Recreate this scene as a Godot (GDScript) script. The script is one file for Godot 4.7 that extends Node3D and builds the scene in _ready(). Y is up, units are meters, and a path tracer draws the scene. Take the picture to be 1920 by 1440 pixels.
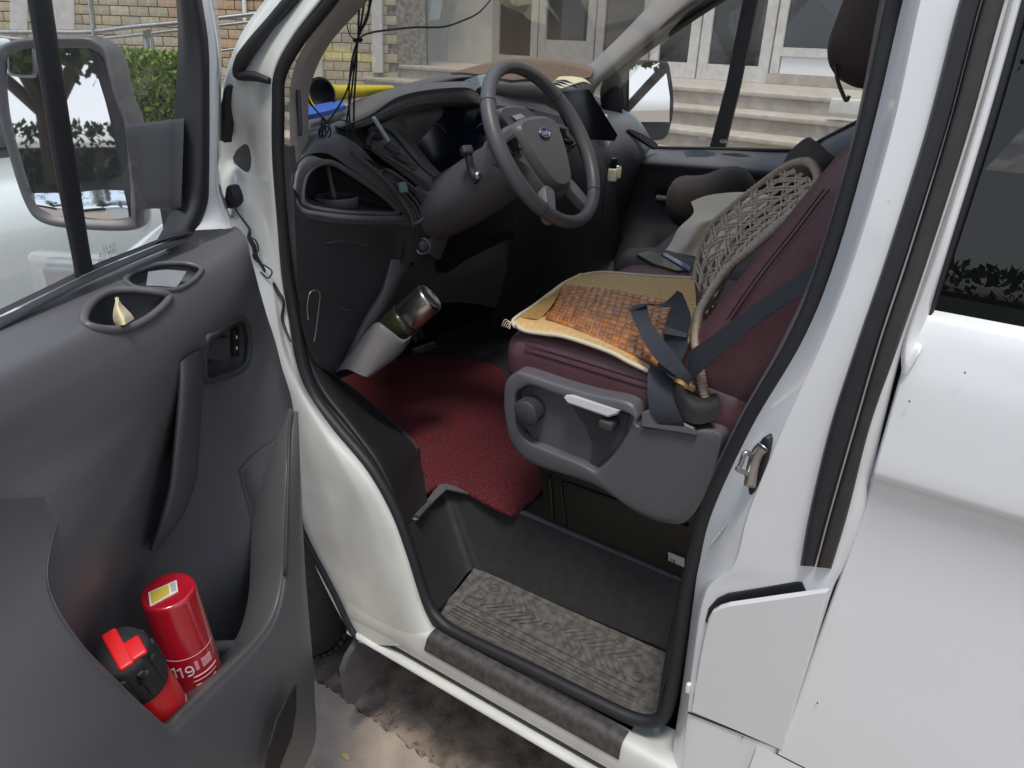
extends Node3D
# A white van with its driver's door open, seen from the kerb; the cab inside, a building with steps behind.
# Axes: x towards the van's tail, y up, z out of the van's left side (the side panel lies at z = 0). Metres.

var M = {}
var van: Node3D
var rng = RandomNumberGenerator.new()
var taken = {}

func _ready() -> void:
	rng.seed = 7
	# --- camera
	var cam = Camera3D.new(); cam.name = "camera"; add_child(cam)
	cam.transform = Transform3D(Basis(Vector3(0.83013, 0.03163, -0.55668), Vector3(-0.25930, 0.90576, -0.33521), Vector3(0.49361, 0.42262, 0.76009)), Vector3(0, 1.58, 0.9))
	cam.fov = 54.432; cam.near = 0.02; cam.far = 400.0; cam.current = true
	# --- sky, exposure
	var we = WorldEnvironment.new(); we.name = "world_environment"
	var env = Environment.new(); env.background_mode = Environment.BG_SKY
	var sky = Sky.new(); var sm = ProceduralSkyMaterial.new()
	sm.sky_top_color = Color(0.80, 0.87, 0.97); sm.sky_horizon_color = Color(0.91, 0.92, 0.94); sm.sky_curve = 0.2
	sm.ground_bottom_color = Color(0.45, 0.43, 0.40); sm.ground_horizon_color = Color(0.75, 0.75, 0.74)
	sm.energy_multiplier = 1.0; sm.sky_energy_multiplier = 1.0; sm.sun_angle_max = 1.0
	sky.sky_material = sm; env.sky = sky
	env.tonemap_mode = Environment.TONE_MAPPER_LINEAR; env.tonemap_exposure = 1.3
	env.sdfgi_enabled = true; env.ssao_enabled = true; env.ssil_enabled = true
	we.environment = env; add_child(we)
	# --- sun, veiled by cloud
	var sun = DirectionalLight3D.new(); sun.name = "sun"; sun.light_energy = 0.6; sun.light_angular_distance = 14.0
	sun.light_color = Color(1.0, 0.975, 0.935); sun.shadow_enabled = true; add_child(sun)
	sun.look_at_from_position(Vector3(0.9, 6, 1.8), Vector3.ZERO)
	make_materials()
	setting()
	van = thing("van", "white van with its driver's door wide open, nearest the viewer", "van")
	body()
	cab_shell()
	sill_and_step()
	dashboard()
	steering()
	driver_seat()
	passenger_side()
	driver_door()
	belt()
	loose_things()

# ------------------------------------------------------------------ naming
func numbered(n: String, parent: Node) -> String:
	var key = str(parent.get_instance_id()) + n
	var k: int = taken.get(key, 0); taken[key] = k + 1
	return n if k == 0 else "%s_%03d" % [n, k]

func thing(called: String, label: String, category: String, pos := Vector3.ZERO, yaw := 0.0, group := "") -> Node3D:
	var o = Node3D.new(); o.name = numbered(called, self); add_child(o)
	o.position = pos; o.rotation.y = yaw
	tag(o, label, category, group)
	return o

func tag(o: Node, label: String, category := "", group := "", kind := "") -> void:
	if label: o.set_meta("label", label)
	if category: o.set_meta("category", category)
	if group: o.set_meta("group", group)
	if kind: o.set_meta("kind", kind)

func part(called: String, parent: Node) -> Node3D:
	var o = Node3D.new(); o.name = numbered(called, parent); parent.add_child(o); return o

func put(called: String, st: SurfaceTool, m: Material, parent: Node) -> MeshInstance3D:
	st.generate_normals()
	return inst(called, st.commit(), m, parent)

func inst(called: String, mesh: Mesh, m: Material, parent: Node) -> MeshInstance3D:
	var o = MeshInstance3D.new(); o.name = numbered(called, parent); o.mesh = mesh; o.material_override = m
	parent.add_child(o, true); return o

# ------------------------------------------------------------------ shapes
func mb() -> SurfaceTool:
	var st = SurfaceTool.new(); st.begin(Mesh.PRIMITIVE_TRIANGLES); st.set_smooth_group(0); return st

func tri(st: SurfaceTool, a: Vector3, b: Vector3, c: Vector3) -> void:
	st.add_vertex(a); st.add_vertex(b); st.add_vertex(c)

func quad(st: SurfaceTool, a: Vector3, b: Vector3, c: Vector3, d: Vector3) -> void:
	tri(st, a, b, c); tri(st, a, c, d)

# Catmull-Rom through the points, t in 0..1
func crv(p: Array, t: float, closed := false) -> Vector3:
	var n = p.size()
	if n == 1: return p[0]
	var f: float = t * (n if closed else n - 1)
	var i = int(floor(f))
	if not closed: i = clampi(i, 0, n - 2)
	var w = f - i
	if closed:
		return (p[posmod(i, n)] as Vector3).cubic_interpolate(p[posmod(i + 1, n)], p[posmod(i - 1, n)], p[posmod(i + 2, n)], w)
	var a: Vector3 = p[i]; var b: Vector3 = p[i + 1]
	var pre: Vector3 = p[i - 1] if i > 0 else a * 2 - b
	var post: Vector3 = p[i + 2] if i + 2 < n else b * 2 - a
	return a.cubic_interpolate(b, pre, post, w)

func smooth_path(p: Array, n: int, closed := false) -> Array:
	var o = []
	for k in (n if closed else n + 1): o.append(crv(p, float(k) / n, closed))
	return o

func net(rows: Array, nu: int, nv: int) -> Array:
	var cols = []
	for r in rows: cols.append(smooth_path(r, nu))
	var g = []
	for j in nv + 1:
		var line = []
		for i in nu + 1:
			var q = []
			for r in cols: q.append(r[i])
			line.append(crv(q, float(j) / nv))
		g.append(line)
	return g

func skin(st: SurfaceTool, g: Array) -> void:
	for j in g.size() - 1:
		for i in g[j].size() - 1:
			quad(st, g[j][i], g[j][i + 1], g[j + 1][i + 1], g[j + 1][i])

func gnormal(g: Array, j: int, i: int) -> Vector3:
	var h: int = g.size() - 1; var w: int = g[0].size() - 1
	var du: Vector3 = g[j][mini(i + 1, w)] - g[j][maxi(i - 1, 0)]
	var dv: Vector3 = g[mini(j + 1, h)][i] - g[maxi(j - 1, 0)][i]
	return du.cross(dv).normalized()

# a sheet with thickness: back set off by th along its normal (sign picks the side)
func thick(st: SurfaceTool, rows: Array, nu: int, nv: int, th: float) -> void:
	var g = net(rows, nu, nv)
	var b = []
	for j in g.size():
		var line = []
		for i in g[j].size(): line.append(g[j][i] + gnormal(g, j, i) * th)
		b.append(line)
	st.set_smooth_group(1); skin(st, g)
	st.set_smooth_group(2); skin(st, b)
	st.set_smooth_group(3)
	var h: int = g.size() - 1; var w: int = g[0].size() - 1
	for i in w:
		quad(st, g[0][i], g[0][i + 1], b[0][i + 1], b[0][i]); quad(st, g[h][i], g[h][i + 1], b[h][i + 1], b[h][i])
	for j in h:
		quad(st, g[j][0], g[j + 1][0], b[j + 1][0], b[j][0]); quad(st, g[j][w], g[j + 1][w], b[j + 1][w], b[j][w])

func sheet(called: String, rows: Array, nu: int, nv: int, m: Material, parent: Node, th := 0.0) -> MeshInstance3D:
	var st = mb()
	if th == 0.0: skin(st, net(rows, nu, nv))
	else: thick(st, rows, nu, nv, th)
	return put(called, st, m, parent)

# swept tube; rr: one radius or one per control point; flat: second half-axis / first
func tube(st: SurfaceTool, p: Array, rr, sides := 8, sub := 6, closed := false, flat := 1.0, up := Vector3.ZERO) -> void:
	var n: int = (p.size() if closed else p.size() - 1) * sub
	var q = smooth_path(p, n, closed)
	var rad = func(k: int) -> float:
		if rr is Array:
			var f: float = float(k) / sub
			var a = int(floor(f)) % rr.size()
			return lerpf(rr[a], rr[(a + 1) % rr.size()] if closed else rr[mini(a + 1, rr.size() - 1)], f - floor(f))
		return rr
	var rings = []
	var nrm = Vector3.ZERO
	for k in q.size():
		var a: Vector3 = q[posmod(k - 1, q.size())] if closed else q[maxi(k - 1, 0)]
		var b: Vector3 = q[posmod(k + 1, q.size())] if closed else q[mini(k + 1, q.size() - 1)]
		var t: Vector3 = (b - a).normalized()
		if up != Vector3.ZERO: nrm = up
		elif nrm == Vector3.ZERO: nrm = Vector3.UP if absf(t.y) < 0.9 else Vector3.RIGHT
		nrm = (nrm - t * nrm.dot(t)).normalized()
		var bn: Vector3 = t.cross(nrm)
		var ring = []
		var r: float = rad.call(k)
		for s in sides:
			var an = TAU * s / sides
			ring.append(q[k] + nrm * cos(an) * r * flat + bn * sin(an) * r)
		rings.append(ring)
	var m = rings.size()
	for k in (m if closed else m - 1):
		var r0: Array = rings[k]; var r1: Array = rings[(k + 1) % m]
		for s in sides: quad(st, r0[s], r0[(s + 1) % sides], r1[(s + 1) % sides], r1[s])
	if not closed:
		for e in [0, m - 1]:
			for s in range(1, sides - 1): tri(st, rings[e][0], rings[e][s], rings[e][s + 1])

func wire(called: String, p: Array, rr, m: Material, parent: Node, sides := 8, sub := 6, closed := false, flat := 1.0, up := Vector3.ZERO) -> MeshInstance3D:
	var st = mb(); tube(st, p, rr, sides, sub, closed, flat, up); return put(called, st, m, parent)

# a plate: outline in space, extruded back along -n by th, front edge bevelled
func slab(st: SurfaceTool, pts: Array, n: Vector3, th: float, bev := 0.0, rounding := 0) -> void:
	n = n.normalized()
	var p: Array = pts if rounding == 0 else smooth_path(pts, pts.size() * rounding, true)
	var ux: Vector3 = (n.cross(Vector3.UP) if absf(n.y) < 0.9 else n.cross(Vector3.RIGHT)).normalized()
	var uy: Vector3 = n.cross(ux)
	var o: Vector3 = p[0]
	var poly = PackedVector2Array()
	for q in p: poly.append(Vector2((q - o).dot(ux), (q - o).dot(uy)))
	var area = 0.0
	var k = poly.size()
	for i in k: area += poly[i].cross(poly[(i + 1) % k])
	var sgn = signf(area)
	var inner = PackedVector2Array()
	for i in k:
		var e0: Vector2 = (poly[i] - poly[posmod(i - 1, k)]).normalized()
		var e1: Vector2 = (poly[(i + 1) % k] - poly[i]).normalized()
		var nn: Vector2 = (e0.orthogonal() + e1.orthogonal()).normalized() * sgn
		inner.append(poly[i] + nn * bev * (-1.0 if Geometry2D.is_point_in_polygon(poly[i] + nn * 0.0005, poly) == false else 1.0))
	var at = func(v: Vector2, d: float) -> Vector3: return o + ux * v.x + uy * v.y + n * d
	st.set_smooth_group(1)
	for i in k:
		var j = (i + 1) % k
		if rounding == 0: st.set_smooth_group(-1)
		quad(st, at.call(poly[i], -th), at.call(poly[j], -th), at.call(poly[j], -bev), at.call(poly[i], -bev))
		if bev > 0: quad(st, at.call(poly[i], -bev), at.call(poly[j], -bev), at.call(inner[j], 0), at.call(inner[i], 0))
	st.set_smooth_group(-1)
	var idx = Geometry2D.triangulate_polygon(inner)
	for i in range(0, idx.size(), 3): tri(st, at.call(inner[idx[i]], 0), at.call(inner[idx[i + 1]], 0), at.call(inner[idx[i + 2]], 0))
	for i in range(0, idx.size(), 3): tri(st, at.call(poly[idx[i]], -th), at.call(poly[idx[i + 2]], -th), at.call(poly[idx[i + 1]], -th))

func plate(called: String, pts: Array, n: Vector3, th: float, m: Material, parent: Node, bev := 0.002, rounding := 0) -> MeshInstance3D:
	var st = mb(); slab(st, pts, n, th, bev, rounding); return put(called, st, m, parent)

# block with rounded edges; warp(Vector3 in -1..1) -> offset
func rbox(st: SurfaceTool, xf: Transform3D, size: Vector3, r: float, seg := 1, warp = null) -> void:
	var h = size / 2
	r = minf(r, minf(h.x, minf(h.y, h.z)) * 0.999)
	var lines = []
	for ax in 3:
		var l = []
		for k in 3: l.append(-h[ax] + r * k / 3.0)
		for k in seg + 1: l.append(lerpf(-h[ax] + r, h[ax] - r, float(k) / seg))
		for k in range(1, 4): l.append(h[ax] - r + r * k / 3.0)
		lines.append(l)
	var core = h - Vector3(r, r, r)
	var pos = func(p: Vector3) -> Vector3:
		var c = p.clamp(-core, core)
		var d = p - c
		var q: Vector3 = c + d.normalized() * r if d.length() > 1e-9 else p
		if warp != null: q += warp.call(q / h)
		return xf * q
	st.set_smooth_group(1)
	for ax in 3:
		var a1 = (ax + 1) % 3; var a2 = (ax + 2) % 3
		for s in [-1.0, 1.0]:
			var l1: Array = lines[a1]; var l2: Array = lines[a2]
			var g = []
			for u in l1:
				var row = []
				for v in l2:
					var p = Vector3.ZERO; p[ax] = h[ax] * s; p[a1] = u; p[a2] = v
					row.append(pos.call(p))
				g.append(row)
			if s > 0: g.reverse()
			skin(st, g)

func block(called: String, xf: Transform3D, size: Vector3, r: float, m: Material, parent: Node, seg := 1, warp = null) -> MeshInstance3D:
	var st = mb(); rbox(st, xf, size, r, seg, warp); return put(called, st, m, parent)

# a plain 12-triangle box
func box(st: SurfaceTool, lo: Vector3, hi: Vector3) -> void:
	st.set_smooth_group(-1)
	var c = []
	for k in 8: c.append(Vector3(hi.x if k & 1 else lo.x, hi.y if k & 2 else lo.y, hi.z if k & 4 else lo.z))
	for f in [[0, 1, 3, 2], [5, 4, 6, 7], [4, 0, 2, 6], [1, 5, 7, 3], [2, 3, 7, 6], [4, 5, 1, 0]]:
		quad(st, c[f[0]], c[f[1]], c[f[2]], c[f[3]])

func boxpart(called: String, lo: Vector3, hi: Vector3, m: Material, parent: Node) -> MeshInstance3D:
	var st = mb(); box(st, lo, hi); return put(called, st, m, parent)

# turned body: profile of (radius, height) along the y of xf
func lathe(st: SurfaceTool, xf: Transform3D, prof: Array, seg := 32) -> void:
	for i in prof.size() - 1:
		var a: Vector2 = prof[i]; var b: Vector2 = prof[i + 1]
		for s in seg:
			var t0 = TAU * s / seg; var t1 = TAU * (s + 1) / seg
			quad(st, xf * Vector3(a.x * cos(t0), a.y, a.x * sin(t0)), xf * Vector3(b.x * cos(t0), b.y, b.x * sin(t0)),
				xf * Vector3(b.x * cos(t1), b.y, b.x * sin(t1)), xf * Vector3(a.x * cos(t1), a.y, a.x * sin(t1)))

func turned(called: String, xf: Transform3D, prof: Array, m: Material, parent: Node, seg := 32) -> MeshInstance3D:
	var st = mb(); lathe(st, xf, prof, seg); return put(called, st, m, parent)

# frame whose y runs from a to b
func along(a: Vector3, b: Vector3) -> Transform3D:
	var y = (b - a).normalized()
	var x = y.cross(Vector3.BACK if absf(y.z) < 0.9 else Vector3.RIGHT).normalized()
	return Transform3D(Basis(x, y, x.cross(y)), a)

# frame with z along n, y as near up as may be
func facing(at: Vector3, n: Vector3, up := Vector3.UP) -> Transform3D:
	var z = n.normalized(); var x = up.cross(z).normalized()
	return Transform3D(Basis(x, z.cross(x), z), at)

func lettering(called: String, text: String, xf: Transform3D, height: float, m: Material, parent: Node, depth := 0.0006, face := "Droid Sans") -> MeshInstance3D:
	var t = TextMesh.new(); t.text = text; t.font_size = 32; t.pixel_size = height / 24.0; t.depth = depth; t.curve_step = 2.0
	var f = SystemFont.new(); f.font_names = PackedStringArray([face]); t.font = f
	var o = inst(called, t, m, parent); o.transform = xf; return o

# ------------------------------------------------------------------ materials
func noise_tex(freq: float, seed_: int, lo: float, hi: float, oct := 4, size := 512, type := FastNoiseLite.TYPE_SIMPLEX_SMOOTH) -> NoiseTexture2D:
	var n = FastNoiseLite.new(); n.noise_type = type; n.frequency = freq; n.seed = seed_; n.fractal_octaves = oct
	var t = NoiseTexture2D.new(); t.width = size; t.height = size; t.seamless = true; t.noise = n
	var gr = Gradient.new(); gr.set_color(0, Color(lo, lo, lo)); gr.set_color(1, Color(hi, hi, hi)); t.color_ramp = gr
	return t

func bump_tex(freq: float, seed_: int, strength: float, oct := 3, type := FastNoiseLite.TYPE_SIMPLEX_SMOOTH) -> NoiseTexture2D:
	var n = FastNoiseLite.new(); n.noise_type = type; n.frequency = freq; n.seed = seed_; n.fractal_octaves = oct
	var t = NoiseTexture2D.new(); t.width = 512; t.height = 512; t.seamless = true; t.noise = n; t.as_normal_map = true; t.bump_strength = strength
	return t

var T = {}
func mat(key: String, r: float, g: float, b: float, rough: float, opt := {}) -> StandardMaterial3D:
	var m = StandardMaterial3D.new()
	m.albedo_color = Color(r, g, b).linear_to_srgb(); m.roughness = rough
	m.metallic = opt.get("metal", 0.0); m.metallic_specular = opt.get("spec", 0.5)
	m.cull_mode = BaseMaterial3D.CULL_DISABLED
	m.uv1_triplanar = true; var s: float = opt.get("scale", 3.0); m.uv1_scale = Vector3(s, s, s)
	if opt.has("tex"): m.albedo_texture = T[opt.tex]
	if opt.has("bump"):
		m.normal_enabled = true; m.normal_texture = T[opt.bump]; m.normal_scale = opt.get("bscale", 0.5)
	if opt.has("rtex"): m.roughness_texture = T[opt.rtex]
	if opt.has("coat"): m.clearcoat_enabled = true; m.clearcoat = opt.coat; m.clearcoat_roughness = 0.06
	if opt.has("rim"): m.rim_enabled = true; m.rim = opt.rim; m.rim_tint = 0.6
	if opt.has("alpha"):
		m.transparency = BaseMaterial3D.TRANSPARENCY_ALPHA; m.albedo_color.a = opt.alpha
	if opt.has("back"): m.backlight_enabled = true; m.backlight = opt.back
	M[key] = m
	return m

func make_materials() -> void:
	T.blotch = noise_tex(0.012, 1, 0.82, 1.0, 6)
	T.faint = noise_tex(0.006, 2, 0.90, 1.0, 4)
	T.dust = noise_tex(0.02, 3, 0.62, 1.12, 6)
	T.speck = noise_tex(0.07, 4, 0.05, 1.6, 2, 512, FastNoiseLite.TYPE_CELLULAR)
	T.grain = bump_tex(0.09, 5, 3.0, 2, FastNoiseLite.TYPE_CELLULAR)
	T.fine = bump_tex(0.16, 6, 3.0, 3)
	T.wavy = bump_tex(0.02, 8, 4.0, 4)
	T.rough = noise_tex(0.02, 9, 0.75, 1.0, 5)
	mat("paint", 0.80, 0.81, 0.82, 0.22, {"scale": 1.3, "coat": 0.8, "rtex": "rough"})
	mat("paint_soiled", 0.74, 0.75, 0.71, 0.3, {"tex": "faint", "scale": 2.2, "coat": 0.4})
	mat("rubber", 0.016, 0.016, 0.019, 0.55, {"bump": "fine", "scale": 8.0, "bscale": 0.25})
	mat("weather_rubber", 0.028, 0.026, 0.032, 0.5, {"tex": "blotch", "scale": 4.0})
	mat("weather_brown", 0.05, 0.043, 0.043, 0.6, {"tex": "blotch", "scale": 4.0})
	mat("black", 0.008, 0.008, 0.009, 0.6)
	mat("gloss_black", 0.006, 0.006, 0.008, 0.08)
	mat("dash", 0.115, 0.113, 0.122, 0.42, {"bump": "grain", "scale": 9.0, "bscale": 0.35})
	mat("dash_dark", 0.052, 0.052, 0.057, 0.6, {"bump": "grain", "scale": 9.0, "bscale": 0.35})
	mat("trim", 0.117, 0.109, 0.120, 0.48, {"bump": "grain", "scale": 9.0, "bscale": 0.3, "tex": "faint"})
	mat("trim_door", 0.102, 0.098, 0.103, 0.38, {"bump": "grain", "scale": 9.0, "bscale": 0.3})
	mat("trim_light", 0.208, 0.195, 0.208, 0.5, {"bump": "grain", "scale": 9.0, "bscale": 0.3})
	mat("seat_plastic", 0.112, 0.11, 0.122, 0.42, {"bump": "grain", "scale": 9.0, "bscale": 0.3})
	mat("pillar_trim", 0.299, 0.280, 0.260, 0.65, {"bump": "grain", "scale": 9.0, "bscale": 0.25})
	mat("step_rubber", 0.050, 0.049, 0.050, 0.7, {"tex": "blotch", "scale": 5.0, "bump": "fine", "bscale": 0.3})
	mat("step_dusty", 0.150, 0.138, 0.129, 0.85, {"tex": "dust", "scale": 4.0, "bump": "fine", "bscale": 0.5})
	mat("sill_plate", 0.085, 0.076, 0.074, 0.6, {"tex": "dust", "scale": 5.0})
	mat("carpet", 0.02, 0.02, 0.021, 0.95, {"bump": "fine", "scale": 5.0, "bscale": 1.0})
	mat("red_mat", 0.19, 0.014, 0.024, 0.75, {"tex": "speck", "scale": 6.0, "bump": "grain", "bscale": 2.5})
	mat("olive_metal", 0.024, 0.026, 0.018, 0.35, {"tex": "blotch", "scale": 3.0})
	mat("leather", 0.130, 0.058, 0.068, 0.42, {"bump": "grain", "scale": 7.0, "bscale": 0.45, "tex": "faint"})
	mat("leather_dark", 0.046, 0.034, 0.035, 0.5, {"bump": "grain", "scale": 7.0, "bscale": 0.45})
	mat("stitch", 0.03, 0.012, 0.014, 0.8)
	mat("webbing", 0.026, 0.029, 0.039, 0.6, {"bump": "fine", "scale": 12.0, "bscale": 0.5})
	mat("steel", 0.60, 0.58, 0.55, 0.28, {"metal": 1.0, "tex": "faint", "scale": 6.0})
	mat("zinc", 0.55, 0.56, 0.55, 0.35, {"metal": 1.0, "tex": "blotch"})
	mat("switch_grey", 0.24, 0.24, 0.25, 0.35)
	mat("silver_plastic", 0.52, 0.52, 0.53, 0.35)
	mat("flask_green", 0.045, 0.048, 0.022, 0.3, {"coat": 0.4})
	mat("red_enamel", 0.42, 0.008, 0.022, 0.25, {"coat": 0.8})
	mat("red_bottle", 0.70, 0.012, 0.018, 0.35)
	mat("pink_print", 0.75, 0.35, 0.36, 0.5)
	mat("white_print", 0.75, 0.73, 0.71, 0.5)
	mat("sticker_yellow", 0.62, 0.45, 0.06, 0.5)
	mat("sticker_white", 0.75, 0.75, 0.70, 0.5)
	mat("sticker_grey", 0.40, 0.42, 0.42, 0.5)
	mat("rag_black", 0.018, 0.018, 0.019, 0.7, {"bump": "wavy", "scale": 8.0})
	mat("beige_cloth", 0.8, 0.68, 0.53, 0.9, {"bump": "fine", "scale": 10.0, "bscale": 0.6, "rim": 0.3})
	mat("mat_border", 0.850, 0.552, 0.235, 0.75, {"bump": "fine", "scale": 12.0, "bscale": 0.5, "tex": "blotch"})
	mat("mat_gold", 0.497, 0.276, 0.076, 0.75, {"bump": "fine", "scale": 12.0, "bscale": 0.5, "tex": "blotch"})
	mat("piping_cream", 0.68, 0.60, 0.47, 0.8)
	for k in 6:
		var d: float = [0.78, 0.9, 1.0, 1.1, 1.22, 0.68][k]
		mat("tile%d" % k, 0.62 * d, 0.185 * d, [0.025, 0.03, 0.028, 0.025, 0.02, 0.034][k], 0.25, {"tex": "blotch", "scale": 9.0, "coat": 0.8})
	mat("cane", 0.56, 0.45, 0.35, 0.5, {"tex": "blotch", "scale": 20.0})
	mat("cane_pale", 0.68, 0.58, 0.47, 0.5, {"tex": "blotch", "scale": 20.0})
	mat("jacket", 0.043, 0.034, 0.031, 0.85, {"bump": "fine", "scale": 10.0, "rim": 0.4})
	mat("card_brown", 0.22, 0.145, 0.1, 0.85, {"tex": "blotch", "scale": 6.0})
	mat("yellow_plastic", 0.75, 0.60, 0.02, 0.35)
	mat("blue_plastic", 0.06, 0.15, 0.55, 0.4)
	mat("paper_cream", 0.72, 0.66, 0.42, 0.8)
	mat("paper_blue", 0.55, 0.68, 0.75, 0.6)
	mat("tissue", 0.70, 0.60, 0.38, 0.85, {"bump": "wavy", "scale": 12.0})
	mat("white_plastic", 0.74, 0.74, 0.72, 0.35)
	mat("cream_plastic", 0.60, 0.58, 0.42, 0.4)
	mat("teal_plastic", 0.10, 0.20, 0.18, 0.5)
	mat("pale_blue_plastic", 0.42, 0.52, 0.58, 0.3)
	mat("badge_blue", 0.03, 0.06, 0.24, 0.2, {"coat": 1.0})
	mat("mirror", 0.86, 0.88, 0.88, 0.015, {"metal": 1.0})
	mat("clear", 0.9, 0.93, 0.92, 0.0, {"alpha": 0.05})
	mat("windscreen", 0.75, 0.78, 0.72, 0.0, {"alpha": 0.22})
	mat("privacy", 0.004, 0.005, 0.005, 0.0, {"alpha": 0.90})
	mat("lens", 0.8, 0.82, 0.82, 0.03, {"alpha": 0.25})
	mat("etch", 0.55, 0.58, 0.58, 0.6)
	mat("cluster_lens", 0.006, 0.011, 0.028, 0.08)
	mat("screen", 0.014, 0.034, 0.012, 0.05)
	mat("tyre", 0.02, 0.019, 0.018, 0.85, {"tex": "dust", "scale": 4.0})
	mat("asphalt", 0.34, 0.27, 0.22, 0.95, {"tex": "dust", "scale": 1.2, "bump": "fine", "bscale": 0.3})
	mat("concrete", 0.44, 0.36, 0.3, 0.9, {"tex": "blotch", "scale": 1.4, "bump": "fine", "bscale": 0.25})
	mat("slab_stone", 0.46, 0.40, 0.33, 0.7, {"tex": "blotch", "scale": 0.9})
	mat("slab_edge", 0.52, 0.46, 0.38, 0.6, {"tex": "blotch", "scale": 1.1})
	mat("door_white", 0.62, 0.59, 0.54, 0.5, {"tex": "faint"})
	mat("frame_grey", 0.36, 0.34, 0.31, 0.45, {"tex": "faint"})
	mat("plaster_pale", 0.56, 0.56, 0.49, 0.8, {"tex": "faint", "scale": 0.7})
	mat("dark_glass", 0.012, 0.014, 0.013, 0.03)
	mat("mortar", 0.30, 0.27, 0.22, 0.95, {"tex": "dust", "scale": 1.5})
	for k in 5:
		mat("brick%d" % k, [0.56, 0.52, 0.60, 0.55, 0.47][k], [0.49, 0.45, 0.52, 0.46, 0.41][k], [0.34, 0.31, 0.37, 0.30, 0.29][k], 0.85, {"tex": "blotch", "scale": 3.0, "bump": "fine"})
	for k in 3:
		mat("brick_pink%d" % k, [0.60, 0.55, 0.57][k], [0.42, 0.38, 0.41][k], [0.28, 0.25, 0.29][k], 0.85, {"tex": "blotch", "scale": 3.0, "bump": "fine"})
	mat("car_paint", 0.66, 0.70, 0.68, 0.25, {"coat": 0.8})
	mat("leaf", 0.11, 0.16, 0.025, 0.6, {"back": Color(0.18, 0.26, 0.05)}); M.leaf.uv1_triplanar = false; M.leaf.vertex_color_use_as_albedo = true; M.leaf.albedo_color = Color.WHITE
	mat("twigs", 0.02, 0.024, 0.01, 0.95)
	mat("bark", 0.10, 0.08, 0.06, 0.95, {"bump": "wavy", "scale": 3.0})
	mat("fallen_leaf", 0.46, 0.36, 0.13, 0.7)

# ------------------------------------------------------------------ the place
func leaves(center: Vector3, half: Vector3, n: int, size: float, tone: Color, boxy := false, lobes := 1) -> MultiMesh:
	var mm = MultiMesh.new(); mm.transform_format = MultiMesh.TRANSFORM_3D; mm.use_colors = true
	var st = SurfaceTool.new(); st.begin(Mesh.PRIMITIVE_TRIANGLES)
	var a = Vector3(0, 0, 0); var b = Vector3(0.32, 0.45, 0.06); var c = Vector3(0, 1, 0); var d = Vector3(-0.32, 0.45, 0.06)
	tri(st, a, b, c); tri(st, a, c, d); st.generate_normals()
	mm.mesh = st.commit(); mm.instance_count = n
	var hubs = []
	for k in lobes: hubs.append([Vector3(rng.randf_range(-0.6, 0.6), rng.randf_range(-0.55, 0.6), rng.randf_range(-0.6, 0.6)), rng.randf_range(0.3, 0.5)])
	for i in n:
		var p = Vector3(rng.randfn(), rng.randfn(), rng.randfn()).normalized()
		if lobes > 1:
			var hb: Array = hubs[rng.randi() % lobes]
			p = hb[0] + p * hb[1] * pow(rng.randf(), 0.45)
		elif boxy:
			p = Vector3(rng.randf_range(-1, 1), rng.randf_range(-1, 1), rng.randf_range(-1, 1))
			var ax = rng.randi() % 3
			if rng.randf() < 0.75: p[ax] = signf(p[ax]) * rng.randf_range(0.85, 1.04)
		else: p *= pow(rng.randf(), 0.4)
		var bs = Basis.from_euler(Vector3(rng.randf_range(-1.2, 1.2), rng.randf() * TAU, rng.randf_range(-1.0, 1.0))).scaled(Vector3.ONE * size * rng.randf_range(0.7, 1.3))
		mm.set_instance_transform(i, Transform3D(bs, center + p * half))
		var v = rng.randf_range(0.6, 1.35)
		mm.set_instance_color(i, Color(tone.r * v * rng.randf_range(0.8, 1.25), tone.g * v, tone.b * v))
	return mm

func foliage(called: String, mm: MultiMesh, parent: Node) -> void:
	var o = MultiMeshInstance3D.new(); o.name = called; o.multimesh = mm; o.material_override = M.leaf
	parent.add_child(o); o.set_meta("kind", "stuff")

func tree(pos: Vector3, h: float, r: float, label: String) -> void:
	var t = thing("tree", label, "tree", pos, 0.0, "street trees outside the view")
	wire("trunk", [Vector3(0, -0.1, 0), Vector3(0.1, h * 0.4, 0.05), Vector3(0.0, h * 0.8, -0.1)], [0.16, 0.12, 0.06], M.bark, t, 10)
	for k in 5:
		var a = TAU * k / 5.0
		wire("limb", [Vector3(0.06, h * 0.42, 0), Vector3(cos(a) * r * 0.4, h * 0.66, sin(a) * r * 0.4), Vector3(cos(a) * r * 0.8, h * 0.85, sin(a) * r * 0.8)], [0.06, 0.04, 0.015], M.bark, t, 6)
	foliage("crown", leaves(Vector3(0, h * 0.85, 0), Vector3(r, h * 0.42, r), 14000, 0.11, Color(0.075, 0.115, 0.02), false, 14), t)

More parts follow.
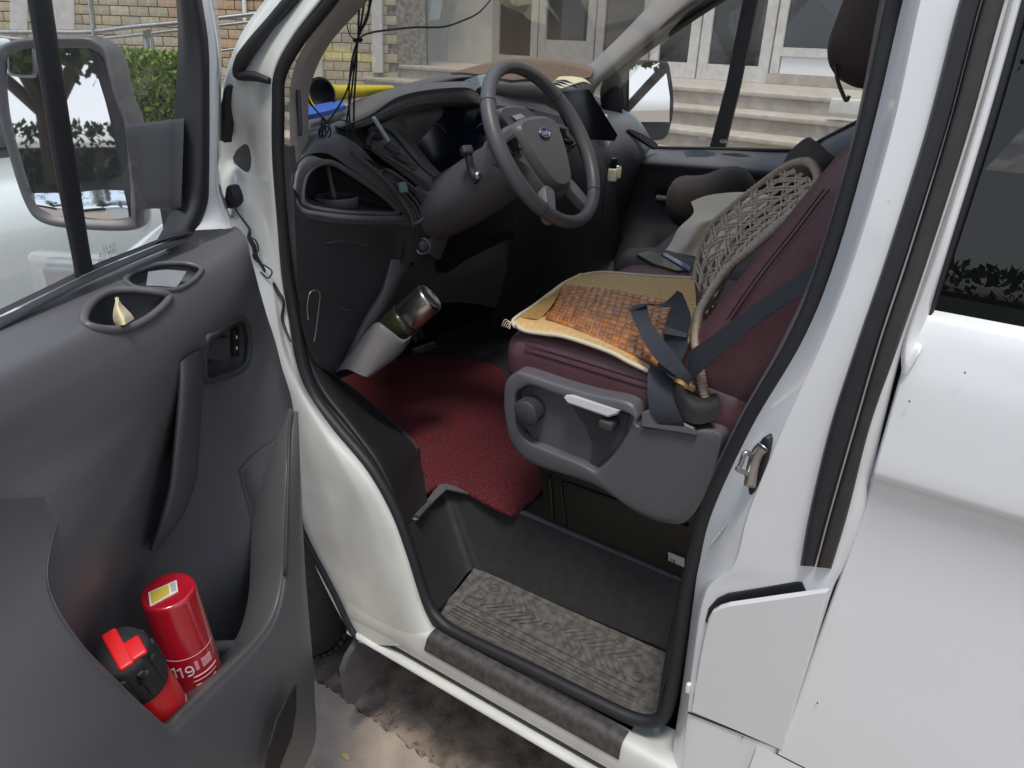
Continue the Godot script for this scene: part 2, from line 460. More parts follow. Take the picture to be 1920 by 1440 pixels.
func setting() -> void:
	var s = mb(); quad(s, Vector3(-150, 0, -150), Vector3(150, 0, -150), Vector3(150, 0, 150), Vector3(-150, 0, 150))
	tag(put("ground", s, M.asphalt, self), "", "", "", "structure")
	# the concrete apron, a little higher than the gully beside it, with a crumbled edge
	var jn = [Vector3(-1.404, 0.000, -0.053), Vector3(-1.250, 0.000, -0.050), Vector3(-1.162, 0.000, -0.047), Vector3(-1.068, -0.000, -0.046), Vector3(-0.995, 0.000, -0.046), Vector3(-0.919, 0.000, -0.042), Vector3(-0.830, 0.000, -0.038), Vector3(-0.729, 0.000, -0.032), Vector3(-0.495, 0.000, -0.011)]
	s = mb()
	var edge = smooth_path(jn, 60)
	for k in edge.size(): edge[k] += Vector3(rng.randf_range(-0.008, 0.008), 0, rng.randf_range(-0.008, 0.008))
	for k in edge.size() - 1:
		var a: Vector3 = edge[k]; var b: Vector3 = edge[k + 1]
		quad(s, a + Vector3(0, 0.018, 0), b + Vector3(0, 0.018, 0), b + Vector3(0.004, 0, -0.01), a + Vector3(0.004, 0, -0.01))
	var pv = edge.duplicate()
	for k in pv.size(): pv[k].y = 0.018
	pv.append_array([Vector3(1.5, 0.018, 1.5), Vector3(1.5, 0.018, 6), Vector3(-4, 0.018, 6), Vector3(-4, 0.018, 0.2)])
	slab(s, pv, Vector3.UP, 0.017, 0.0)
	tag(put("pavement", s, M.concrete, self), "", "", "", "structure")
	s = mb()
	for k in 60:
		var p: Vector3 = edge[rng.randi() % edge.size()] + Vector3(rng.randf_range(-0.02, 0.03), 0.004, rng.randfn(0.0, 0.025) - 0.02)
		rbox(s, Transform3D(Basis.from_euler(Vector3(rng.randf(), rng.randf() * 6, rng.randf())), p), Vector3.ONE * rng.randf_range(0.003, 0.008), 0.001)
	tag(put("gravel", s, M.asphalt, self), "loose grit along the crumbled edge of the concrete", "grit", "", "stuff")
	var lf = [Vector3(-0.984, 0.024, 0.072), Vector3(-1.018, 0.024, 0.141)]
	for k in 2:
		var o: Vector3 = lf[k]
		tag(plate("fallen_leaf", [o, o + Vector3(0.007, 0, -0.006), o + Vector3(0.016, 0.002, -0.008), o + Vector3(0.03, 0.003, 0.001), o + Vector3(0.017, 0, 0.006), o + Vector3(0.006, 0, 0.004)], Vector3(0.1, 1, 0.1), 0.001, M.fallen_leaf, self, 0.0), ["yellow fallen leaf on the concrete below the open door", "pale fallen leaf at the bottom edge of the door panel"][k], "leaf")

	# ---- brick wall to the left, seen through the door's window and the windscreen
	var w = thing("brick_wall", "cream brick wall of the building, seen left of the steps", "wall", Vector3(-7.82041, 0.00000, -4.50457), 0.64350)
	boxpart("backing", Vector3(-4.2, -0.2, -0.5), Vector3(2.55, 7, -0.012), M.mortar, w)
	var bx = []
	for k in 4:
		var st = mb(); rbox(st, Transform3D.IDENTITY, Vector3(0.192, 0.086, 0.03), 0.004 + 0.001 * k, 1); st.generate_normals(); bx.append(st.commit())
	for r in 13:
		for i in 23:
			var x = -2.36 + 0.2 * i + (0.1 if r % 2 else 0.0)
			var pink: bool = x > -0.25 and x < 1.0 and rng.randf() < 0.85
			var o = inst("brick", bx[rng.randi() % 4], M["brick_pink%d" % (rng.randi() % 3)] if pink else M["brick%d" % (rng.randi() % 5)], w)
			o.position = Vector3(x, 0.84 + 0.094 * r, -0.004 + rng.randf_range(-0.003, 0.003)); o.rotation.z = rng.randf_range(-0.006, 0.006)
	for q in [[Vector3(-1.683, 2.045, 0.020), Vector3(-1.503, 2.051, 0.020), Vector3(-1.648, 1.432, 0.020), Vector3(-1.834, 1.426, 0.020)], [Vector3(-1.269, 2.059, 0.020), Vector3(-1.045, 2.067, 0.020), Vector3(-1.155, 1.488, 0.020), Vector3(-1.375, 1.481, 0.020)]]:
		plate("white_board", q, Vector3(0, 0, 1), 0.05, M.door_white, w, 0.006)
	wire("downpipe", [Vector3(0.670, 2.222, 0.050), Vector3(0.657, 1.880, 0.050), Vector3(0.632, 1.525, 0.050)], 0.022, M.white_plastic, w, 8, 3)
	plate("corner_pillar", [Vector3(1.998, 2.314, 0.100), Vector3(2.118, 2.318, 0.100), Vector3(2.081, 1.164, 0.100), Vector3(1.965, 1.160, 0.100)], Vector3(0, 0, 1), 0.3, M.door_white, w, 0.01)
	plate("pillar_face", [Vector3(1.430, 1.341, 0.060), Vector3(1.506, 1.758, 0.060), Vector3(1.590, 2.158, 0.060), Vector3(1.502, 2.155, 0.060), Vector3(1.375, 1.651, 0.060), Vector3(1.308, 0.959, 0.060), Vector3(1.413, 0.962, 0.060)], Vector3(0, 0, 1), 0.1, M.plaster_pale, w, 0.01)

	# ---- steel ramp rail
	var rl = thing("ramp_handrail", "grey steel handrail of the ramp in front of the brick wall", "handrail", Vector3(-7.82041, 0.00000, -4.50457), 0.64350)
	wire("top_rail", [Vector3(-1.798, 1.446, 0.800), Vector3(-1.499, 1.455, 0.800), Vector3(-0.998, 1.471, 0.800), Vector3(-0.671, 1.482, 0.800), Vector3(-0.233, 1.542, 0.800), Vector3(0.178, 1.588, 0.800), Vector3(0.952, 1.693, 0.800), Vector3(1.366, 1.757, 0.800)], 0.021, M.zinc, rl, 10, 4)
	wire("middle_rail", [Vector3(-0.686, 1.411, 0.800), Vector3(-0.246, 1.467, 0.800), Vector3(0.168, 1.522, 0.800), Vector3(0.945, 1.627, 0.800), Vector3(1.360, 1.687, 0.800)], 0.017, M.zinc, rl, 10, 3)
	wire("sloping_rail", [Vector3(-1.791, 1.469, 0.800), Vector3(-1.413, 1.402, 0.800), Vector3(-0.866, 1.391, 0.800), Vector3(-0.493, 1.364, 0.800), Vector3(0.119, 1.210, 0.800), Vector3(0.622, 1.087, 0.800)], 0.019, M.zinc, rl, 10, 4)
	wire("low_rail", [Vector3(-0.536, 1.272, 0.800), Vector3(0.134, 1.302, 0.800), Vector3(0.919, 1.399, 0.800), Vector3(1.339, 1.450, 0.800)], 0.015, M.zinc, rl, 10, 3)
	for q in [[Vector3(-0.553, 2.117, 0.800), Vector3(-0.600, 1.715, 0.800), Vector3(-0.616, 1.483, 0.800), Vector3(-0.719, 0.594, 0.800)], [Vector3(-0.127, 1.513, 0.800), Vector3(-0.138, 1.212, 0.800), Vector3(-0.176, 0.608, 0.800)], [Vector3(-0.085, 1.524, 0.800), Vector3(-0.086, 1.213, 0.800), Vector3(-0.123, 0.609, 0.800)]]:
		wire("post", q, 0.026, M.zinc, rl, 10, 3)

	# ---- clipped bush
	var hp = Vector3(-6.400, 0.949, -3.013)
	var hd = thing("clipped_bush", "clipped green bush between the ramp rail and the white bonnet", "bush", Vector3(hp.x, 0, hp.z))
	wire("stem", [Vector3(0, -0.05, 0), Vector3(0.02, hp.y * 0.5, 0), Vector3(-0.02, hp.y, 0)], [0.04, 0.03, 0.02], M.bark, hd, 6)
	block("twig_core", Transform3D(Basis(), Vector3(0, hp.y - 0.25, 0)), Vector3(0.6, 0.8, 0.4), 0.2, M.twigs, hd)
	foliage("leaves", leaves(Vector3(0, hp.y - 0.22, 0), Vector3(0.52, 0.6, 0.4), 16000, 0.045, Color(0.15, 0.23, 0.018), true), hd)

	# ---- steps and shop front
	var sp = thing("stone_steps", "broad beige stone steps up to the glazed doors", "steps", Vector3(-2.77000, 0.00000, -5.41000), -0.14296)
	for k in 9:
		var y = 1.25 - 0.132 * k; var z = 0.3 * k
		block("tread", Transform3D(Basis(), Vector3(-1.4, y - 0.02, z - (0.14 if k else 0.66))), Vector3(8.4, 0.04, 0.33 if k else 1.36), 0.012, M.slab_edge, sp)
		boxpart("riser", Vector3(-5.55, y - 0.132 if k < 8 else -0.1, z - 0.5), Vector3(2.75, y - 0.041, z), M.slab_stone, sp)
	block("cheek_block", Transform3D(Basis(), Vector3(1.731, 1.214, 0.300)), Vector3(0.22, 0.1, 0.1), 0.01, M.door_white, sp)
	var sf = thing("shop_front", "pale building front with glazed white doors above the steps", "building", Vector3(-2.77000, 0.00000, -5.41000), -0.14296)
	var y0 = 1.252
	boxpart("wall", Vector3(-5.6, 3.4, -1.7), Vector3(5, 8, -1.36), M.plaster_pale, sf)
	boxpart("side_wall", Vector3(1.75, y0, -1.7), Vector3(5, 3.4, -1.36), M.plaster_pale, sf)
	boxpart("pale_panel", Vector3(-5.6, y0 - 0.4, -1.7), Vector3(-3.16, 3.4, -1.34), M.plaster_pale, sf)
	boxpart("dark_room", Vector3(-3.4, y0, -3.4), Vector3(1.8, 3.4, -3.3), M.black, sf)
	boxpart("room_floor", Vector3(-3.4, y0 - 0.05, -3.3), Vector3(1.8, y0, -1.34), M.dash_dark, sf)
	var bays = [[-3.12, -2.42, 0.12, "glass_door"], [-2.4, -1.62, 0.3, "glass_door"], [-1.6, -0.92, 0.14, "glass_door"], [-0.9, -0.36, 0.14, "glass_door"], [-0.34, 0.39, 0.14, "glass_door"]]
	for b in bays:
		var gd = part(b[3], sf)
		var x0: float = b[0]; var x1: float = b[1]; var lo: float = b[2]
		var fr = mb()
		box(fr, Vector3(x0, y0, -1.36), Vector3(x0 + 0.1, 3.3, -1.3)); box(fr, Vector3(x1 - 0.1, y0, -1.36), Vector3(x1, 3.3, -1.3))
		box(fr, Vector3(x0 + 0.101, y0, -1.357), Vector3(x1 - 0.101, y0 + lo, -1.303)); box(fr, Vector3(x0 + 0.101, 3.2, -1.357), Vector3(x1 - 0.101, 3.3, -1.303))
		put("frame", fr, M.door_white if x0 > -1.0 else M.frame_grey, gd)
		boxpart("pane", Vector3(x0 + 0.1, y0 + lo, -1.335), Vector3(x1 - 0.1, 3.2, -1.325), M.dark_glass, gd)
	var wd = part("window", sf)
	var wf = mb()
	box(wf, Vector3(0.41, y0 + 0.09, -1.36), Vector3(0.49, 3.3, -1.3)); box(wf, Vector3(1.64, y0 + 0.09, -1.36), Vector3(1.75, 3.3, -1.3))
	box(wf, Vector3(0.491, y0 + 0.235, -1.357), Vector3(1.639, y0 + 0.31, -1.29)); box(wf, Vector3(0.491, 3.2, -1.357), Vector3(1.639, 3.3, -1.303))
	put("frame", wf, M.door_white, wd)
	boxpart("pane", Vector3(0.49, y0 + 0.31, -1.335), Vector3(1.64, 3.2, -1.325), M.dark_glass, wd)
	boxpart("white_panel", Vector3(0.5, y0 + 0.09, -1.35), Vector3(1.63, y0 + 0.233, -1.31), M.white_plastic, wd)
	boxpart("stone_base", Vector3(0.4, y0, -1.4), Vector3(1.75, y0 + 0.088, -1.28), M.slab_stone, sf)

	# ---- white car parked ahead of the van
	var cr = thing("parked_car", "pale white car parked ahead of the van, behind the door mirror", "car", Vector3(-5.3, 0, -0.55))
	var wp = func(p: Vector3) -> Vector3:
		return Vector3(-0.12 * p.y * absf(p.y) * signf(p.x) * 0.6, 0.03 * (1 - p.x * p.x), -0.10 * signf(p.z) * (p.x * p.x) - 0.05 * p.z * maxf(p.y, 0.0))
	block("body_shell", Transform3D(Basis(), Vector3(0, 0.62, 0)), Vector3(4.5, 0.78, 1.78), 0.16, M.car_paint, cr, 10, wp)
	var cab = func(p: Vector3) -> Vector3: return Vector3(-0.45 * signf(p.x) * maxf(p.y, -0.4), 0, -0.16 * signf(p.z) * maxf(p.y, -0.4))
	block("glasshouse", Transform3D(Basis(), Vector3(0.2, 1.2, 0)), Vector3(2.4, 0.5, 1.5), 0.1, M.dark_glass, cr, 8, cab)
	block("roof_panel", Transform3D(Basis(), Vector3(0.2, 1.46, 0)), Vector3(1.5, 0.06, 1.15), 0.03, M.car_paint, cr, 2)
	block("rear_bumper", Transform3D(Basis(), Vector3(2.12, 0.42, 0)), Vector3(0.4, 0.36, 1.84), 0.14, M.car_paint, cr, 4)
	for q in [[-1.4, 0.86], [1.3, 0.86], [-1.4, -0.86], [1.3, -0.86]]:
		var wh = part("wheel", cr)
		turned("tyre", Transform3D(Basis(Vector3.RIGHT, PI / 2), Vector3(q[0], 0.32, q[1] - 0.1)), [Vector2(0.2, 0), Vector2(0.3, 0), Vector2(0.32, 0.03), Vector2(0.32, 0.17), Vector2(0.3, 0.2), Vector2(0.2, 0.2)], M.tyre, wh, 28)
		turned("rim", Transform3D(Basis(Vector3.RIGHT, PI / 2), Vector3(q[0], 0.32, q[1] - 0.08)), [Vector2(0.001, 0.04), Vector2(0.19, 0.02), Vector2(0.2, 0.0), Vector2(0.2, 0.16), Vector2(0.19, 0.15), Vector2(0.001, 0.12)], M.zinc, wh, 20)
	for sd in [-1.0, 1.0]: block("tail_lamp", Transform3D(Basis(), Vector3(2.16, 0.78, 0.68 * sd)), Vector3(0.16, 0.14, 0.34), 0.04, M.red_enamel, cr)

	# ---- trees across the road, seen in the mirrors and on the tinted glass
	tree(Vector3(1.7, 0, 5.6), 3.6, 1.8, "leafy tree behind the viewer, in the door mirror")
	tree(Vector3(5.6, 0, 4.6), 6.0, 3.0, "tall leafy tree reflected in the van's tinted side window")
	tree(Vector3(2.4, 0, 8.2), 6.4, 3.2, "wide leafy tree farther along the road, reflected only")
	tree(Vector3(-3.4, 0, 5.2), 6.2, 3.0, "broad leafy tree by the road ahead of the viewer's left shoulder, outside the view")
	tree(Vector3(5.4, 0, -4.7), 2.7, 1.9, "leafy tree beside the steps, seen in the far door mirror")
	var hb = thing("roadside_hedge", "dark green hedge across the road, seen in the mirrors", "hedge", Vector3(2.5, 0, 6.4))
	foliage("leaves", leaves(Vector3(0, 0.72, 0), Vector3(5.5, 0.72, 0.6), 16000, 0.08, Color(0.05, 0.085, 0.015), true), hb)
	block("twig_core", Transform3D(Basis(), Vector3(0, 0.7, 0)), Vector3(10.4, 1.1, 0.8), 0.2, M.twigs, hb)

# ------------------------------------------------------------------ the van's painted body
func body() -> void:
	# sliding door skin: a shoulder under the glass, a crease, a hollow flank
	var prof = [[1.325, -0.062], [1.315, -0.045], [1.30, -0.028], [1.27, -0.014], [1.22, -0.003], [1.15, 0.006], [1.122, 0.008], [1.110, 0.006], [1.096, 0.0], [1.06, -0.009], [0.98, -0.013], [0.85, -0.008], [0.72, -0.001], [0.606, 0.003]]
	var sd = part("sliding_door", van)
	var rows = []
	for q in prof:
		var x0: float = -0.055 - maxf(0.0, 1.05 - q[0]) * 0.052
		rows.append([Vector3(x0, q[0], q[1] - 0.03), Vector3(x0 + 0.001, q[0], q[1] - 0.012), Vector3(x0 + 0.008, q[0], q[1] - 0.002), Vector3(x0 + 0.03, q[0], q[1]), Vector3(0.3, q[0], q[1]), Vector3(1.0, q[0], q[1]), Vector3(2.2, q[0], q[1])])
	sheet("door_skin", rows, 48, 130, M.paint, sd)
	rows = []
	for q in [[0.6035, 0.003], [0.52, 0.008], [0.44, 0.006], [0.37, -0.006], [0.335, -0.03]]:
		var x0: float = -0.0785 - (0.6 - q[0]) * 0.052
		rows.append([Vector3(x0, q[0], q[1] - 0.03), Vector3(x0 + 0.002, q[0], q[1] - 0.006), Vector3(x0 + 0.012, q[0], q[1]), Vector3(0.5, q[0], q[1]), Vector3(2.2, q[0], q[1])])
	sheet("lower_skin", rows, 30, 24, M.paint, sd)
	# its window: white frame in front, rubber, tinted pane
	sheet("window_frame", [[Vector3(-0.061, 1.655, -0.055), Vector3(-0.054, 1.627, -0.050), Vector3(-0.053, 1.509, -0.035), Vector3(-0.058, 1.377, -0.020), Vector3(-0.062, 1.278, -0.012), Vector3(-0.055, 1.243, -0.004)],
		[Vector3(-0.055, 1.654, -0.050), Vector3(-0.050, 1.627, -0.046), Vector3(-0.050, 1.510, -0.030), Vector3(-0.053, 1.379, -0.014), Vector3(-0.058, 1.287, -0.008), Vector3(-0.050, 1.246, 0.000)],
		[Vector3(-0.047, 1.654, -0.052), Vector3(-0.045, 1.627, -0.048), Vector3(-0.044, 1.510, -0.033), Vector3(-0.046, 1.380, -0.017), Vector3(-0.049, 1.292, -0.022), Vector3(-0.043, 1.272, -0.005)],
		[Vector3(-0.044, 1.655, -0.065), Vector3(-0.042, 1.627, -0.060), Vector3(-0.041, 1.509, -0.045), Vector3(-0.044, 1.377, -0.030), Vector3(-0.046, 1.292, -0.035), Vector3(-0.043, 1.276, -0.035)]], 40, 12, M.paint, sd)
	var wr = [Vector3(-0.044, 1.655, -0.062), Vector3(-0.043, 1.627, -0.057), Vector3(-0.042, 1.510, -0.042), Vector3(-0.045, 1.378, -0.028), Vector3(-0.048, 1.306, -0.040), Vector3(-0.047, 1.295, -0.050), Vector3(-0.038, 1.291, -0.055), Vector3(0.003, 1.293, -0.055), Vector3(0.052, 1.296, -0.055), Vector3(0.134, 1.300, -0.055)]
	wire("window_rubber", wr, 0.006, M.rubber, sd, 8, 6)
	var gl = [Vector3(-0.05, 1.302, -0.04), Vector3(2.1, 1.302, -0.04), Vector3(2.1, 1.8, -0.10), Vector3(-0.05, 1.8, -0.10)]
	var s = mb(); quad(s, gl[0], gl[1], gl[2], gl[3]); put("window_pane", s, M.privacy, sd)
	# B pillar: jamb face, crease, outer face
	sheet("door_pillar", [
		[Vector3(-0.154, 1.660, -0.110), Vector3(-0.157, 1.629, -0.100), Vector3(-0.156, 1.497, -0.085), Vector3(-0.163, 1.347, -0.075), Vector3(-0.181, 1.231, -0.070), Vector3(-0.223, 1.093, -0.066), Vector3(-0.255, 0.939, -0.060), Vector3(-0.260, 0.839, -0.055), Vector3(-0.258, 0.780, -0.050), Vector3(-0.252, 0.640, -0.045), Vector3(-0.248, 0.536, -0.040), Vector3(-0.247, 0.404, -0.040), Vector3(-0.246, 0.320, -0.040)],
		[Vector3(-0.140, 1.657, -0.075), Vector3(-0.144, 1.627, -0.070), Vector3(-0.141, 1.500, -0.055), Vector3(-0.148, 1.356, -0.042), Vector3(-0.163, 1.246, -0.035), Vector3(-0.198, 1.115, -0.033), Vector3(-0.226, 0.966, -0.032), Vector3(-0.232, 0.869, -0.030), Vector3(-0.248, 0.796, -0.035), Vector3(-0.244, 0.657, -0.030), Vector3(-0.239, 0.556, -0.025), Vector3(-0.235, 0.435, -0.020), Vector3(-0.232, 0.354, -0.020)],
		[Vector3(-0.128, 1.656, -0.055), Vector3(-0.133, 1.626, -0.046), Vector3(-0.129, 1.503, -0.030), Vector3(-0.135, 1.364, -0.016), Vector3(-0.148, 1.258, -0.008), Vector3(-0.172, 1.135, -0.005), Vector3(-0.194, 0.994, -0.005), Vector3(-0.200, 0.899, -0.006), Vector3(-0.232, 0.828, -0.012), Vector3(-0.231, 0.682, -0.010), Vector3(-0.226, 0.581, -0.008), Vector3(-0.221, 0.461, -0.005), Vector3(-0.218, 0.382, -0.005)],
		[Vector3(-0.121, 1.655, -0.052), Vector3(-0.127, 1.626, -0.043), Vector3(-0.123, 1.504, -0.027), Vector3(-0.128, 1.366, -0.013), Vector3(-0.140, 1.261, -0.004), Vector3(-0.162, 1.140, -0.001), Vector3(-0.182, 1.002, 0.000), Vector3(-0.188, 0.909, 0.000), Vector3(-0.219, 0.840, -0.004), Vector3(-0.219, 0.697, 0.000), Vector3(-0.214, 0.597, 0.000), Vector3(-0.206, 0.477, 0.000), Vector3(-0.203, 0.399, 0.000)],
		[Vector3(-0.090, 1.655, -0.052), Vector3(-0.095, 1.626, -0.043), Vector3(-0.093, 1.506, -0.027), Vector3(-0.098, 1.371, -0.012), Vector3(-0.105, 1.271, -0.002), Vector3(-0.112, 1.157, 0.000), Vector3(-0.111, 1.031, 0.000), Vector3(-0.108, 0.946, -0.000), Vector3(-0.116, 0.895, 0.000), Vector3(-0.128, 0.752, 0.000), Vector3(-0.135, 0.649, 0.000), Vector3(-0.140, 0.526, 0.000), Vector3(-0.146, 0.445, 0.000)],
		[Vector3(-0.050, 1.655, -0.057), Vector3(-0.055, 1.627, -0.050), Vector3(-0.055, 1.509, -0.035), Vector3(-0.059, 1.377, -0.020), Vector3(-0.064, 1.278, -0.010), Vector3(-0.063, 1.171, -0.004), Vector3(-0.058, 1.052, -0.003), Vector3(-0.063, 0.966, -0.003), Vector3(-0.069, 0.917, -0.002), Vector3(-0.073, 0.783, -0.001), Vector3(-0.076, 0.687, -0.001), Vector3(-0.081, 0.568, -0.002), Vector3(-0.083, 0.491, -0.004)],
		[Vector3(-0.049, 1.656, -0.080), Vector3(-0.054, 1.628, -0.070), Vector3(-0.054, 1.507, -0.060), Vector3(-0.058, 1.371, -0.050), Vector3(-0.065, 1.266, -0.050), Vector3(-0.064, 1.151, -0.050), Vector3(-0.059, 1.025, -0.050), Vector3(-0.065, 0.935, -0.050), Vector3(-0.071, 0.883, -0.050), Vector3(-0.075, 0.741, -0.050), Vector3(-0.078, 0.640, -0.050), Vector3(-0.083, 0.516, -0.050), Vector3(-0.085, 0.437, -0.050)]], 96, 60, M.paint, van)
	sheet("pillar_weatherstrip", [[Vector3(-0.091, 1.655, -0.048), Vector3(-0.096, 1.626, -0.040), Vector3(-0.095, 1.506, -0.024), Vector3(-0.101, 1.371, -0.010), Vector3(-0.108, 1.271, 0.000), Vector3(-0.115, 1.157, 0.002), Vector3(-0.115, 1.031, 0.002), Vector3(-0.111, 0.946, 0.002)],
		[Vector3(-0.086, 1.654, -0.036), Vector3(-0.091, 1.626, -0.029), Vector3(-0.090, 1.507, -0.013), Vector3(-0.096, 1.375, 0.001), Vector3(-0.103, 1.276, 0.011), Vector3(-0.110, 1.163, 0.013), Vector3(-0.110, 1.039, 0.013), Vector3(-0.106, 0.955, 0.013)],
		[Vector3(-0.074, 1.653, -0.036), Vector3(-0.079, 1.626, -0.029), Vector3(-0.078, 1.508, -0.013), Vector3(-0.083, 1.377, 0.001), Vector3(-0.089, 1.279, 0.011), Vector3(-0.092, 1.169, 0.013), Vector3(-0.095, 1.045, 0.013), Vector3(-0.096, 0.959, 0.013)],
		[Vector3(-0.072, 1.654, -0.048), Vector3(-0.077, 1.626, -0.040), Vector3(-0.076, 1.508, -0.024), Vector3(-0.081, 1.375, -0.010), Vector3(-0.086, 1.276, 0.000), Vector3(-0.089, 1.165, 0.002), Vector3(-0.092, 1.041, 0.002), Vector3(-0.093, 0.952, 0.002)]], 60, 12, M.weather_rubber, van)
	sheet("pillar_weatherstrip", [[Vector3(-0.071, 1.654, -0.048), Vector3(-0.076, 1.626, -0.040), Vector3(-0.075, 1.508, -0.024), Vector3(-0.079, 1.375, -0.010), Vector3(-0.084, 1.277, 0.000), Vector3(-0.087, 1.166, 0.002), Vector3(-0.090, 1.041, 0.002), Vector3(-0.091, 0.953, 0.002)],
		[Vector3(-0.067, 1.653, -0.038), Vector3(-0.072, 1.626, -0.031), Vector3(-0.071, 1.509, -0.015), Vector3(-0.075, 1.378, -0.001), Vector3(-0.080, 1.280, 0.009), Vector3(-0.083, 1.171, 0.011), Vector3(-0.086, 1.048, 0.011), Vector3(-0.087, 0.960, 0.011)],
		[Vector3(-0.055, 1.653, -0.038), Vector3(-0.059, 1.626, -0.031), Vector3(-0.058, 1.510, -0.015), Vector3(-0.062, 1.380, -0.001), Vector3(-0.068, 1.284, 0.009), Vector3(-0.074, 1.174, 0.011), Vector3(-0.074, 1.053, 0.011), Vector3(-0.076, 0.964, 0.011)],
		[Vector3(-0.053, 1.654, -0.048), Vector3(-0.057, 1.626, -0.040), Vector3(-0.056, 1.510, -0.024), Vector3(-0.060, 1.379, -0.010), Vector3(-0.065, 1.282, 0.000), Vector3(-0.072, 1.171, 0.002), Vector3(-0.071, 1.049, 0.002), Vector3(-0.073, 0.958, 0.002)]], 60, 12, M.weather_brown, van)
	# striker on the jamb
	var sk = part("door_striker", van)
	plate("striker_plate", [Vector3(-0.193, 1.111, -0.004), Vector3(-0.185, 1.116, -0.004), Vector3(-0.180, 1.105, -0.004), Vector3(-0.179, 1.077, -0.004), Vector3(-0.184, 1.040, -0.004), Vector3(-0.193, 1.023, -0.004), Vector3(-0.198, 1.026, -0.004), Vector3(-0.202, 1.052, -0.004), Vector3(-0.200, 1.086, -0.004)], Vector3(-0.25, 0, 1), 0.02, M.weather_rubber, sk, 0.002, 3)
	wire("striker_bracket", [Vector3(-0.188, 1.104, 0.004), Vector3(-0.194, 1.090, 0.004), Vector3(-0.196, 1.067, 0.004), Vector3(-0.195, 1.041, 0.004)], 0.004, M.zinc, sk, 8, 4, false, 2.0)
	wire("striker_loop", [Vector3(-0.199, 1.082, 0.000), Vector3(-0.205, 1.096, 0.018), Vector3(-0.208, 1.077, 0.020), Vector3(-0.210, 1.069, 0.020), Vector3(-0.197, 1.057, 0.002)], 0.0035, M.zinc, sk, 8, 5)
	# fuel flap, standing a little open
	var ff = part("fuel_flap", van)
	plate("flap_recess", [Vector3(-0.221, 0.790, 0.003), Vector3(-0.220, 0.814, 0.003), Vector3(-0.211, 0.836, 0.003), Vector3(-0.198, 0.852, 0.003), Vector3(-0.112, 0.917, 0.003), Vector3(-0.104, 0.921, 0.003), Vector3(-0.097, 0.912, 0.003), Vector3(-0.090, 0.884, 0.003), Vector3(-0.213, 0.779, 0.003)], Vector3(0, 0, 1), 0.02, M.rubber, ff, 0.001)
	plate("flap_skin", [Vector3(-0.217, 0.604, 0.004), Vector3(-0.218, 0.659, 0.008), Vector3(-0.218, 0.731, 0.013), Vector3(-0.216, 0.789, 0.018), Vector3(-0.214, 0.808, 0.019), Vector3(-0.210, 0.824, 0.020), Vector3(-0.201, 0.837, 0.021), Vector3(-0.189, 0.849, 0.021), Vector3(-0.125, 0.897, 0.022), Vector3(-0.068, 0.939, 0.023), Vector3(-0.068, 0.884, 0.018), Vector3(-0.069, 0.819, 0.013), Vector3(-0.072, 0.729, 0.007), Vector3(-0.074, 0.618, 0.000), Vector3(-0.145, 0.611, 0.002)], Vector3(0, -0.06, 1), 0.008, M.paint, ff, 0.0025)
	wire("flap_gap", [Vector3(-0.222, 0.598, 0.002), Vector3(-0.144, 0.609, 0.002), Vector3(-0.078, 0.618, 0.002)], 0.0016, M.rubber, ff, 6, 3)
	block("flap_hinge", Transform3D(Basis(), Vector3(-0.229, 0.646, 0.000)), Vector3(0.008, 0.02, 0.008), 0.003, M.paint, ff)
	plate("paint_chip", [Vector3(-0.113, 1.432, 0.004), Vector3(-0.110, 1.434, 0.004), Vector3(-0.107, 1.428, 0.004)], Vector3(0, 0, 1), 0.001, M.white_plastic, van, 0.0)
	for q in [Vector3(0.005, 1.263, 0.003), Vector3(-0.039, 1.216, 0.006), Vector3(-0.046, 0.734, 0.003), Vector3(-0.133, 0.605, 0.004)]: block("dirt_speck", Transform3D(Basis(), q), Vector3(0.002, 0.0016, 0.003), 0.0007, M.weather_brown, van)
	# pressure label on the jamb
	var lb = mb()
	for k in 5:
		var a: Vector3 = [Vector3(-0.248, 0.878, -0.035), Vector3(-0.243, 0.891, -0.034), Vector3(-0.238, 0.903, -0.033), Vector3(-0.233, 0.916, -0.032), Vector3(-0.228, 0.928, -0.031)][k]
		tube(lb, [a, a + Vector3(0.004, 0.012, 0.004), a + Vector3(0.012, 0.04, 0.008)], 0.0009, 4, 2)
	put("jamb_label_print", lb, M.etch, van)

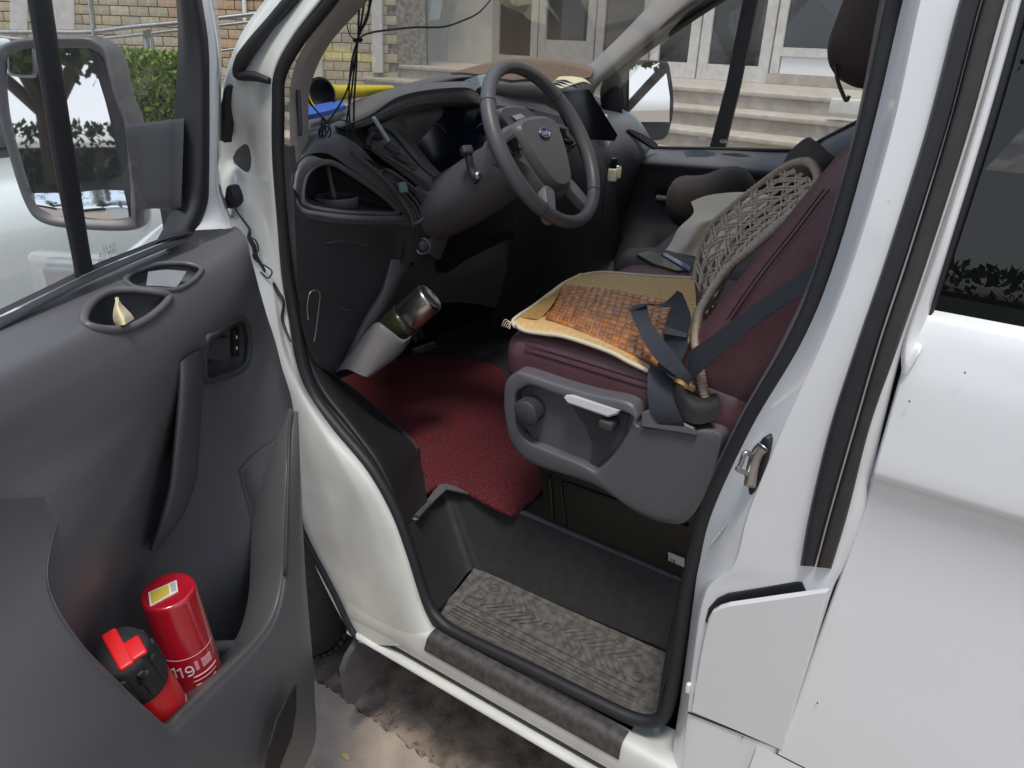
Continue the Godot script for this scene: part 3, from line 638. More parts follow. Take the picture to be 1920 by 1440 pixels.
	# hinge pillar and wing behind the open door
	sheet("hinge_pillar", [
		[Vector3(-1.176, 1.695, -0.160), Vector3(-1.228, 1.634, -0.130), Vector3(-1.271, 1.575, -0.100), Vector3(-1.296, 1.505, -0.070), Vector3(-1.317, 1.438, -0.060), Vector3(-1.339, 1.336, -0.060), Vector3(-1.342, 1.231, -0.050), Vector3(-1.320, 1.147, -0.040), Vector3(-1.280, 1.066, -0.030), Vector3(-1.222, 0.988, -0.020), Vector3(-1.173, 0.907, -0.010), Vector3(-1.141, 0.821, -0.000), Vector3(-1.128, 0.722, 0.000), Vector3(-1.127, 0.612, 0.000), Vector3(-1.110, 0.504, 0.000), Vector3(-1.058, 0.407, -0.000), Vector3(-1.008, 0.339, 0.000), Vector3(-0.983, 0.317, 0.000)],
		[Vector3(-1.148, 1.693, -0.150), Vector3(-1.195, 1.633, -0.115), Vector3(-1.234, 1.571, -0.085), Vector3(-1.250, 1.508, -0.055), Vector3(-1.265, 1.443, -0.045), Vector3(-1.318, 1.337, -0.075), Vector3(-1.275, 1.294, -0.040), Vector3(-1.256, 1.162, -0.025), Vector3(-1.220, 1.082, -0.015), Vector3(-1.172, 1.005, -0.005), Vector3(-1.131, 0.924, 0.003), Vector3(-1.102, 0.837, 0.007), Vector3(-1.079, 0.743, 0.007), Vector3(-1.072, 0.638, 0.006), Vector3(-1.052, 0.533, 0.005), Vector3(-1.001, 0.439, 0.005), Vector3(-0.962, 0.368, 0.004), Vector3(-0.942, 0.335, 0.004)],
		[Vector3(-1.111, 1.693, -0.150), Vector3(-1.153, 1.633, -0.115), Vector3(-1.201, 1.570, -0.085), Vector3(-1.217, 1.509, -0.060), Vector3(-1.231, 1.444, -0.055), Vector3(-1.282, 1.340, -0.080), Vector3(-1.244, 1.266, -0.050), Vector3(-1.217, 1.166, -0.040), Vector3(-1.183, 1.088, -0.025), Vector3(-1.155, 1.006, -0.015), Vector3(-1.114, 0.927, -0.003), Vector3(-1.055, 0.851, 0.003), Vector3(-0.999, 0.772, 0.006), Vector3(-0.953, 0.687, 0.006), Vector3(-0.922, 0.593, 0.006), Vector3(-0.886, 0.499, 0.006), Vector3(-0.850, 0.430, 0.005), Vector3(-0.821, 0.399, 0.005)],
		[Vector3(-1.082, 1.692, -0.150), Vector3(-1.119, 1.633, -0.115), Vector3(-1.170, 1.568, -0.085), Vector3(-1.194, 1.510, -0.065), Vector3(-1.207, 1.446, -0.062), Vector3(-1.224, 1.348, -0.065), Vector3(-1.219, 1.247, -0.060), Vector3(-1.201, 1.167, -0.050), Vector3(-1.179, 1.085, -0.040), Vector3(-1.159, 1.000, -0.030), Vector3(-1.109, 0.925, -0.012), Vector3(-1.040, 0.852, -0.006), Vector3(-0.966, 0.781, 0.000), Vector3(-0.909, 0.702, 0.000), Vector3(-0.872, 0.613, 0.000), Vector3(-0.833, 0.522, 0.000), Vector3(-0.796, 0.456, 0.000), Vector3(-0.765, 0.426, 0.001)],
		[Vector3(-1.034, 1.691, -0.150), Vector3(-1.069, 1.633, -0.115), Vector3(-1.121, 1.568, -0.085), Vector3(-1.154, 1.510, -0.065), Vector3(-1.166, 1.449, -0.062), Vector3(-1.180, 1.353, -0.062), Vector3(-1.185, 1.217, -0.062), Vector3(-1.182, 1.124, -0.058), Vector3(-1.164, 1.040, -0.050), Vector3(-1.146, 0.965, -0.040), Vector3(-1.112, 0.905, -0.030), Vector3(-1.041, 0.843, -0.025), Vector3(-0.945, 0.778, -0.022), Vector3(-0.881, 0.702, -0.020), Vector3(-0.842, 0.614, -0.020), Vector3(-0.804, 0.508, -0.020), Vector3(-0.768, 0.449, -0.020), Vector3(-0.740, 0.436, -0.020)],
		[Vector3(-1.073, 1.696, -0.200), Vector3(-1.111, 1.636, -0.165), Vector3(-1.167, 1.567, -0.135), Vector3(-1.203, 1.506, -0.115), Vector3(-1.216, 1.443, -0.112), Vector3(-1.230, 1.342, -0.112), Vector3(-1.235, 1.200, -0.112), Vector3(-1.226, 1.105, -0.105), Vector3(-1.205, 1.016, -0.098), Vector3(-1.185, 0.938, -0.090), Vector3(-1.147, 0.876, -0.080), Vector3(-1.062, 0.817, -0.070), Vector3(-0.965, 0.750, -0.065), Vector3(-0.897, 0.673, -0.060), Vector3(-0.858, 0.582, -0.060), Vector3(-0.819, 0.472, -0.060), Vector3(-0.778, 0.424, -0.055), Vector3(-0.749, 0.421, -0.050)]], 110, 54, M.paint_soiled, van)
	wire("pillar_bump_seal", [Vector3(-1.111, 1.658, -0.120), Vector3(-1.138, 1.624, -0.100), Vector3(-1.168, 1.589, -0.080), Vector3(-1.197, 1.554, -0.062), Vector3(-1.221, 1.525, -0.050), Vector3(-1.232, 1.504, -0.045), Vector3(-1.224, 1.498, -0.045), Vector3(-1.195, 1.499, -0.050), Vector3(-1.160, 1.493, -0.055)], [0.011, 0.011, 0.01, 0.012, 0.013, 0.01, 0.008, 0.009, 0.006], M.rubber, van, 10, 5)
	wire("wheel_arch_lip", [Vector3(-1.188, 0.702, 0.004), Vector3(-1.147, 0.599, 0.004), Vector3(-1.110, 0.535, 0.004), Vector3(-1.070, 0.483, 0.004), Vector3(-1.030, 0.424, 0.004), Vector3(-0.997, 0.364, 0.004), Vector3(-0.967, 0.334, 0.004)], 0.011, M.rubber, van, 8, 6, false, 0.7)
	plate("door_bumper", [Vector3(-1.267, 1.474, -0.035), Vector3(-1.256, 1.482, -0.035), Vector3(-1.251, 1.479, -0.035), Vector3(-1.268, 1.424, -0.035), Vector3(-1.287, 1.376, -0.035), Vector3(-1.299, 1.381, -0.035), Vector3(-1.283, 1.442, -0.035)], Vector3(0, 0, 1), 0.02, M.rubber, van, 0.003)
	turned("cable_grommet", Transform3D(Basis(Vector3.RIGHT, PI / 2), Vector3(-1.260, 1.210, -0.052)), [Vector2(0.001, 0.007), Vector2(0.006, 0.007), Vector2(0.008, 0.012), Vector2(0.013, 0.01), Vector2(0.016, 0.0), Vector2(0.016, -0.01)], M.rubber, van, 20)
	wire("door_cable", [Vector3(-1.273, 1.292, -0.020), Vector3(-1.261, 1.266, -0.020), Vector3(-1.253, 1.239, -0.030), Vector3(-1.238, 1.217, -0.035), Vector3(-1.236, 1.202, -0.030), Vector3(-1.224, 1.186, -0.030), Vector3(-1.221, 1.167, -0.030), Vector3(-1.211, 1.146, -0.035), Vector3(-1.200, 1.125, -0.040), Vector3(-1.180, 1.101, -0.040), Vector3(-1.164, 1.081, -0.040), Vector3(-1.167, 1.049, -0.035), Vector3(-1.156, 1.030, -0.030), Vector3(-1.130, 1.010, -0.020)], [0.0016, 0.0016, 0.0018, 0.002, 0.004, 0.005, 0.004, 0.003, 0.005, 0.004, 0.003, 0.003, 0.003, 0.002], M.rubber, van, 8, 6)
	wire("door_cable", [Vector3(-1.228, 1.203, -0.028), Vector3(-1.210, 1.200, -0.026), Vector3(-1.207, 1.181, -0.026), Vector3(-1.225, 1.169, -0.026), Vector3(-1.217, 1.157, -0.028), Vector3(-1.192, 1.151, -0.030), Vector3(-1.177, 1.143, -0.030), Vector3(-1.192, 1.127, -0.030), Vector3(-1.213, 1.136, -0.030)], 0.0016, M.rubber, van, 6, 6)
	plate("cable_boot", [Vector3(-1.278, 1.295, -0.020), Vector3(-1.261, 1.299, -0.020), Vector3(-1.252, 1.280, -0.020), Vector3(-1.255, 1.264, -0.020), Vector3(-1.273, 1.254, -0.020), Vector3(-1.288, 1.260, -0.020)], Vector3(0, 0, 1), 0.02, M.rubber, van, 0.004, 2)
	# front wing and bonnet, beyond the door's window
	rows = []
	for q in [[-1.28, -0.004], [-1.4, 0.0], [-1.6, -0.005], [-1.8, -0.02], [-1.98, -0.07], [-2.1, -0.18], [-2.16, -0.34]]:
		var d: float = (q[0] + 1.16) * 0.26
		var bk: float = 1.0 - (-1.16 - q[0]) / 1.0
		rows.append([Vector3(q[0] - 0.75 * bk, 1.33 + d * 0.75 - 0.14 * bk, q[1] - 0.9), Vector3(q[0] - 0.5 * bk, 1.29 + d * 0.8 - 0.12 * bk, q[1] - 0.45), Vector3(q[0] - 0.2 * bk, 1.235 + d - 0.05 * bk, q[1] - 0.16), Vector3(q[0] - 0.03 * bk, 1.17 + d, q[1] - 0.05), Vector3(q[0], 1.07 + d, q[1] - 0.012), Vector3(q[0], 0.95 + d * 0.7, q[1]), Vector3(q[0], 0.78, q[1] + 0.01)])
	sheet("front_wing", rows, 40, 30, M.paint, van)
	wire("bonnet_gap", [Vector3(-1.2, 1.222, -0.148), Vector3(-1.6, 1.12, -0.15), Vector3(-1.9, 1.04, -0.19), Vector3(-2.06, 1.0, -0.28)], 0.003, M.rubber, van, 6, 5)
	var hl = part("headlamp", van)
	block("lamp_body", Transform3D(Basis(Vector3.UP, 0.5), Vector3(-1.93, 0.94, -0.08)), Vector3(0.3, 0.16, 0.06), 0.03, M.zinc, hl, 3)
	block("lamp_lens", Transform3D(Basis(Vector3.UP, 0.5), Vector3(-1.93, 0.945, -0.062)), Vector3(0.33, 0.19, 0.05), 0.024, M.lens, hl, 3)
	# wheel, arch liner, mud flap
	var ap = [Vector3(-1.244, 0.916, 0.000), Vector3(-1.193, 0.698, 0.000), Vector3(-1.152, 0.595, 0.000), Vector3(-1.115, 0.531, 0.000), Vector3(-1.075, 0.478, 0.000), Vector3(-1.035, 0.419, 0.000), Vector3(-1.002, 0.359, 0.000), Vector3(-0.976, 0.329, 0.000)]
	var ap2 = []
	for p in ap: ap2.append(p + Vector3(-0.03, 0.0, -0.5 if p.y < 0.58 else -0.06))
	sheet("arch_liner", [ap, ap2], 30, 4, M.rubber, van)
	var fw = part("front_wheel", van)
	var wx = Transform3D(Basis(Vector3.RIGHT, PI / 2), Vector3(-1.42, 0.335, -0.27))
	turned("tyre", wx, [Vector2(0.2, 0.0), Vector2(0.29, -0.005), Vector2(0.325, 0.02), Vector2(0.335, 0.06), Vector2(0.335, 0.16), Vector2(0.325, 0.2), Vector2(0.29, 0.225), Vector2(0.2, 0.215)], M.tyre, fw, 48)
	turned("rim", wx, [Vector2(0.001, 0.17), Vector2(0.06, 0.18), Vector2(0.08, 0.15), Vector2(0.18, 0.17), Vector2(0.205, 0.21), Vector2(0.205, 0.02)], M.zinc, fw, 36)
	var tb = mb()
	for k in 60:
		var a = TAU * k / 60.0
		for c in 4: rbox(tb, wx * Transform3D(Basis(Vector3.UP, -a), Vector3(cos(a) * 0.337, 0.045 + 0.043 * c, sin(a) * 0.337)), Vector3(0.012, 0.034, 0.026), 0.002)
	var tbi = put("tread_block", tb, M.tyre, fw); tbi.set_meta("kind", "stuff")
	plate("mud_flap", [Vector3(-0.985, 0.311, -0.006), Vector3(-0.985, 0.291, 0.027), Vector3(-0.985, 0.263, 0.045), Vector3(-0.985, 0.209, 0.043), Vector3(-0.985, 0.147, 0.034), Vector3(-0.985, 0.135, 0.020), Vector3(-0.985, 0.139, -0.049), Vector3(-0.985, 0.165, -0.110), Vector3(-0.985, 0.185, -0.129), Vector3(-0.985, 0.209, -0.116)], Vector3(1, 0, 0.0), 0.012, M.trim, van, 0.004)

# ------------------------------------------------------------------ shell of the cab
func cab_shell() -> void:
	boxpart("roof", Vector3(-0.72, 1.93, -1.9), Vector3(2.2, 1.98, -0.12), M.paint, van)
	boxpart("headliner", Vector3(-0.72, 1.90, -1.88), Vector3(2.2, 1.929, -0.14), M.pillar_trim, van)
	boxpart("cant_rail", Vector3(-0.78, 1.80, -0.16), Vector3(2.2, 1.929, -0.085), M.paint, van)
	boxpart("pillar_head", Vector3(-0.165, 1.68, -0.15), Vector3(-0.03, 1.798, -0.075), M.paint, van)
	boxpart("far_side", Vector3(-0.42, 0.4, -1.98), Vector3(2.2, 1.25, -1.9), M.paint, van)
	boxpart("far_rear_pillar", Vector3(-0.45, 1.25, -1.97), Vector3(-0.2, 1.93, -1.88), M.dash_dark, van)
	boxpart("tail_wall", Vector3(2.2, 0.4, -1.95), Vector3(2.25, 1.95, -0.1), M.dash_dark, van)
	boxpart("firewall", Vector3(-1.62, 0.45, -1.9), Vector3(-1.58, 1.3, -0.1), M.black, van)
	boxpart("side_inner", Vector3(-0.03, 0.45, -0.11), Vector3(2.2, 1.28, -0.09), M.dash_dark, van)
	boxpart("cab_floor", Vector3(-1.58, 0.53, -1.9), Vector3(2.2, 0.595, -0.305), M.carpet, van)
	boxpart("front_floor", Vector3(-1.58, 0.53, -0.3), Vector3(-0.99, 0.594, -0.1), M.carpet, van)
	boxpart("underbody", Vector3(-1.05, 0.36, -1.9), Vector3(2.2, 0.40, -0.06), M.black, van)
	# rear bench seen darkly through the tint
	var rb = part("rear_seat", van)
	block("seat_cushion", Transform3D(Basis(), Vector3(0.75, 1.0, -0.6)), Vector3(0.55, 0.18, 0.6), 0.06, M.leather, rb, 2)
	block("backrest", Transform3D(Basis(Vector3.BACK, -0.25), Vector3(1.05, 1.35, -0.6)), Vector3(0.16, 0.7, 0.55), 0.06, M.leather, rb, 2)
	# rubber seal round the opening
	wire("door_seal", [Vector3(-1.034, 1.684, -0.160), Vector3(-1.070, 1.628, -0.130), Vector3(-1.123, 1.560, -0.095), Vector3(-1.155, 1.503, -0.075), Vector3(-1.164, 1.448, -0.072), Vector3(-1.177, 1.352, -0.072), Vector3(-1.181, 1.216, -0.072), Vector3(-1.175, 1.124, -0.066), Vector3(-1.157, 1.039, -0.058), Vector3(-1.139, 0.951, -0.050), Vector3(-1.103, 0.884, -0.045), Vector3(-1.032, 0.833, -0.040), Vector3(-0.941, 0.772, -0.037), Vector3(-0.878, 0.695, -0.035), Vector3(-0.840, 0.606, -0.035), Vector3(-0.802, 0.506, -0.035), Vector3(-0.761, 0.472, -0.031), Vector3(-0.700, 0.465, -0.031), Vector3(-0.533, 0.474, -0.031), Vector3(-0.383, 0.480, -0.031), Vector3(-0.316, 0.484, -0.034), Vector3(-0.283, 0.500, -0.040), Vector3(-0.269, 0.537, -0.045), Vector3(-0.268, 0.637, -0.052), Vector3(-0.272, 0.788, -0.060), Vector3(-0.265, 0.930, -0.068), Vector3(-0.232, 1.086, -0.074), Vector3(-0.190, 1.225, -0.080), Vector3(-0.172, 1.342, -0.088), Vector3(-0.163, 1.495, -0.100), Vector3(-0.165, 1.630, -0.115), Vector3(-0.163, 1.667, -0.125)],
		0.0125, M.rubber, van, 12, 7, false, 1.0)
	plate("kick_panel", [Vector3(-1.145, 0.55, -0.075), Vector3(-1.6, 0.55, -0.075), Vector3(-1.6, 1.36, -0.075), Vector3(-1.36, 1.38, -0.075), Vector3(-1.145, 1.38, -0.075)], Vector3(0, 0, 1), 0.012, M.dash_dark, van, 0.0)
	# plastic lining of the B pillar
	sheet("pillar_lining", [[Vector3(-0.171, 1.667, -0.130), Vector3(-0.172, 1.630, -0.120), Vector3(-0.171, 1.494, -0.108), Vector3(-0.179, 1.339, -0.098), Vector3(-0.200, 1.220, -0.090), Vector3(-0.242, 1.079, -0.084), Vector3(-0.274, 0.920, -0.078), Vector3(-0.281, 0.776, -0.070)],
		[Vector3(-0.183, 1.669, -0.150), Vector3(-0.185, 1.631, -0.140), Vector3(-0.182, 1.492, -0.125), Vector3(-0.191, 1.333, -0.115), Vector3(-0.214, 1.212, -0.105), Vector3(-0.254, 1.070, -0.095), Vector3(-0.284, 0.911, -0.088), Vector3(-0.288, 0.766, -0.080)],
		[Vector3(-0.212, 1.682, -0.300), Vector3(-0.217, 1.638, -0.300), Vector3(-0.214, 1.476, -0.300), Vector3(-0.228, 1.288, -0.300), Vector3(-0.253, 1.140, -0.300), Vector3(-0.287, 0.993, -0.250), Vector3(-0.310, 0.837, -0.200), Vector3(-0.304, 0.710, -0.150)]], 50, 14, M.seat_plastic, van)
	# lining of the near windscreen pillar, with its little grille
	var pl = part("windscreen_pillar_lining", van)
	sheet("lining", [[Vector3(-1.027, 1.685, -0.170), Vector3(-1.068, 1.627, -0.145), Vector3(-1.121, 1.554, -0.110), Vector3(-1.142, 1.495, -0.090), Vector3(-1.150, 1.430, -0.085), Vector3(-1.156, 1.353, -0.085), Vector3(-1.151, 1.324, -0.085)],
		[Vector3(-1.018, 1.687, -0.200), Vector3(-1.064, 1.628, -0.175), Vector3(-1.115, 1.555, -0.135), Vector3(-1.154, 1.484, -0.120), Vector3(-1.157, 1.418, -0.112), Vector3(-1.161, 1.360, -0.110), Vector3(-1.165, 1.320, -0.110)],
		[Vector3(-1.043, 1.693, -0.260), Vector3(-1.090, 1.631, -0.240), Vector3(-1.156, 1.554, -0.200), Vector3(-1.183, 1.481, -0.170), Vector3(-1.186, 1.413, -0.160), Vector3(-1.192, 1.352, -0.160), Vector3(-1.197, 1.310, -0.160)],
		[Vector3(-1.079, 1.696, -0.300), Vector3(-1.128, 1.633, -0.280), Vector3(-1.209, 1.553, -0.250), Vector3(-1.237, 1.476, -0.220), Vector3(-1.241, 1.405, -0.210), Vector3(-1.247, 1.341, -0.210), Vector3(-1.252, 1.297, -0.210)]], 40, 18, M.pillar_trim, pl)
	plate("grille", [Vector3(-1.154, 1.468, -0.106), Vector3(-1.147, 1.477, -0.106), Vector3(-1.143, 1.469, -0.106), Vector3(-1.147, 1.410, -0.106), Vector3(-1.154, 1.395, -0.106), Vector3(-1.161, 1.398, -0.106), Vector3(-1.164, 1.418, -0.106)], Vector3(-0.2, 0, 1), 0.006, M.dash_dark, pl, 0.001, 2)
	# windscreen
	var wsb = [Vector3(-1.420, 1.396, -0.392), Vector3(-1.620, 1.426, -0.943), Vector3(-1.660, 1.427, -1.732), Vector3(-1.620, 1.422, -2.042)]
	sheet("windscreen", [[Vector3(-1.44, 1.34, -0.10), Vector3(-1.62, 1.34, -0.5), Vector3(-1.68, 1.34, -1.0), Vector3(-1.62, 1.34, -1.5), Vector3(-1.44, 1.34, -1.9)],
		[Vector3(-1.14, 1.63, -0.12), Vector3(-1.27, 1.63, -0.5), Vector3(-1.32, 1.63, -1.0), Vector3(-1.27, 1.63, -1.5), Vector3(-1.14, 1.63, -1.88)],
		[Vector3(-0.80, 1.93, -0.14), Vector3(-0.88, 1.93, -0.5), Vector3(-0.92, 1.93, -1.0), Vector3(-0.88, 1.93, -1.5), Vector3(-0.80, 1.93, -1.86)]], 24, 12, M.windscreen, van)
	# far windscreen pillar
	sheet("far_windscreen_pillar", [[Vector3(-1.553, 1.399, -1.860), Vector3(-1.533, 1.447, -1.860), Vector3(-1.474, 1.501, -1.860), Vector3(-1.374, 1.587, -1.860), Vector3(-1.268, 1.690, -1.860), Vector3(-1.205, 1.761, -1.860), Vector3(-1.137, 1.841, -1.860)],
		[Vector3(-1.501, 1.377, -1.800), Vector3(-1.464, 1.436, -1.800), Vector3(-1.397, 1.499, -1.800), Vector3(-1.291, 1.592, -1.800), Vector3(-1.171, 1.700, -1.800), Vector3(-1.103, 1.765, -1.800), Vector3(-1.021, 1.841, -1.800)],
		[Vector3(-1.469, 1.341, -1.790), Vector3(-1.429, 1.420, -1.790), Vector3(-1.361, 1.482, -1.790), Vector3(-1.234, 1.586, -1.790), Vector3(-1.088, 1.689, -1.790), Vector3(-0.994, 1.748, -1.790), Vector3(-0.904, 1.801, -1.790)],
		[Vector3(-1.458, 1.339, -1.840), Vector3(-1.441, 1.408, -1.840), Vector3(-1.374, 1.463, -1.840), Vector3(-1.238, 1.573, -1.840), Vector3(-1.088, 1.684, -1.840), Vector3(-0.987, 1.740, -1.840), Vector3(-0.883, 1.789, -1.840)]], 40, 16, M.pillar_trim, van)

# ------------------------------------------------------------------ sill and step
func sill_and_step() -> void:
	# rocker: rows follow the van's length
	var prof = [[0.452, -0.034], [0.455, -0.014], [0.449, 0.0], [0.43, 0.005], [0.40, 0.006], [0.375, 0.002], [0.371, -0.004]]
	var rows = []
	for q in prof: rows.append([Vector3(-1.0, q[0], q[1]), Vector3(-0.6, q[0], q[1]), Vector3(-0.09, q[0], q[1])])
	sheet("sill", rows, 10, 24, M.paint_soiled, van)
	rows = []
	for q in [[0.3705, -0.012], [0.368, -0.004], [0.36, -0.004], [0.353, -0.006], [0.351, -0.02]]: rows.append([Vector3(-1.0, q[0], q[1]), Vector3(-0.5, q[0], q[1]), Vector3(2.2, q[0], q[1])])
	sheet("sill_rubber", rows, 10, 10, M.rubber, van)
	rows = []
	for q in [[0.352, -0.02], [0.352, 0.0], [0.349, 0.008], [0.343, 0.012], [0.337, 0.009], [0.332, 0.0], [0.328, -0.03], [0.33, -0.12]]: rows.append([Vector3(-1.0, q[0], q[1]), Vector3(-0.5, q[0], q[1]), Vector3(2.2, q[0], q[1])])
	sheet("sill_lip", rows, 10, 24, M.paint_soiled, van)
	boxpart("sill_end", Vector3(-0.325, 0.40, -0.085), Vector3(-0.09, 0.447, -0.033), M.paint_soiled, van)
	thick_plate()
	# the step: a dished moulding with walls, tread and ribs
	var sp = part("step_well", van)
	var top = [Vector3(-0.855, 0.666, -0.045), Vector3(-0.880, 0.643, -0.090), Vector3(-0.936, 0.600, -0.200), Vector3(-0.966, 0.590, -0.280), Vector3(-0.956, 0.598, -0.300), Vector3(-0.920, 0.599, -0.303), Vector3(-0.799, 0.596, -0.303), Vector3(-0.628, 0.595, -0.303), Vector3(-0.358, 0.592, -0.303)]
	var bot = [Vector3(-0.801, 0.478, -0.045), Vector3(-0.809, 0.444, -0.090), Vector3(-0.840, 0.415, -0.180), Vector3(-0.853, 0.414, -0.250), Vector3(-0.834, 0.424, -0.263), Vector3(-0.806, 0.422, -0.266), Vector3(-0.739, 0.422, -0.268), Vector3(-0.594, 0.426, -0.270), Vector3(-0.358, 0.434, -0.275)]
	var mid = []
	for k in top.size(): mid.append(top[k].lerp(bot[k], 0.9) + Vector3(0, -0.006, 0.0))
	sheet("step_wall", [top, mid, bot], 70, 14, M.step_rubber, sp)
	sheet("step_wall", [[Vector3(-0.358, 0.592, -0.303), Vector3(-0.296, 0.746, -0.120), Vector3(-0.277, 0.763, -0.060)], [Vector3(-0.358, 0.434, -0.275), Vector3(-0.310, 0.434, -0.120), Vector3(-0.289, 0.461, -0.060)]], 10, 8, M.step_rubber, sp)
	var lip = []
	for k in range(1, top.size()): lip.append(top[k] + Vector3(0, 0.001, -0.006))
	wire("step_rim", lip, 0.008, M.trim, sp, 8, 8, false, 0.5, Vector3.UP)
	plate("rim_corner", [Vector3(-0.906, 0.602, -0.119), Vector3(-0.945, 0.602, -0.211), Vector3(-0.963, 0.602, -0.276), Vector3(-0.957, 0.602, -0.301), Vector3(-0.945, 0.602, -0.310), Vector3(-0.883, 0.602, -0.292), Vector3(-0.938, 0.602, -0.277), Vector3(-0.930, 0.602, -0.216), Vector3(-0.905, 0.602, -0.144)], Vector3.UP, 0.004, M.trim, sp, 0.0)
	sheet("step_tread", [[Vector3(-0.845, 0.421, -0.265), Vector3(-0.654, 0.421, -0.273), Vector3(-0.508, 0.421, -0.280), Vector3(-0.360, 0.421, -0.287)], [Vector3(-0.831, 0.420, -0.184), Vector3(-0.660, 0.420, -0.192), Vector3(-0.478, 0.420, -0.200), Vector3(-0.331, 0.420, -0.200)], [Vector3(-0.828, 0.420, -0.106), Vector3(-0.659, 0.420, -0.108), Vector3(-0.479, 0.420, -0.111), Vector3(-0.309, 0.420, -0.113)],
		[Vector3(-0.821, 0.428, -0.079), Vector3(-0.656, 0.428, -0.084), Vector3(-0.474, 0.428, -0.089), Vector3(-0.303, 0.428, -0.092)], [Vector3(-0.808, 0.450, -0.052), Vector3(-0.645, 0.450, -0.057), Vector3(-0.466, 0.450, -0.062), Vector3(-0.296, 0.450, -0.066)], [Vector3(-0.792, 0.462, -0.034), Vector3(-0.633, 0.462, -0.040), Vector3(-0.457, 0.462, -0.046), Vector3(-0.290, 0.462, -0.050)]], 60, 40, M.step_dusty, sp)
	var rib = mb()
	var at = func(u: float, v: float) -> Vector3: # u along, v from the back (0) to the front (1)
		return Vector3(lerpf(-0.825, -0.345, u), 0.4215, lerpf(-0.268, -0.10, v))
	for v in [0.80, 0.86, 0.92, 0.97]: tube(rib, [at.call(0.05, v), at.call(0.5, v), at.call(0.97, v)], 0.0016, 6, 2)
	for v in [0.06, 0.68]: tube(rib, [at.call(0.06, v), at.call(0.5, v), at.call(0.96, v)], 0.0012, 6, 2)
	tube(rib, [at.call(0.06, 0.08), at.call(0.06, 0.3), at.call(0.12, 0.36), at.call(0.12, 0.5), at.call(0.06, 0.56), at.call(0.06, 0.66)], 0.0012, 6, 4)
	for k in 7:
		var u = 0.14 + 0.035 * k
		tube(rib, [at.call(u, 0.16), at.call(u + 0.08, 0.38), at.call(u, 0.6)], 0.0014, 6, 1)
	for k in 9:
		var u = 0.52 + 0.036 * k
		tube(rib, [at.call(u + 0.08, 0.16), at.call(u, 0.38), at.call(u + 0.08, 0.6)], 0.0014, 6, 1)
	for q in [[0.13, 0.2], [0.47, 0.42], [0.78, 0.15], [0.93, 0.5]]:
		var c: Vector3 = at.call(q[0], q[1])
		var ring = []
		for k in 10: ring.append(c + Vector3(cos(TAU * k / 10) * 0.012, 0.0005, sin(TAU * k / 10) * 0.012))
		tube(rib, ring, 0.0014, 6, 2, true)
	put("tread_ribs", rib, M.step_dusty, sp)
	# rubber edging inside the opening, by the mat
	sheet("floor_edging", [[Vector3(-1.208, 1.067, -0.085), Vector3(-1.175, 0.958, -0.075), Vector3(-1.126, 0.881, -0.066), Vector3(-1.045, 0.831, -0.060), Vector3(-0.952, 0.763, -0.056), Vector3(-0.886, 0.690, -0.052), Vector3(-0.858, 0.662, -0.050)],
		[Vector3(-1.193, 1.063, -0.110), Vector3(-1.175, 0.945, -0.115), Vector3(-1.133, 0.875, -0.115), Vector3(-1.046, 0.815, -0.110), Vector3(-0.959, 0.756, -0.100), Vector3(-0.908, 0.682, -0.090), Vector3(-0.875, 0.638, -0.080)],
		[Vector3(-1.667, 0.780, -0.551), Vector3(-1.493, 0.700, -0.450), Vector3(-1.420, 0.650, -0.469), Vector3(-1.289, 0.620, -0.442), Vector3(-1.122, 0.612, -0.381), Vector3(-1.075, 0.610, -0.343), Vector3(-0.931, 0.604, -0.198)]], 40, 12, M.rubber, van)
	sheet("edging_flap", [[Vector3(-1.565, 0.620, -0.551), Vector3(-1.384, 0.620, -0.478), Vector3(-1.241, 0.620, -0.431), Vector3(-1.101, 0.620, -0.369)], [Vector3(-1.505, 0.625, -0.493), Vector3(-1.308, 0.625, -0.399), Vector3(-1.180, 0.625, -0.336), Vector3(-1.083, 0.625, -0.332)], [Vector3(-1.478, 0.620, -0.458), Vector3(-1.298, 0.620, -0.368), Vector3(-1.156, 0.620, -0.287), Vector3(-1.089, 0.620, -0.273)]], 24, 8, M.step_rubber, van, 0.006)

func thick_plate() -> void:
	var p = [Vector3(-0.758, 0.445, 0.004), Vector3(-0.757, 0.456, -0.002), Vector3(-0.739, 0.467, -0.014)]
	var e = [Vector3(-0.333, 0.444, 0.004), Vector3(-0.328, 0.461, -0.002), Vector3(-0.320, 0.483, -0.014)]
	var rows = []
	var prof = [[0.459, -0.024], [0.4595, -0.008], [0.452, 0.004], [0.435, 0.0085], [0.42, 0.0095], [0.4175, 0.005]]
	for q in prof: rows.append([Vector3(-0.765 - (0.47 - q[0]) * 0.15, q[0], q[1]), Vector3(-0.5, q[0], q[1]), Vector3(-0.325, q[0], q[1])])
	sheet("sill_plate", rows, 16, 20, M.sill_plate, van, 0.002)

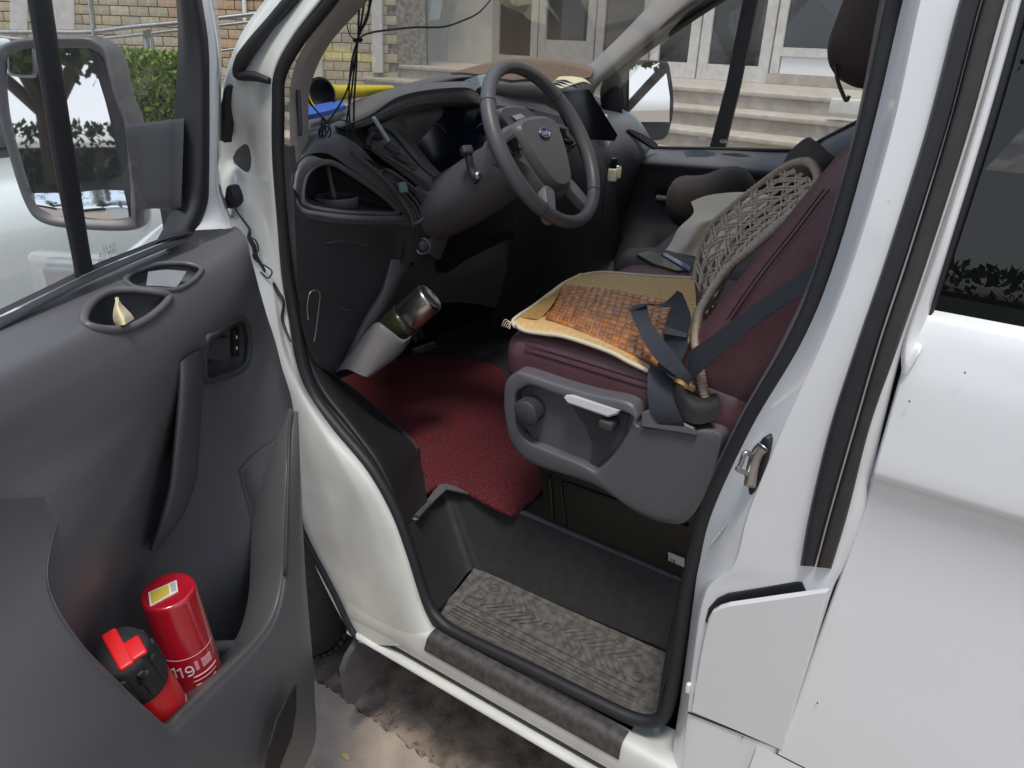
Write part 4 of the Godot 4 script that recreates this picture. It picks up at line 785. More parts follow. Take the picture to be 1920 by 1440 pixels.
# ------------------------------------------------------------------ dashboard
func dashboard() -> void:
	var d = part("dashboard", van)
	# base masses
	sheet("dash_top", [[Vector3(-1.450, 1.384, -0.369), Vector3(-1.550, 1.388, -0.605), Vector3(-1.620, 1.423, -0.895), Vector3(-1.640, 1.447, -1.205), Vector3(-1.640, 1.433, -1.554), Vector3(-1.620, 1.405, -1.912), Vector3(-1.550, 1.351, -2.112), Vector3(-1.450, 1.295, -2.227)],
		[Vector3(-1.320, 1.390, -0.261), Vector3(-1.350, 1.400, -0.427), Vector3(-1.420, 1.426, -0.683), Vector3(-1.450, 1.433, -0.987), Vector3(-1.450, 1.414, -1.287), Vector3(-1.430, 1.379, -1.626), Vector3(-1.420, 1.329, -1.912), Vector3(-1.380, 1.263, -2.138)],
		[Vector3(-1.240, 1.389, -0.196), Vector3(-1.220, 1.394, -0.305), Vector3(-1.250, 1.414, -0.520), Vector3(-1.280, 1.414, -0.813), Vector3(-1.280, 1.382, -1.092), Vector3(-1.280, 1.340, -1.405), Vector3(-1.280, 1.296, -1.688), Vector3(-1.270, 1.223, -1.971)],
		[Vector3(-1.220, 1.376, -0.184), Vector3(-1.180, 1.349, -0.317), Vector3(-1.260, 1.290, -0.587), Vector3(-1.320, 1.252, -0.894), Vector3(-1.260, 1.298, -1.111), Vector3(-1.250, 1.272, -1.397), Vector3(-1.240, 1.242, -1.640), Vector3(-1.220, 1.184, -1.921)]], 60, 24, M.dash, d)
	sheet("cluster_hood", [
		[Vector3(-1.420, 1.379, -0.424), Vector3(-1.420, 1.417, -0.516), Vector3(-1.400, 1.449, -0.656), Vector3(-1.400, 1.456, -0.780), Vector3(-1.400, 1.456, -0.952), Vector3(-1.400, 1.443, -1.039)],
		[Vector3(-1.200, 1.398, -0.250), Vector3(-1.170, 1.423, -0.312), Vector3(-1.140, 1.456, -0.366), Vector3(-1.120, 1.469, -0.438), Vector3(-1.115, 1.470, -0.563), Vector3(-1.140, 1.460, -0.653)],
		[Vector3(-1.190, 1.395, -0.252), Vector3(-1.155, 1.419, -0.299), Vector3(-1.125, 1.451, -0.352), Vector3(-1.105, 1.465, -0.422), Vector3(-1.100, 1.468, -0.557), Vector3(-1.130, 1.451, -0.648)],
		[Vector3(-1.190, 1.391, -0.267), Vector3(-1.155, 1.408, -0.298), Vector3(-1.125, 1.432, -0.341), Vector3(-1.105, 1.447, -0.418), Vector3(-1.100, 1.443, -0.565), Vector3(-1.130, 1.434, -0.650)],
		[Vector3(-1.200, 1.387, -0.284), Vector3(-1.170, 1.399, -0.318), Vector3(-1.150, 1.419, -0.375), Vector3(-1.130, 1.435, -0.455), Vector3(-1.130, 1.431, -0.608), Vector3(-1.150, 1.424, -0.680)],
		[Vector3(-1.300, 1.360, -0.461), Vector3(-1.300, 1.369, -0.498), Vector3(-1.300, 1.386, -0.576), Vector3(-1.300, 1.401, -0.680), Vector3(-1.300, 1.398, -0.839), Vector3(-1.300, 1.392, -0.902)]], 60, 40, M.dash, d)
	# upper hump with its hollow
	sheet("dash_hump", [[Vector3(-1.500, 1.438, -0.751), Vector3(-1.500, 1.454, -0.853), Vector3(-1.500, 1.467, -1.000), Vector3(-1.500, 1.467, -1.162)], [Vector3(-1.420, 1.442, -0.678), Vector3(-1.420, 1.458, -0.770), Vector3(-1.420, 1.470, -0.910), Vector3(-1.420, 1.470, -1.066)],
		[Vector3(-1.410, 1.439, -0.792), Vector3(-1.410, 1.447, -0.873), Vector3(-1.410, 1.462, -0.947), Vector3(-1.410, 1.463, -1.052)], [Vector3(-1.480, 1.427, -0.924), Vector3(-1.480, 1.434, -0.987), Vector3(-1.480, 1.450, -1.052), Vector3(-1.480, 1.451, -1.149)]], 24, 16, M.dash, d)
	# instrument cluster
	var cl = part("instrument_cluster", d)
	return_cluster(cl)
	# button shelf beside the cluster
	sheet("button_shelf", [[Vector3(-1.170, 1.398, -0.318), Vector3(-1.170, 1.375, -0.383), Vector3(-1.165, 1.297, -0.474), Vector3(-1.160, 1.247, -0.559), Vector3(-1.155, 1.231, -0.617)], [Vector3(-1.160, 1.387, -0.299), Vector3(-1.155, 1.362, -0.344), Vector3(-1.150, 1.297, -0.428), Vector3(-1.145, 1.243, -0.532), Vector3(-1.145, 1.226, -0.604)],
		[Vector3(-1.165, 1.372, -0.293), Vector3(-1.160, 1.348, -0.320), Vector3(-1.155, 1.301, -0.392), Vector3(-1.150, 1.249, -0.484), Vector3(-1.150, 1.223, -0.567)], [Vector3(-1.170, 1.365, -0.298), Vector3(-1.165, 1.344, -0.317), Vector3(-1.160, 1.296, -0.391), Vector3(-1.155, 1.238, -0.486), Vector3(-1.155, 1.212, -0.565)]], 36, 16, M.dash, d)
	for k in 3:
		var q: Array = [[Vector3(-1.148, 1.357, -0.336), Vector3(-1.148, 1.364, -0.353), Vector3(-1.148, 1.344, -0.379), Vector3(-1.148, 1.337, -0.362)], [Vector3(-1.147, 1.334, -0.364), Vector3(-1.147, 1.342, -0.382), Vector3(-1.147, 1.321, -0.409), Vector3(-1.147, 1.313, -0.391)], [Vector3(-1.146, 1.311, -0.393), Vector3(-1.146, 1.318, -0.412), Vector3(-1.146, 1.300, -0.437), Vector3(-1.146, 1.294, -0.420)]][k]
		plate("button", q, Vector3(0.9, 0.42, 0.1), 0.01, M.dash_dark, d, 0.0015)
	# cup holder pod
	var cp = part("cup_holder", d)
	var rim = [Vector3(-1.145, 1.278, -0.094), Vector3(-1.150, 1.304, -0.103), Vector3(-1.155, 1.323, -0.119), Vector3(-1.160, 1.336, -0.148), Vector3(-1.160, 1.339, -0.177), Vector3(-1.160, 1.332, -0.202), Vector3(-1.160, 1.312, -0.238), Vector3(-1.162, 1.286, -0.282), Vector3(-1.166, 1.254, -0.334), Vector3(-1.170, 1.220, -0.380), Vector3(-1.170, 1.205, -0.394), Vector3(-1.168, 1.203, -0.373), Vector3(-1.160, 1.218, -0.290), Vector3(-1.152, 1.235, -0.204), Vector3(-1.146, 1.252, -0.138), Vector3(-1.144, 1.265, -0.104)]
	wire("pod_rim", rim, 0.0058, M.dash, cp, 12, 6, true)
	sheet("pod_skirt", [[Vector3(-1.135, 1.307, -0.066), Vector3(-1.148, 1.334, -0.085), Vector3(-1.156, 1.352, -0.111), Vector3(-1.160, 1.356, -0.139), Vector3(-1.164, 1.338, -0.189), Vector3(-1.164, 1.320, -0.232)], [Vector3(-1.130, 1.301, -0.068), Vector3(-1.140, 1.328, -0.085), Vector3(-1.150, 1.345, -0.113), Vector3(-1.154, 1.348, -0.144), Vector3(-1.158, 1.340, -0.185), Vector3(-1.160, 1.324, -0.219)], [Vector3(-1.138, 1.284, -0.085), Vector3(-1.142, 1.308, -0.094), Vector3(-1.148, 1.327, -0.110), Vector3(-1.153, 1.339, -0.141), Vector3(-1.156, 1.340, -0.173), Vector3(-1.157, 1.332, -0.202)]], 30, 14, M.dash, cp)
	sheet("pod_lip", [[Vector3(-1.128, 1.288, -0.066), Vector3(-1.130, 1.267, -0.083), Vector3(-1.134, 1.252, -0.127), Vector3(-1.142, 1.235, -0.194), Vector3(-1.150, 1.217, -0.279), Vector3(-1.160, 1.201, -0.372), Vector3(-1.165, 1.195, -0.417)], [Vector3(-1.120, 1.285, -0.053), Vector3(-1.122, 1.262, -0.073), Vector3(-1.128, 1.247, -0.120), Vector3(-1.136, 1.228, -0.187), Vector3(-1.146, 1.209, -0.275), Vector3(-1.156, 1.192, -0.370), Vector3(-1.162, 1.180, -0.421)], [Vector3(-1.125, 1.278, -0.054), Vector3(-1.128, 1.252, -0.075), Vector3(-1.134, 1.234, -0.125), Vector3(-1.142, 1.216, -0.192), Vector3(-1.152, 1.197, -0.280), Vector3(-1.162, 1.179, -0.376), Vector3(-1.168, 1.165, -0.427)]], 40, 10, M.dash, cp)
	var fb = [Vector3(-1.250, 1.256, -0.187), Vector3(-1.270, 1.243, -0.253), Vector3(-1.275, 1.231, -0.321), Vector3(-1.250, 1.223, -0.363), Vector3(-1.185, 1.206, -0.405)]
	sheet("pod_back", [[Vector3(-1.165, 1.301, -0.113), Vector3(-1.170, 1.335, -0.158), Vector3(-1.170, 1.333, -0.205), Vector3(-1.170, 1.284, -0.292), Vector3(-1.172, 1.209, -0.391)], [Vector3(-1.250, 1.278, -0.188), Vector3(-1.270, 1.306, -0.249), Vector3(-1.275, 1.302, -0.305), Vector3(-1.250, 1.254, -0.373), Vector3(-1.180, 1.208, -0.400)], fb], 30, 16, M.dash_dark, cp)
	sheet("pod_floor", [fb, [Vector3(-1.190, 1.261, -0.133), Vector3(-1.200, 1.248, -0.188), Vector3(-1.205, 1.234, -0.256), Vector3(-1.200, 1.220, -0.325), Vector3(-1.178, 1.205, -0.399)], [Vector3(-1.145, 1.267, -0.097), Vector3(-1.147, 1.251, -0.139), Vector3(-1.153, 1.235, -0.205), Vector3(-1.161, 1.217, -0.291), Vector3(-1.170, 1.204, -0.390)]], 30, 12, M.trim, cp)
	var rc = Vector3(-1.210, 1.254, -0.244)
	var ring = []
	for k in 16: ring.append(rc + Vector3(cos(TAU * k / 16) * 0.044, 0, sin(TAU * k / 16) * 0.044))
	wire("cup_ring", ring, 0.0032, M.trim, cp, 10, 3, true)
	turned("cup_ring", Transform3D(Basis(), rc - Vector3(0, 0.02, 0)), [Vector2(0.047, 0.02), Vector2(0.0465, 0.0), Vector2(0.043, 0.0), Vector2(0.041, 0.02)], M.dash, cp, 36)
	wire("pod_post", [Vector3(-1.225, 1.321, -0.240), Vector3(-1.220, 1.297, -0.239), Vector3(-1.215, 1.273, -0.239), Vector3(-1.210, 1.251, -0.240)], [0.0045, 0.005, 0.006, 0.008], M.trim, cp, 8, 4)
	# cheek between pod and vent
	sheet("dash_cheek", [[Vector3(-1.120, 1.311, -0.047), Vector3(-1.145, 1.337, -0.081), Vector3(-1.155, 1.356, -0.113), Vector3(-1.160, 1.359, -0.162), Vector3(-1.160, 1.346, -0.201), Vector3(-1.160, 1.314, -0.249), Vector3(-1.165, 1.270, -0.315), Vector3(-1.170, 1.221, -0.386), Vector3(-1.170, 1.184, -0.419), Vector3(-1.165, 1.174, -0.409)],
		[Vector3(-1.140, 1.327, -0.070), Vector3(-1.170, 1.358, -0.119), Vector3(-1.170, 1.374, -0.148), Vector3(-1.165, 1.375, -0.185), Vector3(-1.160, 1.354, -0.227), Vector3(-1.160, 1.320, -0.278), Vector3(-1.160, 1.279, -0.334), Vector3(-1.165, 1.230, -0.400), Vector3(-1.165, 1.185, -0.436), Vector3(-1.160, 1.168, -0.422)],
		[Vector3(-1.180, 1.348, -0.115), Vector3(-1.210, 1.370, -0.162), Vector3(-1.200, 1.384, -0.188), Vector3(-1.180, 1.389, -0.224), Vector3(-1.165, 1.366, -0.268), Vector3(-1.155, 1.336, -0.298), Vector3(-1.155, 1.293, -0.343), Vector3(-1.160, 1.244, -0.403), Vector3(-1.160, 1.188, -0.449), Vector3(-1.160, 1.163, -0.450)]], 60, 20, M.dash, d)
	# air vent: bezel, slats
	var av = part("air_vent", d)
	wire("bezel", [Vector3(-1.152, 1.300, -0.320), Vector3(-1.152, 1.305, -0.347), Vector3(-1.152, 1.272, -0.406), Vector3(-1.152, 1.236, -0.453), Vector3(-1.152, 1.209, -0.473), Vector3(-1.152, 1.187, -0.477), Vector3(-1.152, 1.172, -0.428), Vector3(-1.152, 1.193, -0.419), Vector3(-1.152, 1.244, -0.377)], 0.0036, M.dash, av, 8, 5, true)
	sheet("duct", [[Vector3(-1.180, 1.299, -0.374), Vector3(-1.180, 1.266, -0.438), Vector3(-1.180, 1.227, -0.490), Vector3(-1.180, 1.193, -0.515), Vector3(-1.180, 1.165, -0.508)], [Vector3(-1.200, 1.290, -0.381), Vector3(-1.200, 1.249, -0.441), Vector3(-1.200, 1.210, -0.485), Vector3(-1.200, 1.180, -0.508), Vector3(-1.200, 1.156, -0.511)], [Vector3(-1.180, 1.291, -0.350), Vector3(-1.180, 1.234, -0.405), Vector3(-1.180, 1.184, -0.449), Vector3(-1.180, 1.169, -0.456), Vector3(-1.180, 1.159, -0.468)]], 20, 8, M.black, av)
	for k in 4:
		var f = 0.14 + 0.24 * k
		var lo = [Vector3(-1.156, 1.297, -0.328), Vector3(-1.156, 1.242, -0.382), Vector3(-1.156, 1.192, -0.424), Vector3(-1.156, 1.171, -0.434)]; var hi = [Vector3(-1.156, 1.303, -0.350), Vector3(-1.156, 1.270, -0.410), Vector3(-1.156, 1.232, -0.461), Vector3(-1.156, 1.186, -0.480)]
		var q = []
		for m in 9: q.append(crv(lo, m / 8.0).lerp(crv(hi, m / 8.0), f))
		wire("slat", q, 0.0034, M.trim, av, 6, 3, false, 0.5, Vector3(0.2, 0.6, 0.8))
	for k in 3: wire("upper_slot", [Vector3(-1.147, 1.336, -0.273)+ Vector3(-0.001, -0.005 * k, -0.008 * k), Vector3(-1.147, 1.327, -0.298) + Vector3(-0.001, -0.005 * k, -0.009 * k), Vector3(-1.150, 1.312, -0.324) + Vector3(-0.001, -0.004 * k, -0.009 * k)], 0.0022, M.black, av, 6, 3)
	wire("ridge", [Vector3(-1.150, 1.356, -0.236), Vector3(-1.146, 1.325, -0.280), Vector3(-1.147, 1.286, -0.331), Vector3(-1.152, 1.238, -0.386), Vector3(-1.156, 1.193, -0.422), Vector3(-1.160, 1.161, -0.433)], 0.0042, M.trim, av, 8, 5)
	sheet("dash_rib", [[Vector3(-1.160, 1.347, -0.312), Vector3(-1.152, 1.306, -0.386), Vector3(-1.150, 1.264, -0.451), Vector3(-1.152, 1.225, -0.492), Vector3(-1.155, 1.185, -0.502), Vector3(-1.160, 1.153, -0.496), Vector3(-1.170, 1.094, -0.486)], [Vector3(-1.152, 1.347, -0.323), Vector3(-1.142, 1.310, -0.385), Vector3(-1.140, 1.269, -0.457), Vector3(-1.142, 1.230, -0.501), Vector3(-1.145, 1.185, -0.512), Vector3(-1.150, 1.147, -0.504), Vector3(-1.160, 1.084, -0.494)],
		[Vector3(-1.160, 1.330, -0.375), Vector3(-1.150, 1.284, -0.456), Vector3(-1.148, 1.244, -0.523), Vector3(-1.150, 1.212, -0.550), Vector3(-1.155, 1.173, -0.560), Vector3(-1.160, 1.124, -0.549), Vector3(-1.170, 1.063, -0.531)], [Vector3(-1.180, 1.317, -0.409), Vector3(-1.180, 1.263, -0.510), Vector3(-1.180, 1.226, -0.592), Vector3(-1.190, 1.191, -0.622), Vector3(-1.200, 1.150, -0.639), Vector3(-1.200, 1.101, -0.621), Vector3(-1.200, 1.046, -0.585)]], 44, 18, M.dash, d)
	# lamp knob
	var lk = part("lamp_switch", d)
	sheet("switch_plate", [[Vector3(-1.165, 1.169, -0.409), Vector3(-1.160, 1.163, -0.448), Vector3(-1.160, 1.154, -0.500)], [Vector3(-1.165, 1.130, -0.411), Vector3(-1.162, 1.122, -0.453), Vector3(-1.165, 1.116, -0.501)], [Vector3(-1.170, 1.082, -0.407), Vector3(-1.170, 1.074, -0.443), Vector3(-1.175, 1.069, -0.499)]], 14, 14, M.dash_dark, lk)
	var kx = along(Vector3(-1.165, 1.110, -0.470), Vector3(-1.165, 1.110, -0.470) + Vector3(0.72, 0.1, 0.3))
	turned("knob", kx, [Vector2(0.001, 0.018), Vector2(0.012, 0.018), Vector2(0.0145, 0.014), Vector2(0.016, 0.0)], M.dash_dark, lk, 28)
	turned("knob_ring", kx, [Vector2(0.0165, 0.0), Vector2(0.0175, 0.007), Vector2(0.0195, 0.007), Vector2(0.0205, 0.0)], M.silver_plastic, lk, 32)
	# lower cover with its embossed arcs
	sheet("lower_cover", [[Vector3(-1.110, 1.310, -0.042), Vector3(-1.130, 1.270, -0.073), Vector3(-1.150, 1.244, -0.141), Vector3(-1.158, 1.219, -0.236), Vector3(-1.165, 1.199, -0.333), Vector3(-1.168, 1.192, -0.389), Vector3(-1.165, 1.168, -0.416)],
		[Vector3(-1.105, 1.295, -0.040), Vector3(-1.120, 1.263, -0.065), Vector3(-1.140, 1.236, -0.133), Vector3(-1.150, 1.207, -0.230), Vector3(-1.158, 1.185, -0.326), Vector3(-1.165, 1.167, -0.379), Vector3(-1.168, 1.132, -0.414)],
		[Vector3(-1.110, 1.196, -0.038), Vector3(-1.130, 1.177, -0.087), Vector3(-1.150, 1.158, -0.147), Vector3(-1.170, 1.134, -0.241), Vector3(-1.185, 1.118, -0.332), Vector3(-1.190, 1.110, -0.391), Vector3(-1.190, 1.076, -0.427)],
		[Vector3(-1.120, 1.102, -0.042), Vector3(-1.140, 1.079, -0.093), Vector3(-1.170, 1.050, -0.170), Vector3(-1.190, 1.029, -0.244), Vector3(-1.205, 1.019, -0.311), Vector3(-1.215, 1.013, -0.359), Vector3(-1.220, 1.012, -0.379)],
		[Vector3(-1.130, 1.023, -0.053), Vector3(-1.150, 0.993, -0.100), Vector3(-1.180, 0.961, -0.163), Vector3(-1.200, 0.942, -0.217), Vector3(-1.220, 0.930, -0.266), Vector3(-1.230, 0.923, -0.299), Vector3(-1.240, 0.918, -0.316)],
		[Vector3(-1.140, 0.939, -0.085), Vector3(-1.160, 0.913, -0.116), Vector3(-1.180, 0.887, -0.151), Vector3(-1.200, 0.867, -0.182), Vector3(-1.220, 0.851, -0.209), Vector3(-1.235, 0.838, -0.229), Vector3(-1.245, 0.832, -0.242)]], 50, 50, M.dash_dark, d)
	wire("cover_line", [Vector3(-1.143, 1.184, -0.143), Vector3(-1.155, 1.176, -0.198), Vector3(-1.165, 1.160, -0.251), Vector3(-1.172, 1.143, -0.294)], 0.0012, M.dash, d, 6, 4)
	wire("cover_line", [Vector3(-1.165, 1.070, -0.163), Vector3(-1.170, 1.043, -0.177), Vector3(-1.178, 1.019, -0.207), Vector3(-1.190, 1.001, -0.244)], 0.0011, M.dash, d, 6, 4)
	# pale bottle pocket
	sheet("pocket_spine", [[Vector3(-1.200, 1.082, -0.393), Vector3(-1.220, 1.008, -0.375), Vector3(-1.230, 0.962, -0.338), Vector3(-1.240, 0.919, -0.305), Vector3(-1.245, 0.863, -0.268), Vector3(-1.240, 0.839, -0.229)], [Vector3(-1.190, 1.089, -0.392), Vector3(-1.205, 1.012, -0.374), Vector3(-1.215, 0.959, -0.338), Vector3(-1.220, 0.916, -0.304), Vector3(-1.230, 0.863, -0.271), Vector3(-1.235, 0.842, -0.237)],
		[Vector3(-1.195, 1.073, -0.439), Vector3(-1.205, 1.017, -0.408), Vector3(-1.215, 0.959, -0.378), Vector3(-1.220, 0.924, -0.351), Vector3(-1.225, 0.873, -0.315), Vector3(-1.225, 0.838, -0.263)], [Vector3(-1.220, 1.052, -0.490), Vector3(-1.240, 0.996, -0.466), Vector3(-1.250, 0.938, -0.434), Vector3(-1.260, 0.897, -0.411), Vector3(-1.250, 0.854, -0.355), Vector3(-1.235, 0.823, -0.290)]], 40, 18, M.trim_light, d)
	sheet("pocket_front", [[Vector3(-1.225, 0.899, -0.299), Vector3(-1.200, 0.933, -0.308), Vector3(-1.170, 0.958, -0.311), Vector3(-1.140, 0.944, -0.318), Vector3(-1.120, 0.921, -0.335), Vector3(-1.120, 0.915, -0.358), Vector3(-1.150, 0.910, -0.416)], [Vector3(-1.215, 0.900, -0.282), Vector3(-1.190, 0.934, -0.294), Vector3(-1.160, 0.957, -0.298), Vector3(-1.130, 0.944, -0.305), Vector3(-1.110, 0.920, -0.324), Vector3(-1.110, 0.915, -0.348), Vector3(-1.145, 0.909, -0.414)],
		[Vector3(-1.220, 0.874, -0.253), Vector3(-1.190, 0.899, -0.263), Vector3(-1.160, 0.914, -0.269), Vector3(-1.135, 0.900, -0.282), Vector3(-1.125, 0.880, -0.309), Vector3(-1.130, 0.875, -0.337), Vector3(-1.160, 0.869, -0.394)], [Vector3(-1.235, 0.840, -0.226), Vector3(-1.210, 0.853, -0.234), Vector3(-1.180, 0.858, -0.229), Vector3(-1.160, 0.851, -0.236), Vector3(-1.150, 0.843, -0.250), Vector3(-1.160, 0.837, -0.281), Vector3(-1.180, 0.831, -0.328)]], 44, 24, M.trim_light, d)
	# knee panel and the dark underside
	sheet("knee_panel", [[Vector3(-1.270, 1.006, -0.488), Vector3(-1.250, 1.045, -0.589), Vector3(-1.270, 1.035, -0.754), Vector3(-1.280, 1.018, -0.911), Vector3(-1.280, 1.013, -1.059)], [Vector3(-1.300, 0.914, -0.481), Vector3(-1.280, 0.963, -0.600), Vector3(-1.290, 0.940, -0.754), Vector3(-1.300, 0.909, -0.914), Vector3(-1.300, 0.891, -1.047)], [Vector3(-1.330, 0.824, -0.457), Vector3(-1.330, 0.865, -0.610), Vector3(-1.330, 0.847, -0.780), Vector3(-1.340, 0.801, -0.929), Vector3(-1.340, 0.754, -1.049)]], 30, 20, M.dash, d)
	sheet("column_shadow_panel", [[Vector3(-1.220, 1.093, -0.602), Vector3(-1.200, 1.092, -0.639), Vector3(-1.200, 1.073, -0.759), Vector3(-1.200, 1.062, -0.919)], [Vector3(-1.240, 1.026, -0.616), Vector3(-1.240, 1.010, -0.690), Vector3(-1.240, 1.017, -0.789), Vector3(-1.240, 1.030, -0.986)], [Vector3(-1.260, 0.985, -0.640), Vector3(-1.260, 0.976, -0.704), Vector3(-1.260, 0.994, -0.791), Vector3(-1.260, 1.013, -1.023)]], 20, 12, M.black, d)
	sheet("centre_stack", [[Vector3(-1.280, 1.389, -1.091), Vector3(-1.250, 1.362, -1.214), Vector3(-1.240, 1.336, -1.388), Vector3(-1.250, 1.298, -1.566)], [Vector3(-1.220, 1.220, -1.011), Vector3(-1.180, 1.193, -1.148), Vector3(-1.190, 1.183, -1.357), Vector3(-1.220, 1.152, -1.597)], [Vector3(-1.260, 1.019, -1.026), Vector3(-1.220, 0.975, -1.206), Vector3(-1.220, 0.964, -1.467), Vector3(-1.250, 0.930, -1.746)], [Vector3(-1.360, 0.738, -1.078), Vector3(-1.340, 0.632, -1.405), Vector3(-1.340, 0.606, -1.747), Vector3(-1.360, 0.600, -2.143)], [Vector3(-1.450, 0.504, -1.115), Vector3(-1.420, 0.349, -1.523), Vector3(-1.420, 0.281, -1.949), Vector3(-1.420, 0.327, -2.329)]], 36, 36, M.dash_dark, d)
	# vent beside the wheel
	var cv = part("centre_vent", d)
	plate("vent_housing", [Vector3(-1.200, 1.397, -0.844), Vector3(-1.200, 1.408, -0.886), Vector3(-1.200, 1.401, -0.967), Vector3(-1.200, 1.366, -1.034), Vector3(-1.200, 1.341, -1.013), Vector3(-1.200, 1.334, -0.917), Vector3(-1.200, 1.352, -0.861)], Vector3(1, 0.35, 0), 0.04, M.dash, cv, 0.004, 2)
	plate("vent_tab", [Vector3(-1.190, 1.382, -0.886), Vector3(-1.190, 1.386, -0.933), Vector3(-1.190, 1.375, -0.950), Vector3(-1.190, 1.369, -0.902)], Vector3(1, 0.35, 0), 0.01, M.silver_plastic, cv, 0.001)
	for k in 3: wire("slat", [Vector3(-1.188, 1.365, -0.894) + Vector3(0, -0.006 * k, -0.004 * k), Vector3(-1.188, 1.370, -0.986) + Vector3(0, -0.006 * k, -0.004 * k)], 0.002, M.black, cv, 6, 2)
	# right-hand end of the dashboard
	sheet("dash_far_end", [[Vector3(-1.550, 1.337, -1.920), Vector3(-1.480, 1.331, -1.981), Vector3(-1.440, 1.317, -2.098), Vector3(-1.380, 1.272, -2.136), Vector3(-1.320, 1.204, -2.139)], [Vector3(-1.360, 1.336, -1.618), Vector3(-1.320, 1.328, -1.717), Vector3(-1.290, 1.310, -1.829), Vector3(-1.260, 1.263, -1.910), Vector3(-1.240, 1.192, -1.984)],
		[Vector3(-1.250, 1.297, -1.461), Vector3(-1.220, 1.282, -1.572), Vector3(-1.200, 1.262, -1.671), Vector3(-1.200, 1.220, -1.790), Vector3(-1.210, 1.173, -1.917)], [Vector3(-1.220, 1.185, -1.469), Vector3(-1.200, 1.176, -1.574), Vector3(-1.200, 1.160, -1.685), Vector3(-1.200, 1.147, -1.804), Vector3(-1.220, 1.147, -1.947)],
		[Vector3(-1.250, 1.035, -1.593), Vector3(-1.250, 1.028, -1.703), Vector3(-1.250, 1.022, -1.820), Vector3(-1.260, 1.021, -1.965), Vector3(-1.280, 1.031, -2.112)], [Vector3(-1.350, 0.790, -1.829), Vector3(-1.350, 0.788, -1.951), Vector3(-1.350, 0.786, -2.081), Vector3(-1.360, 0.778, -2.242), Vector3(-1.380, 0.770, -2.406)]], 36, 40, M.dash, d)
	plate("far_vent", [Vector3(-1.205, 1.286, -1.659), Vector3(-1.205, 1.285, -1.694), Vector3(-1.205, 1.231, -1.808), Vector3(-1.205, 1.194, -1.837), Vector3(-1.205, 1.192, -1.808), Vector3(-1.205, 1.221, -1.754)], Vector3(1, 0.5, 0.1), 0.01, M.black, d, 0.001, 2)
	# tablet screen on the dash
	var tb = part("screen_unit", d)
	plate("case", [Vector3(-1.190, 1.436, -1.100), Vector3(-1.190, 1.435, -1.259), Vector3(-1.190, 1.286, -1.384), Vector3(-1.190, 1.270, -1.369), Vector3(-1.190, 1.296, -1.185)], Vector3(1, 0.2, 0.25), 0.02, M.gloss_black, tb, 0.003)
	plate("display", [Vector3(-1.187, 1.429, -1.114), Vector3(-1.187, 1.428, -1.244), Vector3(-1.187, 1.292, -1.356), Vector3(-1.187, 1.306, -1.191)], Vector3(1, 0.2, 0.25), 0.002, M.screen, tb, 0.0)
	# pedals
	var pd = part("pedals", d)
	for q in [[Vector3(-1.360, 0.732, -0.645), Vector3(-1.360, 0.730, -0.688), Vector3(-1.360, 0.702, -0.700), Vector3(-1.360, 0.705, -0.658)], [Vector3(-1.380, 0.719, -0.697), Vector3(-1.380, 0.710, -0.767), Vector3(-1.380, 0.684, -0.777), Vector3(-1.380, 0.690, -0.711)]]:
		plate("pedal", q, Vector3(0.8, 0.6, 0), 0.01, M.rubber, pd, 0.002)
		for k in 4: wire("pedal_rib", [q[0].lerp(q[3], 0.1 + 0.25 * k) + Vector3(0.004, 0.003, 0), q[1].lerp(q[2], 0.1 + 0.25 * k) + Vector3(0.004, 0.003, 0)], 0.0022, M.zinc, pd, 6, 1)
		wire("pedal_arm", [q[0] + Vector3(0, 0.02, -0.02), q[0] + Vector3(-0.1, 0.2, -0.03)], 0.008, M.rubber, pd, 6, 2)

func return_cluster(cl: Node3D) -> void:
	plate("lens", [Vector3(-1.260, 1.380, -0.526), Vector3(-1.260, 1.406, -0.590), Vector3(-1.260, 1.412, -0.717), Vector3(-1.260, 1.405, -0.909), Vector3(-1.260, 1.383, -1.105), Vector3(-1.260, 1.232, -1.148), Vector3(-1.260, 1.207, -0.890), Vector3(-1.260, 1.214, -0.717), Vector3(-1.260, 1.246, -0.628), Vector3(-1.260, 1.292, -0.562), Vector3(-1.260, 1.344, -0.528)], Vector3(1, 0.15, 0), 0.01, M.cluster_lens, cl, 0.001)
	sheet("surround", [[Vector3(-1.170, 1.395, -0.326), Vector3(-1.165, 1.378, -0.379), Vector3(-1.160, 1.299, -0.468), Vector3(-1.155, 1.247, -0.553), Vector3(-1.150, 1.232, -0.614)], [Vector3(-1.170, 1.405, -0.373), Vector3(-1.180, 1.373, -0.424), Vector3(-1.190, 1.300, -0.516), Vector3(-1.200, 1.249, -0.607), Vector3(-1.200, 1.234, -0.676)], [Vector3(-1.180, 1.416, -0.435), Vector3(-1.240, 1.358, -0.522), Vector3(-1.250, 1.292, -0.600), Vector3(-1.250, 1.245, -0.668), Vector3(-1.250, 1.234, -0.736)]], 30, 12, M.dash, cl)
	for k in 2:
		var o: Vector3 = [Vector3(-1.257, 1.331, -0.636), Vector3(-1.257, 1.318, -0.844)][k]
		var dial = []
		for j in 24: dial.append(o + Vector3(0, cos(TAU * j / 24) * 0.042, sin(TAU * j / 24) * 0.045))
		wire("dial_ring", dial, 0.0022, M.dash, cl, 6, 2, true)

